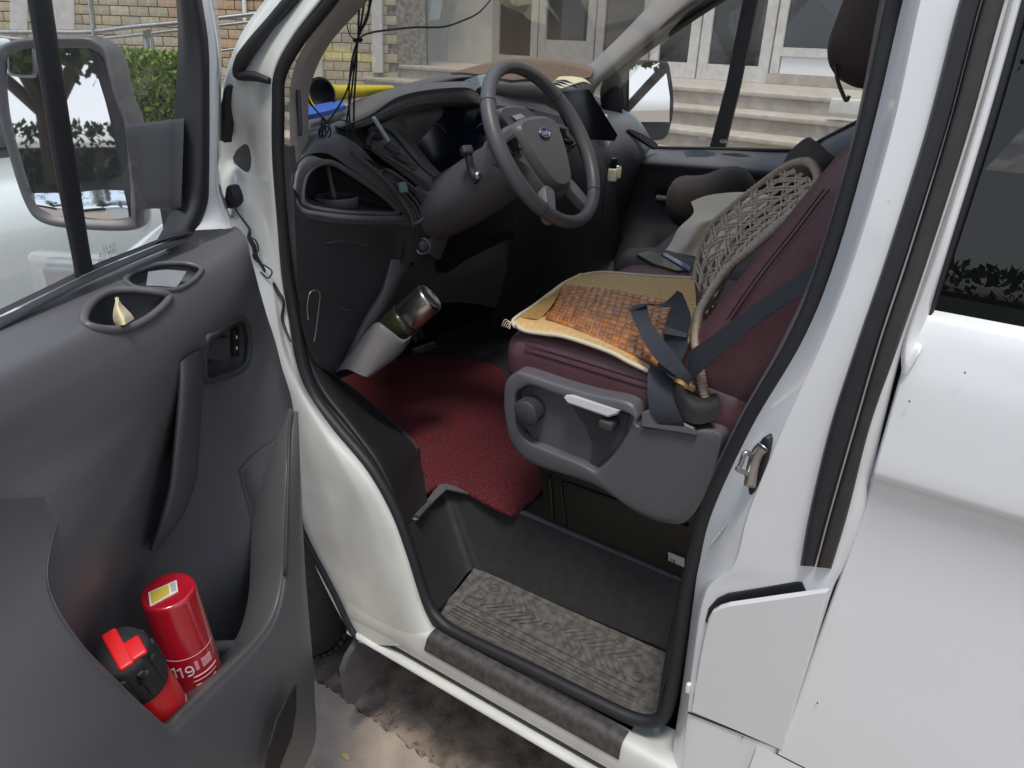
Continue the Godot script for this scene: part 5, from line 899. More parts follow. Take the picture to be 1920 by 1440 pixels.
# ------------------------------------------------------------------ steering wheel
func steering() -> void:
	var w = part("steering_wheel", van)
	var c = Vector3(-0.884, 1.366, -0.559)
	var n = Vector3(0.85, 0.526, -0.04).normalized()
	w.transform = facing(c, n)
	var ring = []
	for k in 32: ring.append(Vector3(cos(TAU * k / 32) * 0.180, sin(TAU * k / 32) * 0.180, 0))
	var rr = []
	for k in 32: rr.append(0.0155 + 0.0015 * cos(TAU * k / 16.0))
	wire("rim", ring, rr, M.dash, w, 16, 4, true)
	for a in [0.62, 2.52, 3.95, 5.47]:
		var e = []
		for k in 12: e.append(Vector3(cos(a), sin(a), 0) * (0.180 + 0.0166 * cos(TAU * k / 12)) + Vector3(0, 0, 0.0166 * sin(TAU * k / 12)))
		wire("rim_seam", e, 0.0006, M.black, w, 4, 2, true)
	var st = mb()
	slab(st, [Vector3(-0.172, 0.034, -0.012), Vector3(-0.12, 0.05, -0.012), Vector3(-0.06, 0.062, -0.012), Vector3(0.06, 0.062, -0.012), Vector3(0.12, 0.05, -0.012), Vector3(0.172, 0.034, -0.012), Vector3(0.172, -0.012, -0.012), Vector3(0.12, -0.02, -0.012), Vector3(0.085, -0.045, -0.012), Vector3(0.062, -0.095, -0.012), Vector3(0.0, -0.118, -0.012), Vector3(-0.062, -0.095, -0.012), Vector3(-0.085, -0.045, -0.012), Vector3(-0.12, -0.02, -0.012), Vector3(-0.172, -0.012, -0.012)], Vector3(0, 0, 1), 0.024, 0.007, 3)
	put("spoke_frame", st, M.dash, w)
	st = mb()
	slab(st, [Vector3(-0.078, 0.056, 0.008), Vector3(0.0, 0.066, 0.010), Vector3(0.078, 0.056, 0.008), Vector3(0.086, 0.01, 0.008), Vector3(0.062, -0.06, 0.008), Vector3(0.03, -0.1, 0.008), Vector3(-0.03, -0.1, 0.008), Vector3(-0.062, -0.06, 0.008), Vector3(-0.086, 0.01, 0.008)], Vector3(0, 0, 1), 0.026, 0.010, 4)
	put("horn_pad", st, M.dash, w)
	for s in [-1.0, 1.0]:
		st = mb()
		slab(st, [Vector3(0.03 * s, -0.095, -0.006), Vector3(0.062 * s, -0.085, -0.006), Vector3(0.088 * s, -0.12, -0.006), Vector3(0.105 * s, -0.152, -0.006), Vector3(0.078 * s, -0.165, -0.006), Vector3(0.05 * s, -0.13, -0.006)], Vector3(0, 0, 1), 0.018, 0.004, 3)
		put("lower_spoke", st, M.trim_light, w)
		block("button_pod", Transform3D(Basis(Vector3.BACK, -0.25 * s), Vector3(0.118 * s, 0.012, -0.006)), Vector3(0.05, 0.036, 0.014), 0.006, M.gloss_black, w)
	var bd = mb()
	var el = []
	for k in 20: el.append(Vector3(cos(TAU * k / 20) * 0.0195, 0.022 + sin(TAU * k / 20) * 0.0105, 0.0125))
	slab(bd, el, Vector3(0, 0, 1), 0.006, 0.0012, 0)
	put("badge", bd, M.badge_blue, w)
	wire("badge_ring", el, 0.0014, M.steel, w, 6, 2, true)
	lettering("badge_script", "Ford", Transform3D(Basis(), Vector3(0, 0.0215, 0.0128)), 0.0095, M.silver_plastic, w, 0.0006, "Droid Serif")
	# column shroud behind the wheel
	var cs = part("steering_column", van)
	var a = c - n * 0.045
	wire("shroud", [a, a - n * 0.05, a - n * 0.12 + Vector3(0, -0.003, 0), a - n * 0.21 + Vector3(0, -0.006, 0.0), a - n * 0.32], [0.058, 0.078, 0.086, 0.088, 0.088], M.dash, cs, 28, 6, false, 0.82, Vector3.UP)
	wire("collar", [a + n * 0.005, a - n * 0.02], [0.058, 0.078], M.dash_dark, cs, 24, 2)
	wire("stalk", [Vector3(-1.020, 1.347, -0.460), Vector3(-1.015, 1.330, -0.459), Vector3(-1.010, 1.309, -0.461), Vector3(-0.990, 1.285, -0.454)], [0.0085, 0.009, 0.008, 0.007], M.dash_dark, cs, 10, 5)
	block("stalk_tip", facing(Vector3(-1.020, 1.349, -0.456), Vector3(0.6, 0.5, 0.3)), Vector3(0.026, 0.02, 0.02), 0.005, M.dash_dark, cs)
	turned("stalk_boot", along(Vector3(-0.985, 1.300, -0.449), Vector3(-0.985, 1.300, -0.449) + Vector3(0.3, 0.2, 0.5)), [Vector2(0.001, 0.012), Vector2(0.007, 0.011), Vector2(0.01, 0.0)], M.zinc, cs, 16)

# ------------------------------------------------------------------ seats
func tilt_frame(o: Vector3, ang: float) -> Transform3D: # y up the reclined back, x out of its front... towards -x
	var u = Vector3(sin(ang), cos(ang), 0); var f = Vector3(cos(ang), -sin(ang), 0)
	return Transform3D(Basis(f, u, Vector3(0, 0, 1)), o)

func driver_seat() -> void:
	var s = part("driver_seat", van)
	var wc = func(p: Vector3) -> Vector3:
		return Vector3(-0.02 * (1 - p.z * p.z) * maxf(-p.x, 0.0), 0.012 * maxf(p.y, 0.0) * (1 - p.x * p.x) - 0.03 * maxf(p.y, 0.0) * maxf(-p.x - 0.6, 0.0), 0.008 * signf(p.z) * (1 - p.y * p.y))
	block("seat_cushion", Transform3D(Basis(Vector3.BACK, -0.03) * Basis(Vector3.RIGHT, 0.05), Vector3(-0.52, 0.998, -0.525)), Vector3(0.50, 0.135, 0.555), 0.045, M.leather, s, 12, wc)
	for k in 2:
		var sm = []
		for i in 9: sm.append(Vector3(-0.715 + 0.045 * i, 1.038 - 0.011 * k - 0.0012 * i, -0.2395 - 0.0035 * absf(1.0 - k)))
		wire("seam", sm, 0.0012, M.stitch, s, 5, 3)
	var wb = func(p: Vector3) -> Vector3:
		var b: float = smoothstep(0.5, 0.9, absf(p.z))
		return Vector3(-0.030 * b * maxf(-p.x, 0.0) * smoothstep(-1.1, -0.6, p.y) * smoothstep(1.0, 0.3, p.y), 0.02 * (1 - p.z * p.z) * maxf(p.y, 0.0), -0.05 * signf(p.z) * maxf(p.y - 0.2, 0.0) * maxf(p.y - 0.2, 0.0))
	block("backrest", tilt_frame(Vector3(-0.212, 1.268, -0.53), 0.49), Vector3(0.14, 0.74, 0.54), 0.05, M.leather, s, 14, wb)
	var bs = [Vector3(-0.338, 1.171, -0.256), Vector3(-0.314, 1.226, -0.256), Vector3(-0.289, 1.278, -0.256), Vector3(-0.265, 1.323, -0.256), Vector3(-0.243, 1.368, -0.256), Vector3(-0.229, 1.395, -0.256)]
	for k in 2:
		var l = []
		for p in bs: l.append(p + Vector3(0.006 * k, 0, -0.004 * k))
		wire("seam", l, 0.0012, M.stitch, s, 5, 4)
	block("headrest", tilt_frame(Vector3(-0.225, 1.655, -0.53), 0.22), Vector3(0.13, 0.27, 0.30), 0.06, M.leather_dark, s, 6, func(p: Vector3) -> Vector3: return Vector3(0, 0, -0.03 * p.z * maxf(-p.y, 0.0)))
	for z in [-0.6, -0.46]: wire("headrest_post", [Vector3(-0.16, 1.4, z), Vector3(-0.21, 1.56, z)], 0.007, M.zinc, s, 8, 2)
	wire("headrest_fringe", [Vector3(-0.283, 1.556, -0.420), Vector3(-0.275, 1.534, -0.420), Vector3(-0.265, 1.517, -0.420), Vector3(-0.256, 1.505, -0.420), Vector3(-0.253, 1.512, -0.420)], 0.003, M.leather_dark, s, 8, 4)
	# side cover: a raised rim round a sunken panel
	var o = [Vector3(-0.738, 0.905, -0.225), Vector3(-0.736, 0.959, -0.225), Vector3(-0.717, 0.987, -0.225), Vector3(-0.695, 0.995, -0.225), Vector3(-0.611, 0.993, -0.225), Vector3(-0.543, 0.994, -0.225), Vector3(-0.474, 0.999, -0.225), Vector3(-0.451, 0.982, -0.225), Vector3(-0.438, 0.960, -0.225), Vector3(-0.315, 0.992, -0.225), Vector3(-0.301, 0.947, -0.225), Vector3(-0.314, 0.856, -0.225), Vector3(-0.338, 0.798, -0.225), Vector3(-0.379, 0.780, -0.225), Vector3(-0.433, 0.781, -0.225), Vector3(-0.500, 0.802, -0.225), Vector3(-0.553, 0.807, -0.225), Vector3(-0.647, 0.802, -0.225), Vector3(-0.692, 0.811, -0.225), Vector3(-0.722, 0.843, -0.225), Vector3(-0.738, 0.905, -0.225)]
	var i = [Vector3(-0.709, 0.916, -0.205), Vector3(-0.707, 0.948, -0.205), Vector3(-0.687, 0.969, -0.205), Vector3(-0.663, 0.977, -0.205), Vector3(-0.610, 0.973, -0.205), Vector3(-0.553, 0.977, -0.205), Vector3(-0.499, 0.979, -0.205), Vector3(-0.461, 0.978, -0.205), Vector3(-0.461, 0.960, -0.205), Vector3(-0.466, 0.943, -0.205), Vector3(-0.476, 0.915, -0.205), Vector3(-0.490, 0.884, -0.205), Vector3(-0.509, 0.855, -0.205), Vector3(-0.523, 0.840, -0.205), Vector3(-0.533, 0.840, -0.205), Vector3(-0.548, 0.843, -0.205), Vector3(-0.577, 0.845, -0.205), Vector3(-0.638, 0.848, -0.205), Vector3(-0.675, 0.852, -0.205), Vector3(-0.699, 0.872, -0.205), Vector3(-0.709, 0.916, -0.205)]
	var ob = []; var o1 = []; var i1 = []; var i2 = []; var i0 = []; var mdl = []
	for k in o.size():
		ob.append(o[k] + Vector3(0, 0, -0.11))
		o1.append((o[k] as Vector3).lerp(i[k], 0.06) + Vector3(0, 0, 0.016))
		mdl.append((o[k] as Vector3).lerp(i[k], 0.45) + Vector3(0, 0, 0.013))
		i0.append((o[k] as Vector3).lerp(i[k], 0.9) + Vector3(0, 0, 0.004))
		i1.append(i[k] + Vector3(0, 0, -0.004)); i2.append(i[k] + Vector3(0, 0, -0.019))
	sheet("side_cover", [ob, o, o1, mdl, i0, i1, i2], 160, 40, M.seat_plastic, s)
	plate("cover_panel", i2.slice(0, 20), Vector3(0, 0, 1), 0.02, M.seat_plastic, s, 0.0)
	plate("lever_well", [Vector3(-0.603, 0.961, -0.221), Vector3(-0.539, 0.967, -0.221), Vector3(-0.474, 0.968, -0.221), Vector3(-0.478, 0.926, -0.221), Vector3(-0.500, 0.879, -0.222), Vector3(-0.532, 0.835, -0.221), Vector3(-0.544, 0.842, -0.221), Vector3(-0.541, 0.882, -0.221), Vector3(-0.559, 0.916, -0.221)], Vector3(0, 0, 1), 0.002, M.dash_dark, s, 0.0)
	plate("recline_lever", [Vector3(-0.592, 0.981, -0.185), Vector3(-0.588, 0.988, -0.185), Vector3(-0.577, 0.991, -0.185), Vector3(-0.482, 0.988, -0.185), Vector3(-0.486, 0.979, -0.185), Vector3(-0.501, 0.969, -0.185), Vector3(-0.582, 0.973, -0.185)], Vector3(0.1, 0.35, 1), 0.014, M.silver_plastic, s, 0.003)
	block("lever_arm", Transform3D(Basis(), Vector3(-0.506, 0.947, -0.215)), Vector3(0.03, 0.02, 0.05), 0.006, M.dash_dark, s)
	var kb = part("lumbar_knob", s)
	var kx = along(Vector3(-0.676, 0.920, -0.223), Vector3(-0.676, 0.920, -0.223) + Vector3(0, 0, 1))
	turned("knob_disc", kx, [Vector2(0.001, 0.034), Vector2(0.022, 0.034), Vector2(0.0255, 0.030), Vector2(0.0265, 0.0)], M.dash_dark, kb, 40)
	var rd = mb()
	for k in 40: rbox(rd, kx * Transform3D(Basis(Vector3.UP, -TAU * k / 40), Vector3(cos(TAU * k / 40) * 0.0262, 0.02, sin(TAU * k / 40) * 0.0262)), Vector3(0.003, 0.022, 0.0022), 0.0007)
	put("knurling", rd, M.dash_dark, kb)
	plate("belt_anchor_cover", [Vector3(-0.443, 0.991, -0.198), Vector3(-0.430, 1.002, -0.198), Vector3(-0.388, 1.000, -0.198), Vector3(-0.347, 0.993, -0.198), Vector3(-0.340, 0.981, -0.198), Vector3(-0.369, 0.976, -0.198), Vector3(-0.438, 0.966, -0.198)], Vector3(0, 0.2, 1), 0.02, M.seat_plastic, s, 0.003)
	sheet("recliner_cover", [[Vector3(-0.412, 1.045, -0.250), Vector3(-0.383, 1.036, -0.250), Vector3(-0.356, 1.032, -0.250), Vector3(-0.332, 1.042, -0.250)], [Vector3(-0.397, 1.039, -0.215), Vector3(-0.363, 1.033, -0.212), Vector3(-0.340, 1.032, -0.218), Vector3(-0.321, 1.041, -0.225)], [Vector3(-0.387, 1.000, -0.205), Vector3(-0.349, 0.999, -0.200), Vector3(-0.329, 1.004, -0.208), Vector3(-0.312, 1.014, -0.215)]], 16, 10, M.rag_black, s)
	# pedestal
	var pd = part("seat_pedestal", s)
	plate("pedestal_side", [Vector3(-0.705, 0.752, -0.310), Vector3(-0.332, 0.803, -0.310), Vector3(-0.301, 0.595, -0.310), Vector3(-0.688, 0.597, -0.310)], Vector3(0, 0, 1), 0.02, M.olive_metal, pd, 0.002)
	boxpart("pedestal_box", Vector3(-0.70, 0.6, -0.78), Vector3(-0.33, 0.84, -0.335), M.olive_metal, pd)
	wire("pressed_rib", [Vector3(-0.650, 0.703, -0.309), Vector3(-0.637, 0.716, -0.309), Vector3(-0.526, 0.719, -0.309), Vector3(-0.363, 0.723, -0.309)], 0.004, M.olive_metal, pd, 8, 4)
	wire("pressed_rib", [Vector3(-0.650, 0.703, -0.309), Vector3(-0.643, 0.667, -0.309), Vector3(-0.630, 0.610, -0.309)], 0.004, M.olive_metal, pd, 8, 4)
	wire("pressed_rib", [Vector3(-0.680, 0.718, -0.309), Vector3(-0.672, 0.669, -0.309), Vector3(-0.665, 0.609, -0.309)], 0.005, M.olive_metal, pd, 8, 4)
	plate("part_label", [Vector3(-0.394, 0.647, -0.306), Vector3(-0.359, 0.647, -0.306), Vector3(-0.357, 0.626, -0.306), Vector3(-0.391, 0.627, -0.306)], Vector3(0, 0, 1), 0.001, M.sticker_white, pd, 0.0)
	lettering("label_print", "W 79", facing(Vector3(-0.388, 0.631, -0.304), Vector3(0, 0, 1)), 0.008, M.black, pd)

func belt() -> void:
	var b = part("seat_belt", van)
	# shoulder strap from the pillar down to the lap fold
	sheet("shoulder_strap", [[Vector3(-0.179, 1.339, -0.130), Vector3(-0.213, 1.300, -0.160), Vector3(-0.273, 1.234, -0.200), Vector3(-0.335, 1.164, -0.220), Vector3(-0.382, 1.113, -0.235), Vector3(-0.389, 1.104, -0.240)], [Vector3(-0.188, 1.283, -0.130), Vector3(-0.226, 1.250, -0.160), Vector3(-0.276, 1.192, -0.195), Vector3(-0.326, 1.127, -0.212), Vector3(-0.368, 1.067, -0.222), Vector3(-0.373, 1.060, -0.226)]], 40, 6, M.webbing, b, 0.0014)
	sheet("lap_strap", [[Vector3(-0.518, 1.141, -0.276), Vector3(-0.495, 1.125, -0.256), Vector3(-0.463, 1.105, -0.231), Vector3(-0.431, 1.090, -0.211), Vector3(-0.395, 1.080, -0.198), Vector3(-0.363, 1.070, -0.192)], [Vector3(-0.489, 1.157, -0.281), Vector3(-0.473, 1.137, -0.266), Vector3(-0.440, 1.121, -0.241), Vector3(-0.403, 1.109, -0.216), Vector3(-0.376, 1.094, -0.201), Vector3(-0.360, 1.086, -0.192)]], 40, 6, M.webbing, b, 0.0014)
	sheet("strap_loop", [[Vector3(-0.518, 1.140, -0.274), Vector3(-0.520, 1.145, -0.291), Vector3(-0.509, 1.147, -0.311), Vector3(-0.482, 1.148, -0.326), Vector3(-0.466, 1.163, -0.331), Vector3(-0.452, 1.181, -0.321)], [Vector3(-0.486, 1.160, -0.271), Vector3(-0.488, 1.159, -0.286), Vector3(-0.482, 1.154, -0.301), Vector3(-0.464, 1.151, -0.311), Vector3(-0.447, 1.162, -0.311), Vector3(-0.437, 1.183, -0.306)]], 30, 6, M.webbing, b, 0.0014)
	sheet("strap_down", [[Vector3(-0.450, 1.182, -0.318), Vector3(-0.452, 1.164, -0.311), Vector3(-0.454, 1.141, -0.301), Vector3(-0.452, 1.120, -0.286)], [Vector3(-0.436, 1.184, -0.304), Vector3(-0.420, 1.171, -0.291), Vector3(-0.404, 1.152, -0.276), Vector3(-0.402, 1.126, -0.266)]], 24, 6, M.webbing, b, 0.0014)
	plate("tongue", [Vector3(-0.451, 1.124, -0.268), Vector3(-0.446, 1.131, -0.268), Vector3(-0.400, 1.127, -0.268), Vector3(-0.400, 1.118, -0.268), Vector3(-0.447, 1.116, -0.268)], Vector3(-0.2, 0.5, 1), 0.006, M.dash_dark, b, 0.001)
	sheet("strap_end", [[Vector3(-0.451, 1.118, -0.281), Vector3(-0.443, 1.094, -0.266), Vector3(-0.441, 1.081, -0.251), Vector3(-0.435, 1.069, -0.226)], [Vector3(-0.402, 1.122, -0.266), Vector3(-0.396, 1.105, -0.254), Vector3(-0.396, 1.091, -0.238), Vector3(-0.391, 1.070, -0.216)]], 24, 6, M.webbing, b, 0.0014)
	sheet("anchor_strap", [[Vector3(-0.455, 1.067, -0.245), Vector3(-0.450, 1.049, -0.228), Vector3(-0.441, 1.027, -0.212), Vector3(-0.426, 1.001, -0.198), Vector3(-0.411, 0.986, -0.196), Vector3(-0.406, 0.975, -0.200)], [Vector3(-0.408, 1.049, -0.240), Vector3(-0.402, 1.043, -0.226), Vector3(-0.395, 1.035, -0.212), Vector3(-0.380, 1.019, -0.200), Vector3(-0.366, 1.002, -0.196), Vector3(-0.363, 0.989, -0.200)]], 30, 6, M.webbing, b, 0.0014)

# ------------------------------------------------------------------ the passenger's side
func passenger_side() -> void:
	var s = part("passenger_bench", van)
	block("seat_cushion", Transform3D(Basis(), Vector3(-0.60, 0.985, -1.32)), Vector3(0.50, 0.15, 0.92), 0.05, M.leather_dark, s, 4, func(p: Vector3) -> Vector3: return Vector3(0, 0.02 * maxf(p.y, 0.0) * cos(p.z * 7.0), 0))
	block("backrest", tilt_frame(Vector3(-0.29, 1.22, -1.32), 0.35), Vector3(0.13, 0.5, 0.92), 0.05, M.leather_dark, s, 4)
	boxpart("bench_box", Vector3(-0.8, 0.6, -1.75), Vector3(-0.35, 0.91, -0.92), M.dash_dark, s)
	var p = part("passenger_door", van)
	sheet("door_trim", [[Vector3(-1.380, 1.219, -1.900), Vector3(-1.206, 1.205, -1.900), Vector3(-0.953, 1.225, -1.900), Vector3(-0.660, 1.249, -1.900), Vector3(-0.581, 1.300, -1.900), Vector3(-0.477, 1.370, -1.900)], [Vector3(-1.347, 1.191, -1.840), Vector3(-1.167, 1.191, -1.820), Vector3(-0.923, 1.211, -1.820), Vector3(-0.645, 1.233, -1.820), Vector3(-0.557, 1.285, -1.830), Vector3(-0.461, 1.346, -1.840)],
		[Vector3(-1.323, 1.157, -1.800), Vector3(-1.139, 1.168, -1.775), Vector3(-0.900, 1.180, -1.770), Vector3(-0.633, 1.193, -1.770), Vector3(-0.528, 1.234, -1.800), Vector3(-0.440, 1.285, -1.800)], [Vector3(-1.328, 1.104, -1.820), Vector3(-1.148, 1.112, -1.810), Vector3(-0.905, 1.117, -1.810), Vector3(-0.642, 1.137, -1.810), Vector3(-0.518, 1.174, -1.810), Vector3(-0.427, 1.219, -1.810)],
		[Vector3(-1.334, 0.962, -1.860), Vector3(-1.158, 0.974, -1.860), Vector3(-0.905, 1.003, -1.860), Vector3(-0.643, 1.022, -1.860), Vector3(-0.506, 1.061, -1.860), Vector3(-0.409, 1.093, -1.860)], [Vector3(-1.268, 0.607, -1.800), Vector3(-1.105, 0.642, -1.800), Vector3(-0.847, 0.697, -1.800), Vector3(-0.577, 0.754, -1.800), Vector3(-0.436, 0.784, -1.800), Vector3(-0.336, 0.806, -1.800)]], 50, 40, M.dash, p)
	sheet("switch_bezel", [[Vector3(-1.059, 1.213, -1.846), Vector3(-1.000, 1.223, -1.846), Vector3(-0.938, 1.220, -1.842)], [Vector3(-1.033, 1.200, -1.812), Vector3(-0.979, 1.204, -1.812), Vector3(-0.930, 1.207, -1.815)]], 10, 4, M.gloss_black, p, 0.003)
	sheet("pocket_bezel", [[Vector3(-0.918, 1.219, -1.842), Vector3(-0.855, 1.227, -1.843), Vector3(-0.790, 1.221, -1.830)], [Vector3(-0.882, 1.206, -1.803), Vector3(-0.824, 1.207, -1.800), Vector3(-0.788, 1.215, -1.815)]], 10, 4, M.black, p, 0.003)
	wire("pull_handle", [Vector3(-1.117, 1.041, -1.780), Vector3(-1.062, 1.045, -1.780), Vector3(-1.008, 1.068, -1.780), Vector3(-0.982, 1.098, -1.780)], 0.014, M.dash_dark, p, 10, 5)
	plate("handle_recess", [Vector3(-1.147, 1.084, -1.835), Vector3(-1.023, 1.093, -1.835), Vector3(-1.007, 1.068, -1.835), Vector3(-1.079, 1.026, -1.835), Vector3(-1.139, 1.022, -1.835)], Vector3(0, 0, 1), 0.004, M.black, p, 0.001, 2)
	sheet("window_surround", [[Vector3(-1.411, 1.219, -1.860), Vector3(-1.421, 1.322, -1.860), Vector3(-1.433, 1.408, -1.860), Vector3(-1.390, 1.484, -1.860), Vector3(-1.285, 1.564, -1.860), Vector3(-1.166, 1.644, -1.860), Vector3(-1.047, 1.718, -1.860), Vector3(-0.933, 1.783, -1.860)], [Vector3(-1.366, 1.218, -1.850), Vector3(-1.374, 1.326, -1.850), Vector3(-1.389, 1.411, -1.850), Vector3(-1.357, 1.474, -1.850), Vector3(-1.261, 1.551, -1.850), Vector3(-1.148, 1.630, -1.850), Vector3(-1.028, 1.703, -1.850), Vector3(-0.918, 1.767, -1.850)], [Vector3(-1.332, 1.213, -1.880), Vector3(-1.341, 1.326, -1.880), Vector3(-1.367, 1.421, -1.880), Vector3(-1.341, 1.475, -1.880), Vector3(-1.255, 1.542, -1.880), Vector3(-1.140, 1.619, -1.880), Vector3(-1.018, 1.695, -1.880), Vector3(-0.912, 1.758, -1.880)]], 36, 8, M.rubber, p)
	plate("window_divider", [Vector3(-0.937, 1.762, -1.900), Vector3(-0.887, 1.762, -1.900), Vector3(-0.906, 1.447, -1.900), Vector3(-0.928, 1.229, -1.900), Vector3(-0.986, 1.223, -1.900), Vector3(-0.957, 1.444, -1.900)], Vector3(0, 0, 1), 0.02, M.rubber, p, 0.003)
	wire("window_seal", [Vector3(-1.341, 1.207, -1.895), Vector3(-1.197, 1.207, -1.895), Vector3(-0.952, 1.227, -1.895), Vector3(-0.676, 1.248, -1.895), Vector3(-0.650, 1.254, -1.895), Vector3(-0.580, 1.301, -1.895), Vector3(-0.476, 1.371, -1.895)], 0.007, M.rubber, p, 8, 4)
	sheet("window_pane", [[Vector3(-1.380, 1.192, -1.905), Vector3(-0.952, 1.205, -1.905), Vector3(-0.453, 1.257, -1.905)], [Vector3(-1.420, 1.474, -1.930), Vector3(-0.935, 1.479, -1.930), Vector3(-0.482, 1.518, -1.930)], [Vector3(-1.255, 1.818, -1.960), Vector3(-0.925, 1.814, -1.960), Vector3(-0.490, 1.808, -1.960)]], 6, 4, M.clear, p)
	block("glass_mark", Transform3D(Basis(), Vector3(-1.017, 1.253, -1.900)), Vector3(0.03, 0.018, 0.001), 0.0004, M.etch, p)
	lettering("glass_print", "43R-00", facing(Vector3(-0.924, 1.254, -1.900), Vector3(0, 0, 1)), 0.012, M.etch, p)
	# mirror out beyond the far window
	plate("mirror_housing", [Vector3(-1.440, 1.481, -2.043), Vector3(-1.440, 1.503, -2.068), Vector3(-1.440, 1.504, -2.288), Vector3(-1.440, 1.484, -2.348), Vector3(-1.440, 1.335, -2.405), Vector3(-1.440, 1.231, -2.398), Vector3(-1.440, 1.188, -2.364), Vector3(-1.440, 1.192, -2.262), Vector3(-1.440, 1.244, -2.154), Vector3(-1.440, 1.329, -2.075)], Vector3(0.9, 0, 0.3), 0.10, M.rubber, p, 0.006, 2)
	plate("mirror_glass", [Vector3(-1.425, 1.489, -2.079), Vector3(-1.425, 1.496, -2.251), Vector3(-1.425, 1.481, -2.298), Vector3(-1.425, 1.361, -2.342), Vector3(-1.425, 1.258, -2.352), Vector3(-1.425, 1.270, -2.097), Vector3(-1.425, 1.350, -2.090)], Vector3(0.93, 0.05, 0.36), 0.003, M.mirror, p, 0.0)
	for q in [Vector3(-1.420, 1.461, -2.238), Vector3(-1.420, 1.289, -2.299)]:
		turned("wide_angle_mirror", along(q, q + Vector3(0.93, 0, 0.36)), [Vector2(0.001, 0.008), Vector2(0.02, 0.006), Vector2(0.03, 0.002), Vector2(0.032, 0.0)], M.mirror, p, 20)
	plate("mirror_arm", [Vector3(-1.460, 1.332, -1.989), Vector3(-1.460, 1.313, -2.150), Vector3(-1.460, 1.236, -2.187), Vector3(-1.460, 1.227, -2.009)], Vector3(0.9, 0, 0.3), 0.03, M.rubber, p, 0.004)

# ------------------------------------------------------------------ driver's door, swung open
var door: Node3D

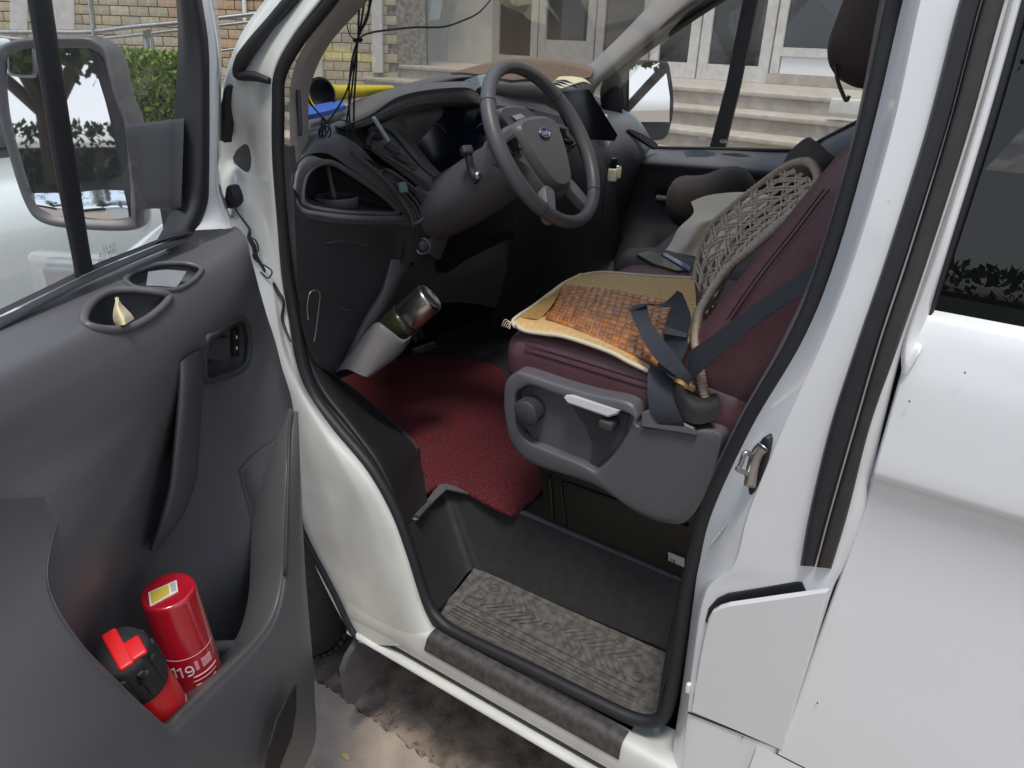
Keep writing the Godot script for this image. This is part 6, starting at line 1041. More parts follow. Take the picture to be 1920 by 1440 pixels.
func driver_door() -> void:
	door = part("driver_door", van)
	door.position = Vector3(-1.16, 0, 0); door.rotation.y = deg_to_rad(-68.0)
	# trim panel: u along the door, y up, -z out of the lining; rows from the sill down
	var us = [0.0, 0.05, 0.13, 0.22, 0.34, 0.47, 0.62, 0.8, 1.05]
	var hinge_edge = [Vector3(0.052, 1.251, 0.020), Vector3(0.071, 1.253, 0.000), Vector3(0.102, 1.255, -0.025), Vector3(0.124, 1.249, -0.045), Vector3(0.140, 1.226, -0.058), Vector3(0.136, 1.197, -0.060), Vector3(0.103, 1.149, -0.046), Vector3(0.083, 1.099, -0.042), Vector3(0.077, 1.045, -0.050), Vector3(0.080, 0.992, -0.060), Vector3(0.093, 0.939, -0.080), Vector3(0.125, 0.894, -0.100), Vector3(0.161, 0.836, -0.120), Vector3(0.187, 0.747, -0.130), Vector3(0.211, 0.640, -0.135)]
	var spec = [
		[1.257, 0.075, [-0.022, -0.022, -0.022, -0.022, -0.022, -0.022, -0.022, -0.022, -0.022]],
		[1.253, 0.075, [0.0, 0.0, 0.0, 0.0, 0.0, 0.0, 0.0, 0.0, 0.0]],
		[1.247, 0.077, [0.025, 0.028, 0.03, 0.034, 0.036, 0.036, 0.036, 0.036, 0.036]],
		[1.238, 0.08, [0.045, 0.052, 0.058, 0.062, 0.066, 0.068, 0.068, 0.068, 0.068]],
		[1.205, 0.08, [0.058, 0.068, 0.076, 0.081, 0.085, 0.086, 0.084, 0.084, 0.084]],
		[1.165, 0.082, [0.060, 0.070, 0.080, 0.088, 0.094, 0.095, 0.088, 0.086, 0.086]],
		[1.13, 0.082, [0.046, 0.052, 0.060, 0.078, 0.094, 0.100, 0.094, 0.09, 0.09]],
		[1.09, 0.085, [0.042, 0.036, 0.040, 0.058, 0.086, 0.104, 0.106, 0.102, 0.10]],
		[1.03, 0.09, [0.052, 0.032, 0.028, 0.038, 0.066, 0.100, 0.116, 0.118, 0.118]],
		[0.96, 0.10, [0.085, 0.070, 0.046, 0.034, 0.046, 0.080, 0.112, 0.122, 0.122]],
		[0.88, 0.13, [0.105, 0.092, 0.064, 0.036, 0.034, 0.056, 0.10, 0.122, 0.122]],
		[0.80, 0.155, [0.118, 0.108, 0.080, 0.044, 0.030, 0.042, 0.09, 0.12, 0.12]],
		[0.72, 0.175, [0.124, 0.112, 0.084, 0.050, 0.030, 0.036, 0.08, 0.12, 0.12]],
		[0.60, 0.20, [0.126, 0.09, 0.060, 0.034, 0.030, 0.034, 0.07, 0.11, 0.11]],
		[0.45, 0.22, [0.130, 0.080, 0.050, 0.030, 0.030, 0.034, 0.07, 0.11, 0.11]],
	]
	var rows = []
	for q in spec:
		var r = []
		var e: Vector3 = hinge_edge[rows.size()]
		for k in us.size(): r.append(Vector3(e.x + us[k] * (1.15 - e.x) / 1.05, lerpf(e.y, q[0], minf(1.0, us[k] / 0.1)), e.z if k == 0 else -q[2][k]))
		rows.append(r)
	var g = net(rows, 230, 230)
	var key_top = func(p: Vector3) -> Vector2: return Vector2(p.x, p.z)
	var key_side = func(p: Vector3) -> Vector2: return Vector2(p.x, p.y)
	# openings pressed into the ledge and the panel
	var sw = [Vector3(0.388, 1.251, -0.010), Vector3(0.362, 1.253, 0.001), Vector3(0.336, 1.253, 0.000), Vector3(0.305, 1.252, -0.005), Vector3(0.279, 1.248, -0.028), Vector3(0.275, 1.242, -0.052), Vector3(0.291, 1.238, -0.060), Vector3(0.324, 1.234, -0.065), Vector3(0.361, 1.235, -0.066), Vector3(0.391, 1.243, -0.056), Vector3(0.402, 1.247, -0.035)]
	var pk = [Vector3(0.523, 1.244, -0.051), Vector3(0.493, 1.248, -0.033), Vector3(0.458, 1.250, -0.021), Vector3(0.430, 1.250, -0.021), Vector3(0.410, 1.247, -0.037), Vector3(0.392, 1.240, -0.061), Vector3(0.381, 1.232, -0.069), Vector3(0.401, 1.226, -0.074), Vector3(0.444, 1.221, -0.078), Vector3(0.484, 1.222, -0.078), Vector3(0.512, 1.230, -0.074), Vector3(0.530, 1.240, -0.065)]
	var hb = [Vector3(0.335, 1.146, -0.084), Vector3(0.307, 1.149, -0.081), Vector3(0.226, 1.139, -0.063), Vector3(0.174, 1.124, -0.049), Vector3(0.139, 1.091, -0.035), Vector3(0.134, 1.049, -0.029), Vector3(0.161, 1.025, -0.031), Vector3(0.220, 1.032, -0.028), Vector3(0.297, 1.064, -0.046)]
	var rs = smooth_path(sw, 66, true); var rp = smooth_path(pk, 72, true); var rh = smooth_path(hb, 54, true)
	var poly = func(ring: Array, key) -> PackedVector2Array:
		var o = PackedVector2Array()
		for p in ring: o.append(key.call(p))
		return o
	var ps: PackedVector2Array = poly.call(rs, key_top); var pp: PackedVector2Array = poly.call(rp, key_top); var ph: PackedVector2Array = poly.call(rh, key_side)
	var holes = {}
	for j in g.size():
		for i in g[j].size():
			var v: Vector3 = g[j][i]
			if v.x > 0.7: continue
			if v.y > 1.165:
				if Geometry2D.is_point_in_polygon(Vector2(v.x, v.z), ps) or Geometry2D.is_point_in_polygon(Vector2(v.x, v.z), pp): holes[j * 1000 + i] = true
			elif v.y > 0.9 and Geometry2D.is_point_in_polygon(Vector2(v.x, v.y), ph): holes[j * 1000 + i] = true
	var st = mb()
	for j in g.size() - 1:
		for i in g[j].size() - 1:
			if holes.has(j * 1000 + i) and holes.has(j * 1000 + i + 1) and holes.has(j * 1000 + i + 1000) and holes.has(j * 1000 + i + 1001): continue
			quad(st, g[j][i], g[j][i + 1], g[j + 1][i + 1], g[j + 1][i])
	put("door_trim", st, M.trim_door, door)
	wire("switch_bezel", rs, 0.0042, M.trim_door, door, 10, 1, true)
	wire("pocket_bezel", rp, 0.0055, M.trim_door, door, 10, 1, true)
	wire("handle_bezel", rh, 0.0055, M.dash_dark, door, 10, 1, true)
	var fl = func(ring: Array, drop: Vector3, n: Vector3, called: String, m: Material) -> void:
		var o = []
		for p in ring: o.append(p + drop)
		var cen = Vector3.ZERO
		for p in o: cen += p / o.size()
		var s2 = mb()
		for k in o.size(): tri(s2, cen, o[k], o[(k + 1) % o.size()])
		for k in o.size(): quad(s2, ring[k], ring[(k + 1) % o.size()], o[(k + 1) % o.size()], o[k])
		put(called, s2, m, door)
	fl.call(rs, Vector3(0, -0.018, 0.0), Vector3.UP, "switch_tray", M.dash_dark)
	fl.call(rp, Vector3(0, -0.05, 0.012), Vector3.UP, "pocket_tray", M.dash_dark)
	fl.call(rh, Vector3(0, 0, 0.024), Vector3.BACK, "handle_tray", M.dash_dark)
	sheet("window_switch", [[Vector3(0.341, 1.251, -0.011), Vector3(0.319, 1.249, -0.025), Vector3(0.302, 1.244, -0.047)], [Vector3(0.350, 1.250, -0.017), Vector3(0.331, 1.248, -0.028), Vector3(0.318, 1.243, -0.053)], [Vector3(0.371, 1.248, -0.030), Vector3(0.360, 1.245, -0.043), Vector3(0.340, 1.239, -0.060)], [Vector3(0.385, 1.246, -0.039), Vector3(0.377, 1.244, -0.053), Vector3(0.355, 1.237, -0.064)]], 12, 12, M.switch_grey, door)
	plate("door_release", [Vector3(0.251, 1.103, -0.030), Vector3(0.237, 1.108, -0.030), Vector3(0.197, 1.098, -0.030), Vector3(0.204, 1.063, -0.030), Vector3(0.228, 1.063, -0.030), Vector3(0.254, 1.078, -0.030)], Vector3(0.1, 0, -1), 0.012, M.dash_dark, door, 0.003)
	for q in [Vector3(0.166, 1.084, -0.028), Vector3(0.170, 1.065, -0.028)]:
		block("lock_mark", Transform3D(Basis(), q), Vector3(0.004, 0.006, 0.001), 0.0004, M.white_print, door)
	plate("lock_strip", [Vector3(0.165, 1.097, -0.024), Vector3(0.148, 1.095, -0.024), Vector3(0.159, 1.044, -0.024), Vector3(0.174, 1.049, -0.024)], Vector3(0, 0, -1), 0.004, M.black, door, 0.001)
	# pull handle
	sheet("pull_handle", [
		[Vector3(0.372, 1.122, -0.060), Vector3(0.369, 1.087, -0.050), Vector3(0.391, 1.035, -0.050), Vector3(0.423, 0.979, -0.055), Vector3(0.446, 0.952, -0.060), Vector3(0.477, 0.916, -0.060), Vector3(0.491, 0.870, -0.045)],
		[Vector3(0.412, 1.143, -0.090), Vector3(0.423, 1.117, -0.092), Vector3(0.445, 1.068, -0.094), Vector3(0.469, 1.012, -0.094), Vector3(0.480, 0.978, -0.090), Vector3(0.498, 0.934, -0.080), Vector3(0.506, 0.882, -0.060)],
		[Vector3(0.409, 1.151, -0.098), Vector3(0.427, 1.120, -0.104), Vector3(0.448, 1.072, -0.106), Vector3(0.469, 1.014, -0.104), Vector3(0.483, 0.977, -0.100), Vector3(0.500, 0.931, -0.088), Vector3(0.507, 0.881, -0.064)],
		[Vector3(0.380, 1.150, -0.096), Vector3(0.403, 1.110, -0.104), Vector3(0.424, 1.060, -0.106), Vector3(0.444, 0.999, -0.104), Vector3(0.461, 0.958, -0.100), Vector3(0.479, 0.912, -0.086), Vector3(0.497, 0.874, -0.062)],
		[Vector3(0.351, 1.141, -0.088), Vector3(0.371, 1.093, -0.092), Vector3(0.394, 1.042, -0.094), Vector3(0.416, 0.976, -0.092), Vector3(0.433, 0.939, -0.088), Vector3(0.454, 0.902, -0.076), Vector3(0.483, 0.868, -0.056)],
		[Vector3(0.293, 1.111, -0.050), Vector3(0.308, 1.060, -0.050), Vector3(0.330, 1.004, -0.050), Vector3(0.356, 0.934, -0.050), Vector3(0.380, 0.899, -0.050), Vector3(0.413, 0.869, -0.045), Vector3(0.462, 0.851, -0.040)]], 44, 24, M.dash_dark, door)
	# loudspeaker grille
	var gr = part("speaker_grille", door)
	sheet("grille_panel", [[Vector3(0.257, 0.871, -0.054), Vector3(0.223, 0.883, -0.063), Vector3(0.191, 0.891, -0.076), Vector3(0.159, 0.899, -0.090)], [Vector3(0.263, 0.842, -0.060), Vector3(0.243, 0.837, -0.071), Vector3(0.218, 0.836, -0.084), Vector3(0.192, 0.840, -0.100)], [Vector3(0.270, 0.804, -0.070), Vector3(0.256, 0.796, -0.079), Vector3(0.237, 0.788, -0.092), Vector3(0.216, 0.792, -0.106)], [Vector3(0.276, 0.769, -0.079), Vector3(0.272, 0.754, -0.085), Vector3(0.261, 0.745, -0.092), Vector3(0.226, 0.751, -0.105)]], 20, 20, M.trim_door, gr)
	var ribs = mb()
	var ga = [Vector3(0.256, 0.864, -0.056), Vector3(0.265, 0.820, -0.067), Vector3(0.274, 0.764, -0.081)]; var gb = [Vector3(0.163, 0.895, -0.090), Vector3(0.193, 0.840, -0.099), Vector3(0.227, 0.760, -0.105)]
	gr.position = Vector3(0, 0, -0.0045)
	for k in 34:
		var a = crv(ga, k / 33.0); var b = crv(gb, k / 33.0)
		tube(ribs, [a, a.lerp(b, 0.5), b], 0.0013, 5, 2)
	var gi = put("grille_ribs", ribs, M.trim_door, gr)
	# bin along the foot of the door: rolled lip and outer wall
	var lipa = [Vector3(0.121, 0.926, -0.094), Vector3(0.227, 0.877, -0.135), Vector3(0.293, 0.800, -0.155), Vector3(0.337, 0.721, -0.165), Vector3(0.388, 0.682, -0.172), Vector3(0.455, 0.684, -0.176), Vector3(0.583, 0.722, -0.182), Vector3(0.646, 0.742, -0.184), Vector3(0.676, 0.750, -0.184), Vector3(0.702, 0.805, -0.184), Vector3(0.724, 0.866, -0.180), Vector3(0.751, 0.960, -0.165), Vector3(0.747, 1.025, -0.140), Vector3(0.705, 1.057, -0.117), Vector3(0.652, 1.077, -0.100)]
	var oute = [Vector3(0.113, 0.920, -0.098), Vector3(0.193, 0.858, -0.140), Vector3(0.241, 0.765, -0.160), Vector3(0.273, 0.659, -0.172), Vector3(0.299, 0.531, -0.184), Vector3(0.317, 0.428, -0.190), Vector3(0.361, 0.322, -0.196), Vector3(0.565, 0.383, -0.200), Vector3(0.739, 0.547, -0.200), Vector3(0.850, 0.736, -0.190), Vector3(0.937, 0.883, -0.180), Vector3(0.935, 0.973, -0.152), Vector3(0.895, 1.042, -0.134), Vector3(0.847, 1.119, -0.121), Vector3(0.781, 1.155, -0.112)]
	var r0 = []; var r1 = []; var r2 = []; var r3 = []; var r4 = []; var r5 = []
	for k in lipa.size():
		var f: float = 1.0 if k < 11 else [0.8, 0.5, 0.25, 0.0][k - 11]
		var a: Vector3 = lipa[k]; var b: Vector3 = oute[k]
		r0.append(a + Vector3(0, -0.05, 0.07 * f)); r1.append(a + Vector3(0, 0, 0.010 * f))
		r2.append(a.lerp(b, 0.02) + Vector3(0, 0, -0.002 * f)); r3.append(a.lerp(b, 0.12) + Vector3(0, 0, -0.006 * f))
		r4.append(a.lerp(b, 0.6) + Vector3(0, 0, -0.008 * f)); r5.append(b)
	var r6 = []
	for k in oute.size(): r6.append(oute[k] + Vector3(0.015, 0, 0.14))
	sheet("door_bin", [r0, r1, r2, r3, r4, r5], 130, 46, M.trim_door, door)
	sheet("bin_end", [r5.slice(0, 9), r6.slice(0, 9)], 60, 8, M.trim_door, door)
	wire("bin_groove", [Vector3(0.129, 0.928, -0.099), Vector3(0.164, 0.916, -0.110), Vector3(0.232, 0.880, -0.139), Vector3(0.296, 0.803, -0.160), Vector3(0.338, 0.723, -0.170)], 0.003, M.dash_dark, door, 6, 5)
	wire("bin_shelf", [Vector3(0.473, 0.665, -0.090), Vector3(0.434, 0.635, -0.100), Vector3(0.384, 0.593, -0.115), Vector3(0.358, 0.577, -0.130)], 0.012, M.trim_door, door, 10, 4)
	plate("bottle_slot", [Vector3(0.428, 0.576, -0.222), Vector3(0.458, 0.575, -0.222), Vector3(0.496, 0.568, -0.222), Vector3(0.526, 0.542, -0.222), Vector3(0.547, 0.507, -0.222), Vector3(0.517, 0.469, -0.222), Vector3(0.460, 0.489, -0.222), Vector3(0.437, 0.527, -0.222)], Vector3(0, 0, -1), 0.003, M.black, door, 0.0)
	# door shell and window
	var sh = mb()
	box(sh, Vector3(0.14, 0.36, 0.03), Vector3(1.15, 1.22, 0.085))
	put("door_shell", sh, M.paint, door)
	sheet("front_edge", [[Vector3(-0.025, 1.667, 0.050), Vector3(-0.023, 1.619, 0.050), Vector3(-0.021, 1.544, 0.050), Vector3(-0.000, 1.450, 0.050), Vector3(0.030, 1.332, 0.050), Vector3(0.025, 1.288, 0.050), Vector3(0.029, 1.259, 0.040), Vector3(0.059, 1.251, 0.020)], [Vector3(0.035, 1.663, 0.020), Vector3(0.036, 1.617, 0.020), Vector3(0.037, 1.546, 0.020), Vector3(0.058, 1.456, 0.020), Vector3(0.087, 1.343, 0.020), Vector3(0.085, 1.302, 0.020), Vector3(0.089, 1.272, 0.010), Vector3(0.101, 1.260, 0.000)], [Vector3(0.065, 1.660, 0.018), Vector3(0.065, 1.616, 0.018), Vector3(0.064, 1.551, 0.018), Vector3(0.084, 1.458, 0.018), Vector3(0.113, 1.347, 0.018), Vector3(0.126, 1.308, 0.018), Vector3(0.160, 1.284, 0.012), Vector3(0.199, 1.279, 0.000)]], 50, 10, M.paint, door)
	sheet("front_edge", [[Vector3(-0.025, 1.667, 0.050), Vector3(-0.023, 1.619, 0.050), Vector3(-0.021, 1.544, 0.050), Vector3(-0.000, 1.450, 0.050), Vector3(0.030, 1.332, 0.050), Vector3(0.025, 1.288, 0.050), Vector3(0.029, 1.259, 0.040)], [Vector3(-0.127, 1.674, 0.110), Vector3(-0.125, 1.622, 0.110), Vector3(-0.123, 1.542, 0.110), Vector3(-0.100, 1.440, 0.110), Vector3(-0.068, 1.313, 0.110), Vector3(-0.074, 1.265, 0.110), Vector3(-0.087, 1.229, 0.110)]], 40, 4, M.paint, door)
	sheet("window_frame", [[Vector3(0.070, 1.660, 0.016), Vector3(0.070, 1.616, 0.016), Vector3(0.068, 1.549, 0.016), Vector3(0.088, 1.458, 0.016), Vector3(0.116, 1.348, 0.016), Vector3(0.133, 1.307, 0.016), Vector3(0.181, 1.277, 0.010), Vector3(0.206, 1.275, 0.000)], [Vector3(0.095, 1.658, 0.012), Vector3(0.095, 1.615, 0.012), Vector3(0.094, 1.548, 0.012), Vector3(0.113, 1.460, 0.012), Vector3(0.142, 1.351, 0.012), Vector3(0.163, 1.312, 0.012), Vector3(0.211, 1.284, 0.006), Vector3(0.236, 1.280, -0.000)], [Vector3(0.101, 1.657, 0.030), Vector3(0.103, 1.614, 0.030), Vector3(0.105, 1.546, 0.030), Vector3(0.122, 1.460, 0.030), Vector3(0.155, 1.349, 0.030), Vector3(0.180, 1.309, 0.030), Vector3(0.228, 1.283, 0.025), Vector3(0.262, 1.275, 0.020)], [Vector3(0.080, 1.659, 0.055), Vector3(0.080, 1.614, 0.055), Vector3(0.094, 1.545, 0.055), Vector3(0.132, 1.435, 0.055), Vector3(0.165, 1.313, 0.055), Vector3(0.180, 1.298, 0.055), Vector3(0.211, 1.279, 0.050), Vector3(0.249, 1.266, 0.040)]], 60, 16, M.rubber, door)
	sheet("window_sill_seal", [[Vector3(0.183, 1.278, 0.010), Vector3(0.202, 1.274, 0.012), Vector3(0.310, 1.272, 0.014), Vector3(0.412, 1.271, 0.014), Vector3(0.501, 1.265, 0.014), Vector3(0.577, 1.259, 0.014), Vector3(0.677, 1.251, 0.014)], [Vector3(0.199, 1.277, 0.000), Vector3(0.220, 1.273, 0.000), Vector3(0.329, 1.272, 0.000), Vector3(0.430, 1.270, -0.000), Vector3(0.517, 1.265, -0.000), Vector3(0.592, 1.258, 0.000), Vector3(0.691, 1.249, 0.000)], [Vector3(0.206, 1.274, -0.004), Vector3(0.225, 1.270, -0.004), Vector3(0.334, 1.269, -0.004), Vector3(0.435, 1.267, -0.004), Vector3(0.522, 1.261, -0.004), Vector3(0.598, 1.255, -0.004), Vector3(0.696, 1.246, -0.004)]], 40, 8, M.rubber, door)
	sheet("window_sill_seal", [[Vector3(0.164, 1.268, 0.050), Vector3(0.272, 1.266, 0.050), Vector3(0.377, 1.265, 0.050), Vector3(0.469, 1.259, 0.050), Vector3(0.541, 1.254, 0.050), Vector3(0.646, 1.245, 0.050)], [Vector3(0.179, 1.267, 0.030), Vector3(0.291, 1.267, 0.030), Vector3(0.396, 1.265, 0.030), Vector3(0.486, 1.260, 0.030), Vector3(0.562, 1.255, 0.030), Vector3(0.664, 1.246, 0.030)]], 30, 6, M.rubber, door)
	sheet("window_divider", [[Vector3(0.387, 1.635, 0.050), Vector3(0.390, 1.601, 0.050), Vector3(0.398, 1.504, 0.050), Vector3(0.406, 1.394, 0.050), Vector3(0.410, 1.287, 0.050), Vector3(0.412, 1.261, 0.050)], [Vector3(0.408, 1.634, 0.030), Vector3(0.410, 1.600, 0.030), Vector3(0.418, 1.506, 0.030), Vector3(0.426, 1.398, 0.030), Vector3(0.429, 1.294, 0.030), Vector3(0.431, 1.267, 0.030)], [Vector3(0.376, 1.636, 0.030), Vector3(0.378, 1.602, 0.030), Vector3(0.385, 1.505, 0.030), Vector3(0.394, 1.393, 0.030), Vector3(0.401, 1.286, 0.030), Vector3(0.402, 1.265, 0.030)], [Vector3(0.348, 1.638, 0.050), Vector3(0.350, 1.602, 0.050), Vector3(0.358, 1.502, 0.050), Vector3(0.367, 1.388, 0.050), Vector3(0.375, 1.278, 0.050), Vector3(0.374, 1.257, 0.050)]], 30, 12, M.rubber, door)
	sheet("window_pane", [[Vector3(0.069, 1.674, 0.052), Vector3(0.312, 1.653, 0.052), Vector3(0.551, 1.632, 0.052)], [Vector3(0.160, 1.355, 0.052), Vector3(0.390, 1.391, 0.052), Vector3(0.620, 1.427, 0.052)], [Vector3(0.208, 1.252, 0.052), Vector3(0.438, 1.234, 0.052), Vector3(0.691, 1.219, 0.052)]], 6, 6, M.clear, door)
	var pr = [Vector3(0.371, 1.277, 0.049), Vector3(0.369, 1.265, 0.049), Vector3(0.153, 1.246, 0.049), Vector3(0.337, 1.282, 0.049), Vector3(0.343, 1.274, 0.049), Vector3(0.349, 1.266, 0.049)]
	for k in 3: lettering("glass_print", ["E4 43R", "AS2 M40", "DOT 25"][k], facing(pr[3 + k], Vector3(0, 0, -1), Vector3.UP), 0.007, M.etch, door)
	# mirror: two-glass housing on a deep arm
	var hd = [Vector3(-0.043, 1.471, 0.548), Vector3(-0.052, 1.523, 0.537), Vector3(-0.064, 1.540, 0.514), Vector3(-0.081, 1.548, 0.481), Vector3(-0.120, 1.553, 0.401), Vector3(-0.131, 1.546, 0.377), Vector3(-0.137, 1.524, 0.361), Vector3(-0.136, 1.446, 0.353), Vector3(-0.138, 1.390, 0.342), Vector3(-0.130, 1.291, 0.345), Vector3(-0.121, 1.203, 0.352), Vector3(-0.113, 1.179, 0.365), Vector3(-0.069, 1.184, 0.455), Vector3(-0.041, 1.199, 0.516), Vector3(-0.033, 1.240, 0.538), Vector3(-0.034, 1.334, 0.549), Vector3(-0.037, 1.409, 0.552)]
	var hbk = []
	for p in hd: hbk.append(p - Vector3(0.89838, 0.06000, -0.43511) * 0.13)
	var hc = Vector3.ZERO
	for p in hd: hc += p / hd.size()
	var hi = []; var hi2 = []; var hs = []
	for p in hd:
		hi.append(p.lerp(hc, 0.10) + Vector3(0.89838, 0.06000, -0.43511) * 0.004); hi2.append(p.lerp(hc, 0.13) - Vector3(0.89838, 0.06000, -0.43511) * 0.012); hs.append(p.lerp(hc, 0.25) - Vector3(0.89838, 0.06000, -0.43511) * 0.15)
	var loop = func(a: Array) -> Array: return a + [a[0]]
	sheet("mirror_housing", [loop.call(hs), loop.call(hbk), loop.call(hd), loop.call(hi), loop.call(hi2)], 90, 24, M.trim_door, door)
	plate("mirror_plinth", hi2, Vector3(0.89838, 0.06000, -0.43511), 0.01, M.rubber, door, 0.0, 1)
	plate("main_mirror", [Vector3(-0.065, 1.523, 0.527), Vector3(-0.070, 1.534, 0.519), Vector3(-0.085, 1.539, 0.487), Vector3(-0.124, 1.537, 0.408), Vector3(-0.127, 1.530, 0.399), Vector3(-0.128, 1.460, 0.388), Vector3(-0.127, 1.405, 0.381), Vector3(-0.123, 1.311, 0.377), Vector3(-0.118, 1.288, 0.384), Vector3(-0.110, 1.283, 0.401), Vector3(-0.048, 1.271, 0.527), Vector3(-0.041, 1.276, 0.542), Vector3(-0.045, 1.363, 0.546), Vector3(-0.050, 1.423, 0.543)], Vector3(0.89838, 0.06000, -0.43511), 0.004, M.mirror, door, 0.0, 2)
	sheet("spotter_mirror", [[Vector3(-0.086, 1.258, 0.450), Vector3(-0.100, 1.263, 0.411), Vector3(-0.122, 1.260, 0.375)], [Vector3(-0.075, 1.222, 0.448), Vector3(-0.090, 1.226, 0.404), Vector3(-0.114, 1.224, 0.367)], [Vector3(-0.081, 1.188, 0.450), Vector3(-0.095, 1.187, 0.411), Vector3(-0.118, 1.186, 0.373)]], 16, 12, M.mirror, door)
	sheet("spotter_mirror", [[Vector3(-0.047, 1.257, 0.530), Vector3(-0.059, 1.258, 0.496), Vector3(-0.079, 1.257, 0.464)], [Vector3(-0.040, 1.234, 0.523), Vector3(-0.049, 1.230, 0.489), Vector3(-0.070, 1.222, 0.459)], [Vector3(-0.049, 1.201, 0.517), Vector3(-0.056, 1.195, 0.492), Vector3(-0.075, 1.189, 0.461)]], 16, 12, M.mirror, door)
	plate("round_spotter", [Vector3(-0.062, 1.532, 0.520), Vector3(-0.079, 1.537, 0.486), Vector3(-0.081, 1.529, 0.481), Vector3(-0.076, 1.486, 0.484), Vector3(-0.072, 1.476, 0.492), Vector3(-0.057, 1.479, 0.523), Vector3(-0.056, 1.491, 0.528)], Vector3(0.89838, 0.06000, -0.43511), 0.004, M.zinc, door, 0.001, 2)
	plate("round_spotter_glass", [Vector3(-0.062, 1.527, 0.516), Vector3(-0.076, 1.532, 0.487), Vector3(-0.077, 1.527, 0.483), Vector3(-0.073, 1.489, 0.486), Vector3(-0.070, 1.481, 0.492), Vector3(-0.057, 1.483, 0.519), Vector3(-0.056, 1.493, 0.522)], (Vector3(0.89838, 0.06000, -0.43511) + Vector3(0.05, 0.12, 0)).normalized(), 0.002, M.mirror, door, 0.0, 2)
	sheet("mirror_arm", [[Vector3(0.113, 1.435, 0.050), Vector3(0.109, 1.430, 0.080), Vector3(0.104, 1.424, 0.120), Vector3(0.096, 1.417, 0.170)], [Vector3(0.158, 1.437, 0.020), Vector3(0.147, 1.432, 0.050), Vector3(0.143, 1.426, 0.090), Vector3(0.141, 1.420, 0.140)], [Vector3(0.195, 1.321, 0.020), Vector3(0.178, 1.313, 0.050), Vector3(0.166, 1.310, 0.090), Vector3(0.147, 1.300, 0.140)], [Vector3(0.154, 1.304, 0.050), Vector3(0.138, 1.298, 0.080), Vector3(0.127, 1.297, 0.120), Vector3(0.107, 1.286, 0.170)]], 20, 16, M.rubber, door)
	sheet("indicator_lens", [[Vector3(-0.155, 1.223, 0.374), Vector3(-0.179, 1.220, 0.370), Vector3(-0.199, 1.213, 0.374)], [Vector3(-0.152, 1.195, 0.378), Vector3(-0.177, 1.192, 0.372), Vector3(-0.197, 1.188, 0.375)], [Vector3(-0.153, 1.167, 0.394), Vector3(-0.177, 1.158, 0.390), Vector3(-0.199, 1.160, 0.390)]], 10, 8, M.lens, door)

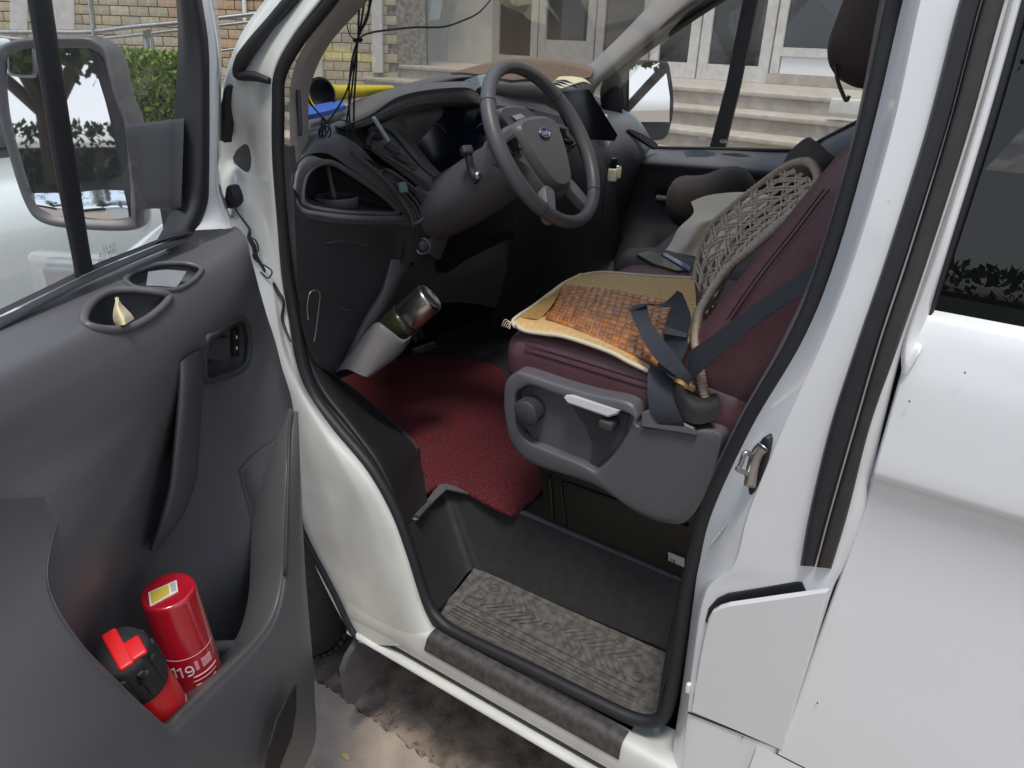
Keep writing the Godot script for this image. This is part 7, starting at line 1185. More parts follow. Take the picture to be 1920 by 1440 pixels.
# ------------------------------------------------------------------ loose things in and about the cab
func loose_things() -> void:
	# red mat
	var rm = mb()
	var outl = [Vector3(-1.574, 0.604, -0.559), Vector3(-1.589, 0.604, -0.608), Vector3(-1.572, 0.604, -0.674), Vector3(-1.536, 0.604, -0.812), Vector3(-1.406, 0.604, -0.903), Vector3(-1.236, 0.604, -0.936), Vector3(-1.061, 0.604, -0.731), Vector3(-0.911, 0.604, -0.551), Vector3(-0.805, 0.604, -0.480), Vector3(-0.753, 0.604, -0.414), Vector3(-0.747, 0.604, -0.335), Vector3(-0.758, 0.604, -0.282), Vector3(-0.848, 0.604, -0.287), Vector3(-0.955, 0.604, -0.293), Vector3(-0.964, 0.604, -0.215), Vector3(-0.959, 0.604, -0.164), Vector3(-1.035, 0.604, -0.233), Vector3(-1.095, 0.604, -0.289), Vector3(-1.095, 0.604, -0.361), Vector3(-1.133, 0.604, -0.383), Vector3(-1.317, 0.604, -0.471)]
	slab(rm, outl, Vector3.UP, 0.009, 0.002, 3)
	tag(put("floor_mat", rm, M.red_mat, self), "red and black looped floor mat, frayed at the front of the driver's footwell", "mat")
	# beaded seat mat
	var sm = thing("seat_mat", "amber beaded tile seat mat with cream border on the driver's seat", "seat mat")
	sheet("border_cloth", [
		[Vector3(-0.749, 1.073, -0.250), Vector3(-0.721, 1.067, -0.250), Vector3(-0.677, 1.071, -0.248), Vector3(-0.627, 1.076, -0.246), Vector3(-0.540, 1.071, -0.246), Vector3(-0.496, 1.060, -0.246), Vector3(-0.458, 1.053, -0.246), Vector3(-0.372, 1.034, -0.246)],
		[Vector3(-0.747, 1.079, -0.270), Vector3(-0.722, 1.077, -0.280), Vector3(-0.697, 1.082, -0.285), Vector3(-0.626, 1.079, -0.280), Vector3(-0.546, 1.069, -0.280), Vector3(-0.457, 1.053, -0.272), Vector3(-0.422, 1.049, -0.272), Vector3(-0.379, 1.046, -0.272)],
		[Vector3(-0.745, 1.088, -0.316), Vector3(-0.746, 1.094, -0.380), Vector3(-0.758, 1.096, -0.461), Vector3(-0.712, 1.098, -0.476), Vector3(-0.636, 1.098, -0.491), Vector3(-0.556, 1.097, -0.497), Vector3(-0.518, 1.096, -0.510), Vector3(-0.476, 1.096, -0.505)],
		[Vector3(-0.781, 1.076, -0.450), Vector3(-0.777, 1.085, -0.495), Vector3(-0.777, 1.088, -0.566), Vector3(-0.744, 1.090, -0.613), Vector3(-0.694, 1.090, -0.637), Vector3(-0.644, 1.090, -0.658), Vector3(-0.600, 1.090, -0.684), Vector3(-0.558, 1.090, -0.708)]], 60, 24, M.mat_border, sm, -0.004)
	sheet("gold_stripe", [[Vector3(-0.745, 1.080, -0.268), Vector3(-0.730, 1.079, -0.274), Vector3(-0.707, 1.080, -0.280)], [Vector3(-0.742, 1.091, -0.314), Vector3(-0.734, 1.095, -0.338), Vector3(-0.707, 1.099, -0.327)], [Vector3(-0.762, 1.086, -0.412), Vector3(-0.757, 1.092, -0.425), Vector3(-0.753, 1.099, -0.447)]], 14, 14, M.mat_gold, sm)
	wire("piping", [Vector3(-0.779, 1.088, -0.576), Vector3(-0.781, 1.085, -0.502), Vector3(-0.780, 1.078, -0.447), Vector3(-0.765, 1.076, -0.349), Vector3(-0.759, 1.074, -0.283), Vector3(-0.753, 1.072, -0.255), Vector3(-0.738, 1.070, -0.240)], 0.0042, M.piping_cream, sm, 8, 5)
	wire("piping", [Vector3(-0.745, 1.070, -0.248), Vector3(-0.718, 1.064, -0.246), Vector3(-0.674, 1.069, -0.244), Vector3(-0.625, 1.075, -0.242), Vector3(-0.537, 1.069, -0.242), Vector3(-0.494, 1.059, -0.242), Vector3(-0.456, 1.052, -0.242)], 0.0042, M.piping_cream, sm, 8, 5)
	wire("piping", [Vector3(-0.776, 1.090, -0.570), Vector3(-0.745, 1.092, -0.614), Vector3(-0.695, 1.092, -0.639), Vector3(-0.645, 1.092, -0.660), Vector3(-0.601, 1.092, -0.685), Vector3(-0.559, 1.092, -0.709)], 0.003, M.piping_cream, sm, 8, 5)
	var a = Vector3(-0.695, 1.085, -0.280); var b = Vector3(-0.433, 1.052, -0.268); var c = Vector3(-0.755, 1.098, -0.455); var d = Vector3(-0.514, 1.098, -0.505)
	var nc = 16; var nr = 12
	var tl = []
	for k in 3:
		var st = mb(); rbox(st, Transform3D.IDENTITY, Vector3(0.0272, 0.006, 0.0245 + 0.001 * k), 0.0022, 1); st.generate_normals(); tl.append(st.commit())
	var at = func(s: float, t: float) -> Vector3:
		return a.lerp(b, s).lerp(c.lerp(d, s), t) + Vector3(0, 0.002 * sin(s * PI) + 0.0015 * sin(s * 9.0 + t * 4.0), 0)
	for i in nc:
		for j in nr:
			var s = (i + 0.5) / nc; var t = (j + 0.5) / nr
			var p: Vector3 = at.call(s, t)
			var ds: Vector3 = at.call(s + 0.01, t) - at.call(s - 0.01, t); var dt: Vector3 = at.call(s, t + 0.01) - at.call(s, t - 0.01)
			var y = dt.cross(ds).normalized()
			if y.y < 0: y = -y
			var x = ds.normalized(); var z = x.cross(y).normalized()
			x = y.cross(z)
			var wid: float = (at.call(s + 0.5 / nc, t) - at.call(s - 0.5 / nc, t)).length() / 0.0272 * 0.93
			var dep: float = (at.call(s, t + 0.5 / nr) - at.call(s, t - 0.5 / nr)).length() / 0.0265 * 0.98
			var o = inst("tile", tl[rng.randi() % 3], M["tile%d" % (rng.randi() % 6)], sm)
			o.transform = Transform3D(Basis(x * wid, y, dt.normalized() * dep) * Basis.from_euler(Vector3(rng.randf_range(-0.05, 0.05), 0, rng.randf_range(-0.05, 0.05))), p)
	for i in nc + 1:
		var l = []
		for k in 7: l.append(at.call(float(i) / nc, k / 6.0) + Vector3(0, 0.001, 0))
		wire("cord", l, 0.0009, M.mat_border, sm, 5, 2)
	for k in 5:
		var q = Vector3(-0.758, 1.070, -0.254)
		wire("loose_thread", [q, q + Vector3(-0.008 + 0.003 * k, 0.006 - 0.004 * k, 0.008), q + Vector3(-0.012 + 0.004 * k, -0.008, 0.012)], 0.0008, M.piping_cream, sm, 5, 3)
	# woven lumbar support
	var rt = thing("back_support", "woven cane back support leaning on the driver's seat back", "back support")
	var near = [Vector3(-0.348, 1.019, -0.250), Vector3(-0.367, 1.067, -0.255), Vector3(-0.393, 1.112, -0.280), Vector3(-0.405, 1.135, -0.310), Vector3(-0.410, 1.155, -0.340), Vector3(-0.392, 1.214, -0.390), Vector3(-0.359, 1.256, -0.420), Vector3(-0.321, 1.305, -0.440), Vector3(-0.294, 1.340, -0.460), Vector3(-0.288, 1.365, -0.490)]
	var far = [Vector3(-0.377, 0.999, -0.320), Vector3(-0.422, 1.012, -0.400), Vector3(-0.466, 1.028, -0.490), Vector3(-0.503, 1.040, -0.580), Vector3(-0.535, 1.060, -0.660), Vector3(-0.561, 1.116, -0.720), Vector3(-0.551, 1.199, -0.740), Vector3(-0.505, 1.258, -0.730), Vector3(-0.439, 1.322, -0.700), Vector3(-0.382, 1.368, -0.650)]
	var top = [Vector3(-0.338, 1.385, -0.600), Vector3(-0.306, 1.381, -0.540)]
	var rimp = near.duplicate(); rimp.append(top[1]); rimp.append(top[0])
	var fr = far.duplicate(); fr.reverse(); rimp += fr
	var rr = []
	for k in rimp.size(): rr.append(0.0095 if k < 10 else 0.0085)
	var st2 = mb()
	# wrapped edge: the binding stands proud turn by turn
	var n = 620
	var path = smooth_path(rimp, n, true)
	var prm = []; var pth = []
	for k in n:
		pth.append(path[k]); prm.append((0.008 if k < n / 2 else 0.0068) * (1.0 + 0.17 * (1.0 if k % 3 == 0 else -0.5)))
	tube(st2, pth, prm, 9, 1, true)
	put("bound_rim", st2, M.cane, rt)
	var nn = crv(near, 0.5); var bulge = Vector3(0.9, -0.35, 0.0)
	var lat = func(s: float, t: float) -> Vector3: # s across from near to far, t up
		return crv(near, t).lerp(crv(far, t), s) + bulge * 0.035 * sin(s * PI)
	var la = mb()
	for kk in range(-12, 36):
		for fam in 2:
			var k: float = floorf(kk / 2.0) + (0.3 if kk % 2 else 0.0)
			var pts = []
			for q in 22:
				var s = q / 21.0
				var t: float = (k + (s if fam == 0 else 1.0 - s) * 5.5) / 17.0
				if t < 0.14 or t > 1.0: continue
				pts.append(lat.call(s, t) + bulge * 0.0025 * sin(s * 25.0 + PI * fam))
			if pts.size() > 2: tube(la, pts, 0.0023, 5, 1)
	put("diagonal_weave", la, M.cane_pale, rt)
	la = mb()
	for k in 9:
		for e in [-0.011, 0.011]:
			var pts = []
			for q in 16: pts.append(lat.call(0.09 + 0.82 * k / 8.0 + e, 0.22 + 0.78 * q / 15.0))
			tube(la, pts, 0.002, 5, 1)
	put("upright_cane", la, M.cane_pale, rt)
	la = mb()
	for k in 12:
		var t = 0.03 + 0.022 * k
		tube(la, [lat.call(0.0, t), lat.call(0.5, t + 0.01), lat.call(1.0, t)], 0.0022, 5, 2)
	put("lower_weave", la, M.cane_pale, rt)
	# flask
	var fa = Vector3(-1.190, 0.904, -0.366); var fb = Vector3(-1.100, 1.007, -0.424)
	var fl = thing("flask", "olive vacuum flask with brushed steel cup, in the pale door-side pocket", "flask")
	var fx = along(fa, fb); var fl_len: float = (fb - fa).length()
	turned("flask_body", fx, [Vector2(0.001, -0.08), Vector2(0.042, -0.08), Vector2(0.043, fl_len * 0.36), Vector2(0.0425, fl_len * 0.42), Vector2(0.038, fl_len * 0.45)], M.flask_green, fl, 36)
	turned("flask_collar", fx, [Vector2(0.038, fl_len * 0.43), Vector2(0.0395, fl_len * 0.45), Vector2(0.038, fl_len * 0.47)], M.rubber, fl, 36)
	turned("flask_cup", fx, [Vector2(0.038, fl_len * 0.46), Vector2(0.040, fl_len * 0.48), Vector2(0.039, fl_len * 0.95), Vector2(0.0375, fl_len * 0.985), Vector2(0.034, fl_len), Vector2(0.033, fl_len * 0.99), Vector2(0.001, fl_len * 0.985)], M.steel, fl, 40)
	# fire extinguisher and bottle in the door bin (placed in the door's own frame, then the world)
	var dx = door.transform
	var ex = thing("fire_extinguisher", "dark red fire extinguisher upside down in the open door's bin", "fire extinguisher")
	var ea = dx * Vector3(0.525, 0.574, -0.125); var eb = dx * Vector3(0.551, 0.857, -0.115)
	var ef = along(ea, eb); var el: float = (eb - ea).length()
	var prof = [Vector2(0.001, -0.06), Vector2(0.036, -0.06), Vector2(0.0375, -0.05), Vector2(0.0375, el - 0.008), Vector2(0.0365, el - 0.003), Vector2(0.034, el), Vector2(0.031, el - 0.001), Vector2(0.001, el - 0.002)]
	turned("cylinder", ef, prof, M.red_enamel, ex, 48)
	var side = (Vector3(0, 1.35, 0.9) - ea); side = (side - ef.basis.y * side.dot(ef.basis.y)).normalized()
	var right = ef.basis.y.cross(side).normalized()
	var tp = mb()
	slab(tp, [eb + side * 0.019 - right * 0.026, eb - side * 0.010 - right * 0.024, eb - side * 0.014 + right * 0.0145, eb + side * 0.010 + right * 0.012], ef.basis.y, 0.003, 0.0)
	put("top_sticker", tp, M.sticker_white, ex)
	tp = mb()
	slab(tp, [eb + side * 0.0165 - right * 0.0235 + ef.basis.y * 0.0007, eb - side * 0.008 - right * 0.0215 + ef.basis.y * 0.0007, eb - side * 0.0105 + right * 0.003 + ef.basis.y * 0.0007, eb + side * 0.010 + right * 0.001 + ef.basis.y * 0.0007], ef.basis.y, 0.001, 0.0)
	put("sticker_panel", tp, M.sticker_yellow, ex)
	tp = mb()
	slab(tp, [eb + side * 0.008 + right * 0.004 + ef.basis.y * 0.0007, eb - side * 0.0105 + right * 0.005 + ef.basis.y * 0.0007, eb - side * 0.0115 + right * 0.0125 + ef.basis.y * 0.0007, eb + side * 0.008 + right * 0.0105 + ef.basis.y * 0.0007], ef.basis.y, 0.001, 0.0)
	put("sticker_corner", tp, M.sticker_grey, ex)
	var ringat = func(y: float, a0: float, a1: float, r: float) -> Array:
		var o = []
		for k in 13:
			var an = lerpf(a0, a1, k / 12.0)
			o.append(ea + ef.basis.y * y + (side * cos(an) + right * sin(an)) * r)
		return o
	wire("label_line", ringat.call(el - 0.102, -1.2, 1.2, 0.0376), 0.0006, M.pink_print, ex, 5, 1)
	for k in 3:
		var an: float = [-0.72, -0.47, -0.16][k]
		var nrm: Vector3 = side * cos(an) + right * sin(an)
		lettering("number", ["1", "1", "9"][k], facing(ea + ef.basis.y * (el - 0.128) + nrm * 0.0378, nrm, ef.basis.y), 0.020, M.white_print, ex, 0.0006)
	for k in 2:
		var an: float = [0.14, 0.55][k]
		var nrm: Vector3 = side * cos(an) + right * sin(an)
		var q: Vector3 = ea + ef.basis.y * (el - 0.122) + nrm * 0.0378
		var t2 = mb(); var rx = nrm.cross(ef.basis.y) * -1.0
		var wd: float = [0.0025, 0.008][k]
		slab(t2, [q - rx * wd - ef.basis.y * 0.009, q + rx * wd - ef.basis.y * 0.009, q + rx * wd + ef.basis.y * [0.009, 0.007][k], q - rx * wd + ef.basis.y * [0.009, 0.007][k]], nrm, 0.002, 0.0)
		put("label_mark", t2, M.pink_print, ex)
	for k in 6: wire("print_line", ringat.call(el - 0.142 - 0.0085 * k, -0.1 - 0.05 * (k % 2), 0.95 - 0.09 * (k % 3), 0.0376), 0.0009 if k else 0.0013, M.pink_print, ex, 5, 1)
	var bt = thing("spray_bottle", "bright red bottle with a black cap, leaning in front of the extinguisher", "bottle")
	var ba = dx * Vector3(0.588, 0.584, -0.128); var bb = dx * Vector3(0.689, 0.885, -0.148)
	var bf = along(ba, bb); var bl: float = (bb - ba).length()
	turned("bottle_body", bf, [Vector2(0.001, bl * 0.13), Vector2(0.033, bl * 0.14), Vector2(0.035, bl * 0.5), Vector2(0.035, bl * 0.70), Vector2(0.029, bl * 0.76), Vector2(0.001, bl * 0.77)], M.red_bottle, bt, 40)
	turned("cap", bf, [Vector2(0.029, bl * 0.73), Vector2(0.035, bl * 0.74), Vector2(0.0355, bl * 0.80), Vector2(0.034, bl * 0.97), Vector2(0.031, bl * 1.0), Vector2(0.001, bl * 1.0)], M.rag_black, bt, 40)
	for k in 10:
		var an = TAU * k / 10.0
		block("cap_rib", bf * Transform3D(Basis(Vector3.UP, -an), Vector3(cos(an) * 0.0355, bl * 0.865, sin(an) * 0.0345)), Vector3(0.006, bl * 0.18, 0.009), 0.0025, M.rag_black, bt)
	var bsd = (Vector3(0, 1.35, 0.9) - bb); bsd = (bsd - bf.basis.y * bsd.dot(bf.basis.y)).normalized()
	var brt = bf.basis.y.cross(bsd).normalized()
	block("cap_tab", Transform3D(Basis(bsd, bf.basis.y, bsd.cross(bf.basis.y)), bb + bf.basis.y * 0.002), Vector3(0.06, 0.007, 0.018), 0.003, M.red_bottle, bt)
	block("cap_tab", Transform3D(Basis(bsd, bf.basis.y, bsd.cross(bf.basis.y)), bb + bf.basis.y * 0.0015 + bsd * 0.012 + brt * 0.016), Vector3(0.03, 0.006, 0.02), 0.003, M.red_bottle, bt)
	wire("cap_mouth", [bb - bf.basis.y * 0.02 + bsd * 0.036 + brt * 0.01, bb - bf.basis.y * 0.032 + bsd * 0.038 + brt * 0.005], [0.008, 0.006], M.black, bt, 10, 2)
	var bring = func(y: float, a0: float, a1: float) -> Array:
		var o = []
		for k in 13:
			var an = lerpf(a0, a1, k / 12.0)
			o.append(ba + bf.basis.y * y + (bsd * cos(an) + brt * sin(an)) * 0.0353)
		return o
	wire("label_line", bring.call(bl * 0.48, -1.4, 1.4), 0.0007, M.pink_print, bt, 5, 1)
	for k in 2: wire("print_line", bring.call(bl * (0.42 - 0.05 * k), 0.15 + 0.1 * k, 0.6 + 0.05 * k), 0.0011, M.white_print, bt, 5, 1)
	# tissue in the ledge pocket, rings in the bin
	var ts = mb()
	var tp0 = [[dx * Vector3(0.461, 1.252, -0.050), dx * Vector3(0.459, 1.254, -0.050), dx * Vector3(0.457, 1.251, -0.050)], [dx * Vector3(0.473, 1.238, -0.052), dx * Vector3(0.484, 1.248, -0.070), dx * Vector3(0.451, 1.240, -0.050)], [dx * Vector3(0.479, 1.229, -0.055), dx * Vector3(0.497, 1.242, -0.085), dx * Vector3(0.451, 1.229, -0.060)], [dx * Vector3(0.482, 1.223, -0.060), dx * Vector3(0.502, 1.235, -0.090), dx * Vector3(0.453, 1.223, -0.065)]]
	thick(ts, tp0, 14, 14, 0.003)
	tag(put("tissue", ts, M.tissue, self), "crumpled cream tissue in the small pocket on the door ledge", "tissue")
	var kr = thing("key_rings", "thin wire key rings lying in the door bin beside the extinguisher", "key ring")
	var k1 = []; var k2 = []
	for k in 14:
		var an = TAU * k / 14
		k1.append(dx * (Vector3(0.406, 0.627, -0.120) + Vector3(cos(an) * 0.0125, sin(an) * 0.0125, 0.003)))
		k2.append(dx * (Vector3(0.382, 0.630, -0.135) + Vector3(cos(an) * 0.0075, sin(an) * 0.0085, 0.003 * sin(an))))
	wire("wire_ring", k1, 0.0008, M.zinc, kr, 6, 3, true)
	wire("split_ring", k2, 0.0016, M.zinc, kr, 6, 3, true)
	block("ring_clasp", Transform3D(Basis(), dx * Vector3(0.387, 0.616, -0.135)), Vector3(0.006, 0.012, 0.006), 0.002, M.zinc, kr)
	# things on the dashboard
	var hn = thing("yellow_horn", "yellow plastic horn with a dark mouth, lying on the dashboard", "horn")
	var ha = Vector3(-1.380, 1.445, -0.380); var hbq = Vector3(-1.470, 1.440, -0.718)
	var hx = along(ha, hbq); var hl: float = (hbq - ha).length()
	turned("horn_cone", hx, [Vector2(0.034, 0.0), Vector2(0.028, 0.012), Vector2(0.0215, 0.035), Vector2(0.017, 0.08), Vector2(0.012, hl * 0.7), Vector2(0.008, hl)], M.yellow_plastic, hn, 28)
	turned("horn_mouth", hx, [Vector2(0.036, -0.004), Vector2(0.037, 0.0), Vector2(0.035, 0.004), Vector2(0.031, 0.002), Vector2(0.018, 0.04), Vector2(0.001, 0.045)], M.rubber, hn, 28)
	var bf0 = mb()
	thick(bf0, [[Vector3(-1.330, 1.426, -0.292), Vector3(-1.350, 1.429, -0.363), Vector3(-1.370, 1.431, -0.432)], [Vector3(-1.250, 1.419, -0.219), Vector3(-1.270, 1.421, -0.289), Vector3(-1.300, 1.427, -0.375)]], 8, 4, 0.01)
	tag(put("blue_folder", bf0, M.blue_plastic, self), "blue plastic folder under the yellow horn on the dashboard", "folder")
	var cb = mb()
	thick(cb, [[Vector3(-1.500, 1.474, -1.015), Vector3(-1.520, 1.493, -1.189), Vector3(-1.540, 1.511, -1.400), Vector3(-1.550, 1.504, -1.700), Vector3(-1.550, 1.483, -1.951)], [Vector3(-1.420, 1.477, -0.999), Vector3(-1.420, 1.494, -1.120), Vector3(-1.420, 1.508, -1.267), Vector3(-1.420, 1.497, -1.520), Vector3(-1.420, 1.476, -1.772)], [Vector3(-1.320, 1.461, -1.075), Vector3(-1.320, 1.462, -1.162), Vector3(-1.320, 1.456, -1.256), Vector3(-1.320, 1.447, -1.390), Vector3(-1.340, 1.458, -1.594)]], 40, 14, 0.008)
	tag(put("cardboard", cb, M.card_brown, self), "curved brown corrugated cardboard sheet on top of the dashboard behind the wheel", "cardboard")
	tag(plate("grey_box", [Vector3(-1.340, 1.475, -0.929), Vector3(-1.340, 1.477, -0.973), Vector3(-1.340, 1.436, -0.995), Vector3(-1.340, 1.433, -0.938)], Vector3(1, 0.3, 0.1), 0.05, M.pale_blue_plastic, self, 0.003), "small grey device standing on the dashboard left of the wheel's top", "device")
	var pp = thing("papers", "crumpled yellow and white papers behind the tablet on the dashboard", "paper")
	for k in 4:
		var q = Vector3(-1.300, 1.435, -1.364) + Vector3(0.004 * k, 0.004 * k, -0.02 * k + 0.03)
		sheet("sheet", [[q + Vector3(-0.05, 0.006, 0.06), q + Vector3(-0.055, 0.016, 0.0), q + Vector3(-0.05, 0.004 + 0.004 * k, -0.07)], [q + Vector3(0, 0.012, 0.065), q + Vector3(0, 0.004, 0.005), q + Vector3(0, 0.012, -0.06)], [q + Vector3(0.03, 0.0, 0.055), q + Vector3(0.035, 0.006, 0.0), q + Vector3(0.03, -0.004, -0.06)]], 10, 10, [M.paper_cream, M.sticker_white, M.sticker_white, M.paper_cream][k], pp, 0.0015)
	var bg = mb()
	thick(bg, [[Vector3(-1.300, 1.326, -1.565), Vector3(-1.310, 1.334, -1.646), Vector3(-1.320, 1.325, -1.726), Vector3(-1.300, 1.304, -1.734)], [Vector3(-1.250, 1.301, -1.475), Vector3(-1.240, 1.317, -1.508), Vector3(-1.245, 1.300, -1.593), Vector3(-1.250, 1.280, -1.666)], [Vector3(-1.235, 1.268, -1.464), Vector3(-1.210, 1.284, -1.472), Vector3(-1.215, 1.263, -1.549), Vector3(-1.225, 1.251, -1.638)], [Vector3(-1.235, 1.235, -1.489), Vector3(-1.215, 1.243, -1.497), Vector3(-1.210, 1.232, -1.545), Vector3(-1.225, 1.230, -1.625)]], 16, 16, 0.003)
	tag(put("plastic_bag", bg, M.white_plastic, self), "crumpled white plastic bag at the far end of the dashboard, right of the wheel", "bag")
	var ch = thing("phone_charger", "cream socket adapter with a black plug, hanging right of the steering wheel", "charger")
	var cq = Vector3(-1.100, 1.181, -1.347)
	block("adapter", Transform3D(Basis(Vector3.UP, 0.5), cq), Vector3(0.03, 0.045, 0.026), 0.008, M.cream_plastic, ch, 2)
	block("adapter", Transform3D(Basis(Vector3.UP, 0.5), cq + Vector3(0.002, 0.004, -0.03)), Vector3(0.026, 0.042, 0.022), 0.008, M.cream_plastic, ch, 2)
	block("plug", Transform3D(Basis(Vector3.UP, 0.5), cq + Vector3(0, 0.038, 0.0)), Vector3(0.022, 0.034, 0.02), 0.004, M.gloss_black, ch, 2)
	turned("socket_ring", Transform3D(Basis(), cq + Vector3(0.002, 0.024, -0.03)), [Vector2(0.006, 0.004), Vector2(0.01, 0.003), Vector2(0.011, 0.0)], M.zinc, ch, 16)
	wire("charger_cable", [cq + Vector3(0, 0.055, 0.005), cq + Vector3(0.01, 0.06, 0.025), cq + Vector3(0.0, 0.02, 0.035), cq + Vector3(-0.01, -0.06, 0.03), cq + Vector3(-0.02, -0.14, 0.01)], 0.0016, M.rubber, ch, 6, 6)
	tag(block("vent_clip", facing(Vector3(-1.142, 1.264, -0.381), Vector3(0.8, 0.4, 0.2)), Vector3(0.022, 0.024, 0.01), 0.003, M.teal_plastic, self), "small teal green clip pushed on the slats of the left air vent", "clip")
	var ph = thing("phone_holder", "black phone clamp with a pale blue stick, by the left of the cluster", "phone holder")
	block("clamp", Transform3D(Basis(Vector3.UP, 0.4), Vector3(-1.150, 1.381, -0.310)), Vector3(0.03, 0.02, 0.026), 0.005, M.rubber, ph)
	wire("clamp_arm", [Vector3(-1.140, 1.361, -0.276), Vector3(-1.145, 1.374, -0.285), Vector3(-1.140, 1.385, -0.293), Vector3(-1.140, 1.377, -0.312)], 0.008, M.rubber, ph, 8, 5)
	block("blue_stick", along(Vector3(-1.120, 1.421, -0.275), Vector3(-1.120, 1.367, -0.321)) * Transform3D(Basis(), Vector3(0, 0.032, 0)), Vector3(0.009, 0.066, 0.007), 0.003, M.pale_blue_plastic, ph)
	# cables hanging from the screen pillar
	var cw = thing("cable_bundle", "black cables tied together, hanging in front of the windscreen on the left", "cables")
	var kn = Vector3(-1.160, 1.562, -0.282)
	for q in [[Vector3(-1.120, 1.685, -0.253), Vector3(-1.120, 1.632, -0.251), Vector3(-1.120, 1.595, -0.246), kn, Vector3(-1.180, 1.518, -0.286), Vector3(-1.180, 1.468, -0.264), Vector3(-1.180, 1.425, -0.223), Vector3(-1.180, 1.403, -0.192), Vector3(-1.180, 1.392, -0.184)], [Vector3(-1.120, 1.687, -0.278), Vector3(-1.120, 1.632, -0.264), Vector3(-1.120, 1.596, -0.254), kn, Vector3(-1.180, 1.508, -0.288), Vector3(-1.180, 1.458, -0.275), Vector3(-1.180, 1.407, -0.258), Vector3(-1.180, 1.373, -0.259)],
		[Vector3(-1.120, 1.688, -0.295), Vector3(-1.120, 1.633, -0.283), Vector3(-1.120, 1.596, -0.263), kn, Vector3(-1.170, 1.508, -0.284), Vector3(-1.170, 1.448, -0.273), Vector3(-1.170, 1.386, -0.268), Vector3(-1.170, 1.358, -0.272), Vector3(-1.170, 1.346, -0.306), Vector3(-1.170, 1.347, -0.347), Vector3(-1.170, 1.359, -0.363)], [Vector3(-1.120, 1.687, -0.278), Vector3(-1.120, 1.615, -0.276), Vector3(-1.120, 1.577, -0.250), kn, Vector3(-1.170, 1.528, -0.274), Vector3(-1.170, 1.479, -0.262), Vector3(-1.170, 1.429, -0.258), Vector3(-1.170, 1.392, -0.262), Vector3(-1.170, 1.362, -0.307)],
		[Vector3(-1.170, 1.518, -0.279), Vector3(-1.170, 1.543, -0.287), kn, Vector3(-1.160, 1.575, -0.312), Vector3(-1.160, 1.583, -0.375), Vector3(-1.160, 1.590, -0.459), Vector3(-1.160, 1.593, -0.551), Vector3(-1.160, 1.609, -0.629), Vector3(-1.160, 1.629, -0.691), Vector3(-1.160, 1.667, -0.745), Vector3(-1.160, 1.714, -0.776)]]:
		wire("cable", q, 0.0021, M.rubber, cw, 6, 6)
	wire("tie", [kn + Vector3(0, 0.0, 0.008), kn + Vector3(0.008, 0.002, 0), kn + Vector3(0, 0.0, -0.008), kn + Vector3(-0.008, 0, 0)], 0.0035, M.black, cw, 8, 4, true)
	wire("tie_tail", [kn, kn + Vector3(0.0, 0.008, 0.02), kn + Vector3(0.0, 0.03, 0.028)], 0.0012, M.black, cw, 5, 3)
	var co = mb()
	for k in 4:
		var rg = []
		var o = Vector3(-1.190, 1.402, -0.204) + Vector3(0.004 * k, -0.003 * k, 0.003 * k)
		for j in 10: rg.append(o + Vector3(cos(TAU * j / 10) * 0.006, sin(TAU * j / 10) * (0.018 - 0.002 * k), cos(TAU * j / 10 + k) * 0.011))
		tube(co, rg, 0.0017, 5, 2, true)
	put("cable_coil", co, M.rubber, cw)
	wire("cable", [Vector3(-1.200, 1.450, -0.178), Vector3(-1.200, 1.424, -0.206), Vector3(-1.190, 1.407, -0.216), Vector3(-1.190, 1.412, -0.254), Vector3(-1.180, 1.395, -0.304), Vector3(-1.170, 1.382, -0.325)], 0.0016, M.rubber, cw, 5, 5)
	# papers stuck on the windscreen
	tag(plate("windscreen_note", [Vector3(-1.250, 1.739, -0.930), Vector3(-1.250, 1.751, -1.092), Vector3(-1.250, 1.619, -1.086), Vector3(-1.250, 1.613, -1.070), Vector3(-1.250, 1.626, -0.987), Vector3(-1.250, 1.645, -0.930)], Vector3(0.85, -0.5, 0.1), 0.001, M.paper_cream, self, 0.0), "yellowed paper note stuck inside the windscreen above the wheel", "note")
	tag(plate("windscreen_sticker", [Vector3(-1.255, 1.749, -1.067), Vector3(-1.255, 1.752, -1.105), Vector3(-1.255, 1.655, -1.108), Vector3(-1.255, 1.643, -1.081)], Vector3(0.85, -0.5, 0.1), 0.001, M.paper_blue, self, 0.0), "pale blue sticker beside the yellowed note on the windscreen", "sticker")
	# hook of wire on the lower cover
	tag(wire("wire_hook", [Vector3(-1.115, 1.049, -0.057), Vector3(-1.115, 1.077, -0.057), Vector3(-1.115, 1.101, -0.065), Vector3(-1.115, 1.106, -0.077), Vector3(-1.115, 1.101, -0.089), Vector3(-1.115, 1.089, -0.092), Vector3(-1.115, 1.053, -0.083), Vector3(-1.115, 1.010, -0.071), Vector3(-1.115, 1.000, -0.066)], 0.0012, M.zinc, self, 6, 5), "thin bent wire hook on the dark panel behind the door seal", "hook")
	# on the bench
	var cl = mb()
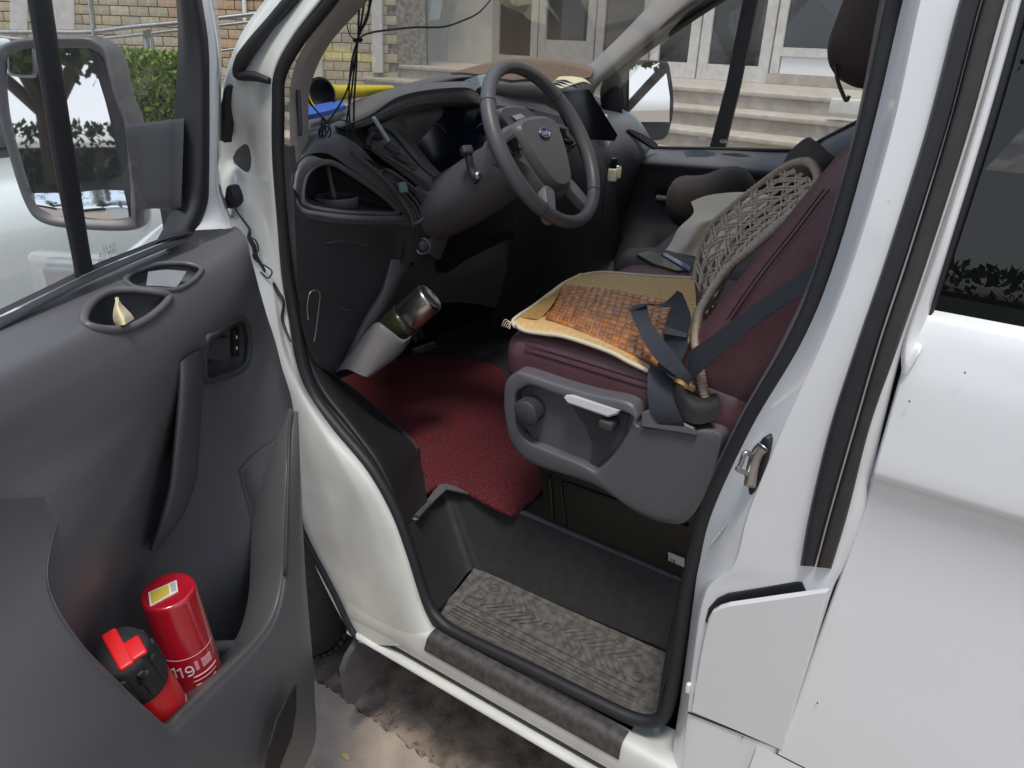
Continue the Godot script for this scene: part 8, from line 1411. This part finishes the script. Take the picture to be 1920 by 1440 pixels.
	thick(cl, [[Vector3(-0.741, 1.179, -1.120), Vector3(-0.685, 1.207, -1.100), Vector3(-0.585, 1.235, -1.050), Vector3(-0.491, 1.246, -1.000)], [Vector3(-0.716, 1.156, -1.080), Vector3(-0.653, 1.168, -1.050), Vector3(-0.583, 1.196, -1.020), Vector3(-0.506, 1.219, -0.980)], [Vector3(-0.745, 1.114, -1.060), Vector3(-0.678, 1.141, -1.020), Vector3(-0.630, 1.133, -1.040), Vector3(-0.552, 1.170, -0.980)], [Vector3(-0.760, 1.069, -1.050), Vector3(-0.697, 1.090, -1.000), Vector3(-0.660, 1.086, -1.020), Vector3(-0.581, 1.096, -0.980)], [Vector3(-0.776, 1.037, -1.030), Vector3(-0.726, 1.040, -1.000), Vector3(-0.675, 1.037, -0.980), Vector3(-0.630, 1.016, -0.950)]], 36, 36, 0.006)
	tag(put("cloth", cl, M.beige_cloth, self), "folded beige cloth draped over the passenger bench beside the cane support", "cloth")
	var bd = thing("book", "thin olive book with a dark spine under the beige cloth on the bench", "book")
	plate("cover", [Vector3(-0.748, 1.095, -0.804), Vector3(-0.736, 1.095, -0.854), Vector3(-0.694, 1.095, -0.850), Vector3(-0.590, 1.095, -0.754), Vector3(-0.610, 1.095, -0.731), Vector3(-0.678, 1.095, -0.750)], Vector3.UP, 0.01, M.flask_green, bd, 0.001)
	plate("band", [Vector3(-0.695, 1.098, -0.834), Vector3(-0.691, 1.098, -0.851), Vector3(-0.592, 1.098, -0.773), Vector3(-0.584, 1.098, -0.739)], Vector3.UP, 0.004, M.badge_blue, bd, 0.0)
	var pw = mb(); rbox(pw, Transform3D(Basis(Vector3.UP, 0.3), Vector3(-0.804, 1.131, -1.500)), Vector3(0.30, 0.16, 0.2), 0.07, 6, func(p: Vector3) -> Vector3: return Vector3(0, -0.03 * p.x * p.x + 0.02 * sin(p.x * 4.0), 0.01 * sin(p.x * 6.0)))
	tag(put("cushion", pw, M.jacket, self), "dark brown cushion lying on the far end of the bench", "cushion")
	var jk = mb()
	thick(jk, [[Vector3(-0.487, 1.308, -1.000), Vector3(-0.484, 1.344, -1.050), Vector3(-0.470, 1.370, -1.100), Vector3(-0.455, 1.378, -1.100)], [Vector3(-0.444, 1.306, -0.930), Vector3(-0.434, 1.340, -0.960), Vector3(-0.420, 1.368, -1.000), Vector3(-0.414, 1.375, -1.020)], [Vector3(-0.399, 1.298, -0.900), Vector3(-0.389, 1.334, -0.900), Vector3(-0.370, 1.351, -0.920), Vector3(-0.365, 1.360, -0.950)], [Vector3(-0.355, 1.259, -0.920), Vector3(-0.343, 1.305, -0.900), Vector3(-0.339, 1.332, -0.920), Vector3(-0.340, 1.351, -0.950)]], 24, 24, 0.02)
	tag(put("jacket", jk, M.jacket, self), "dark brown jacket slung over the bench back behind the cane support", "jacket")
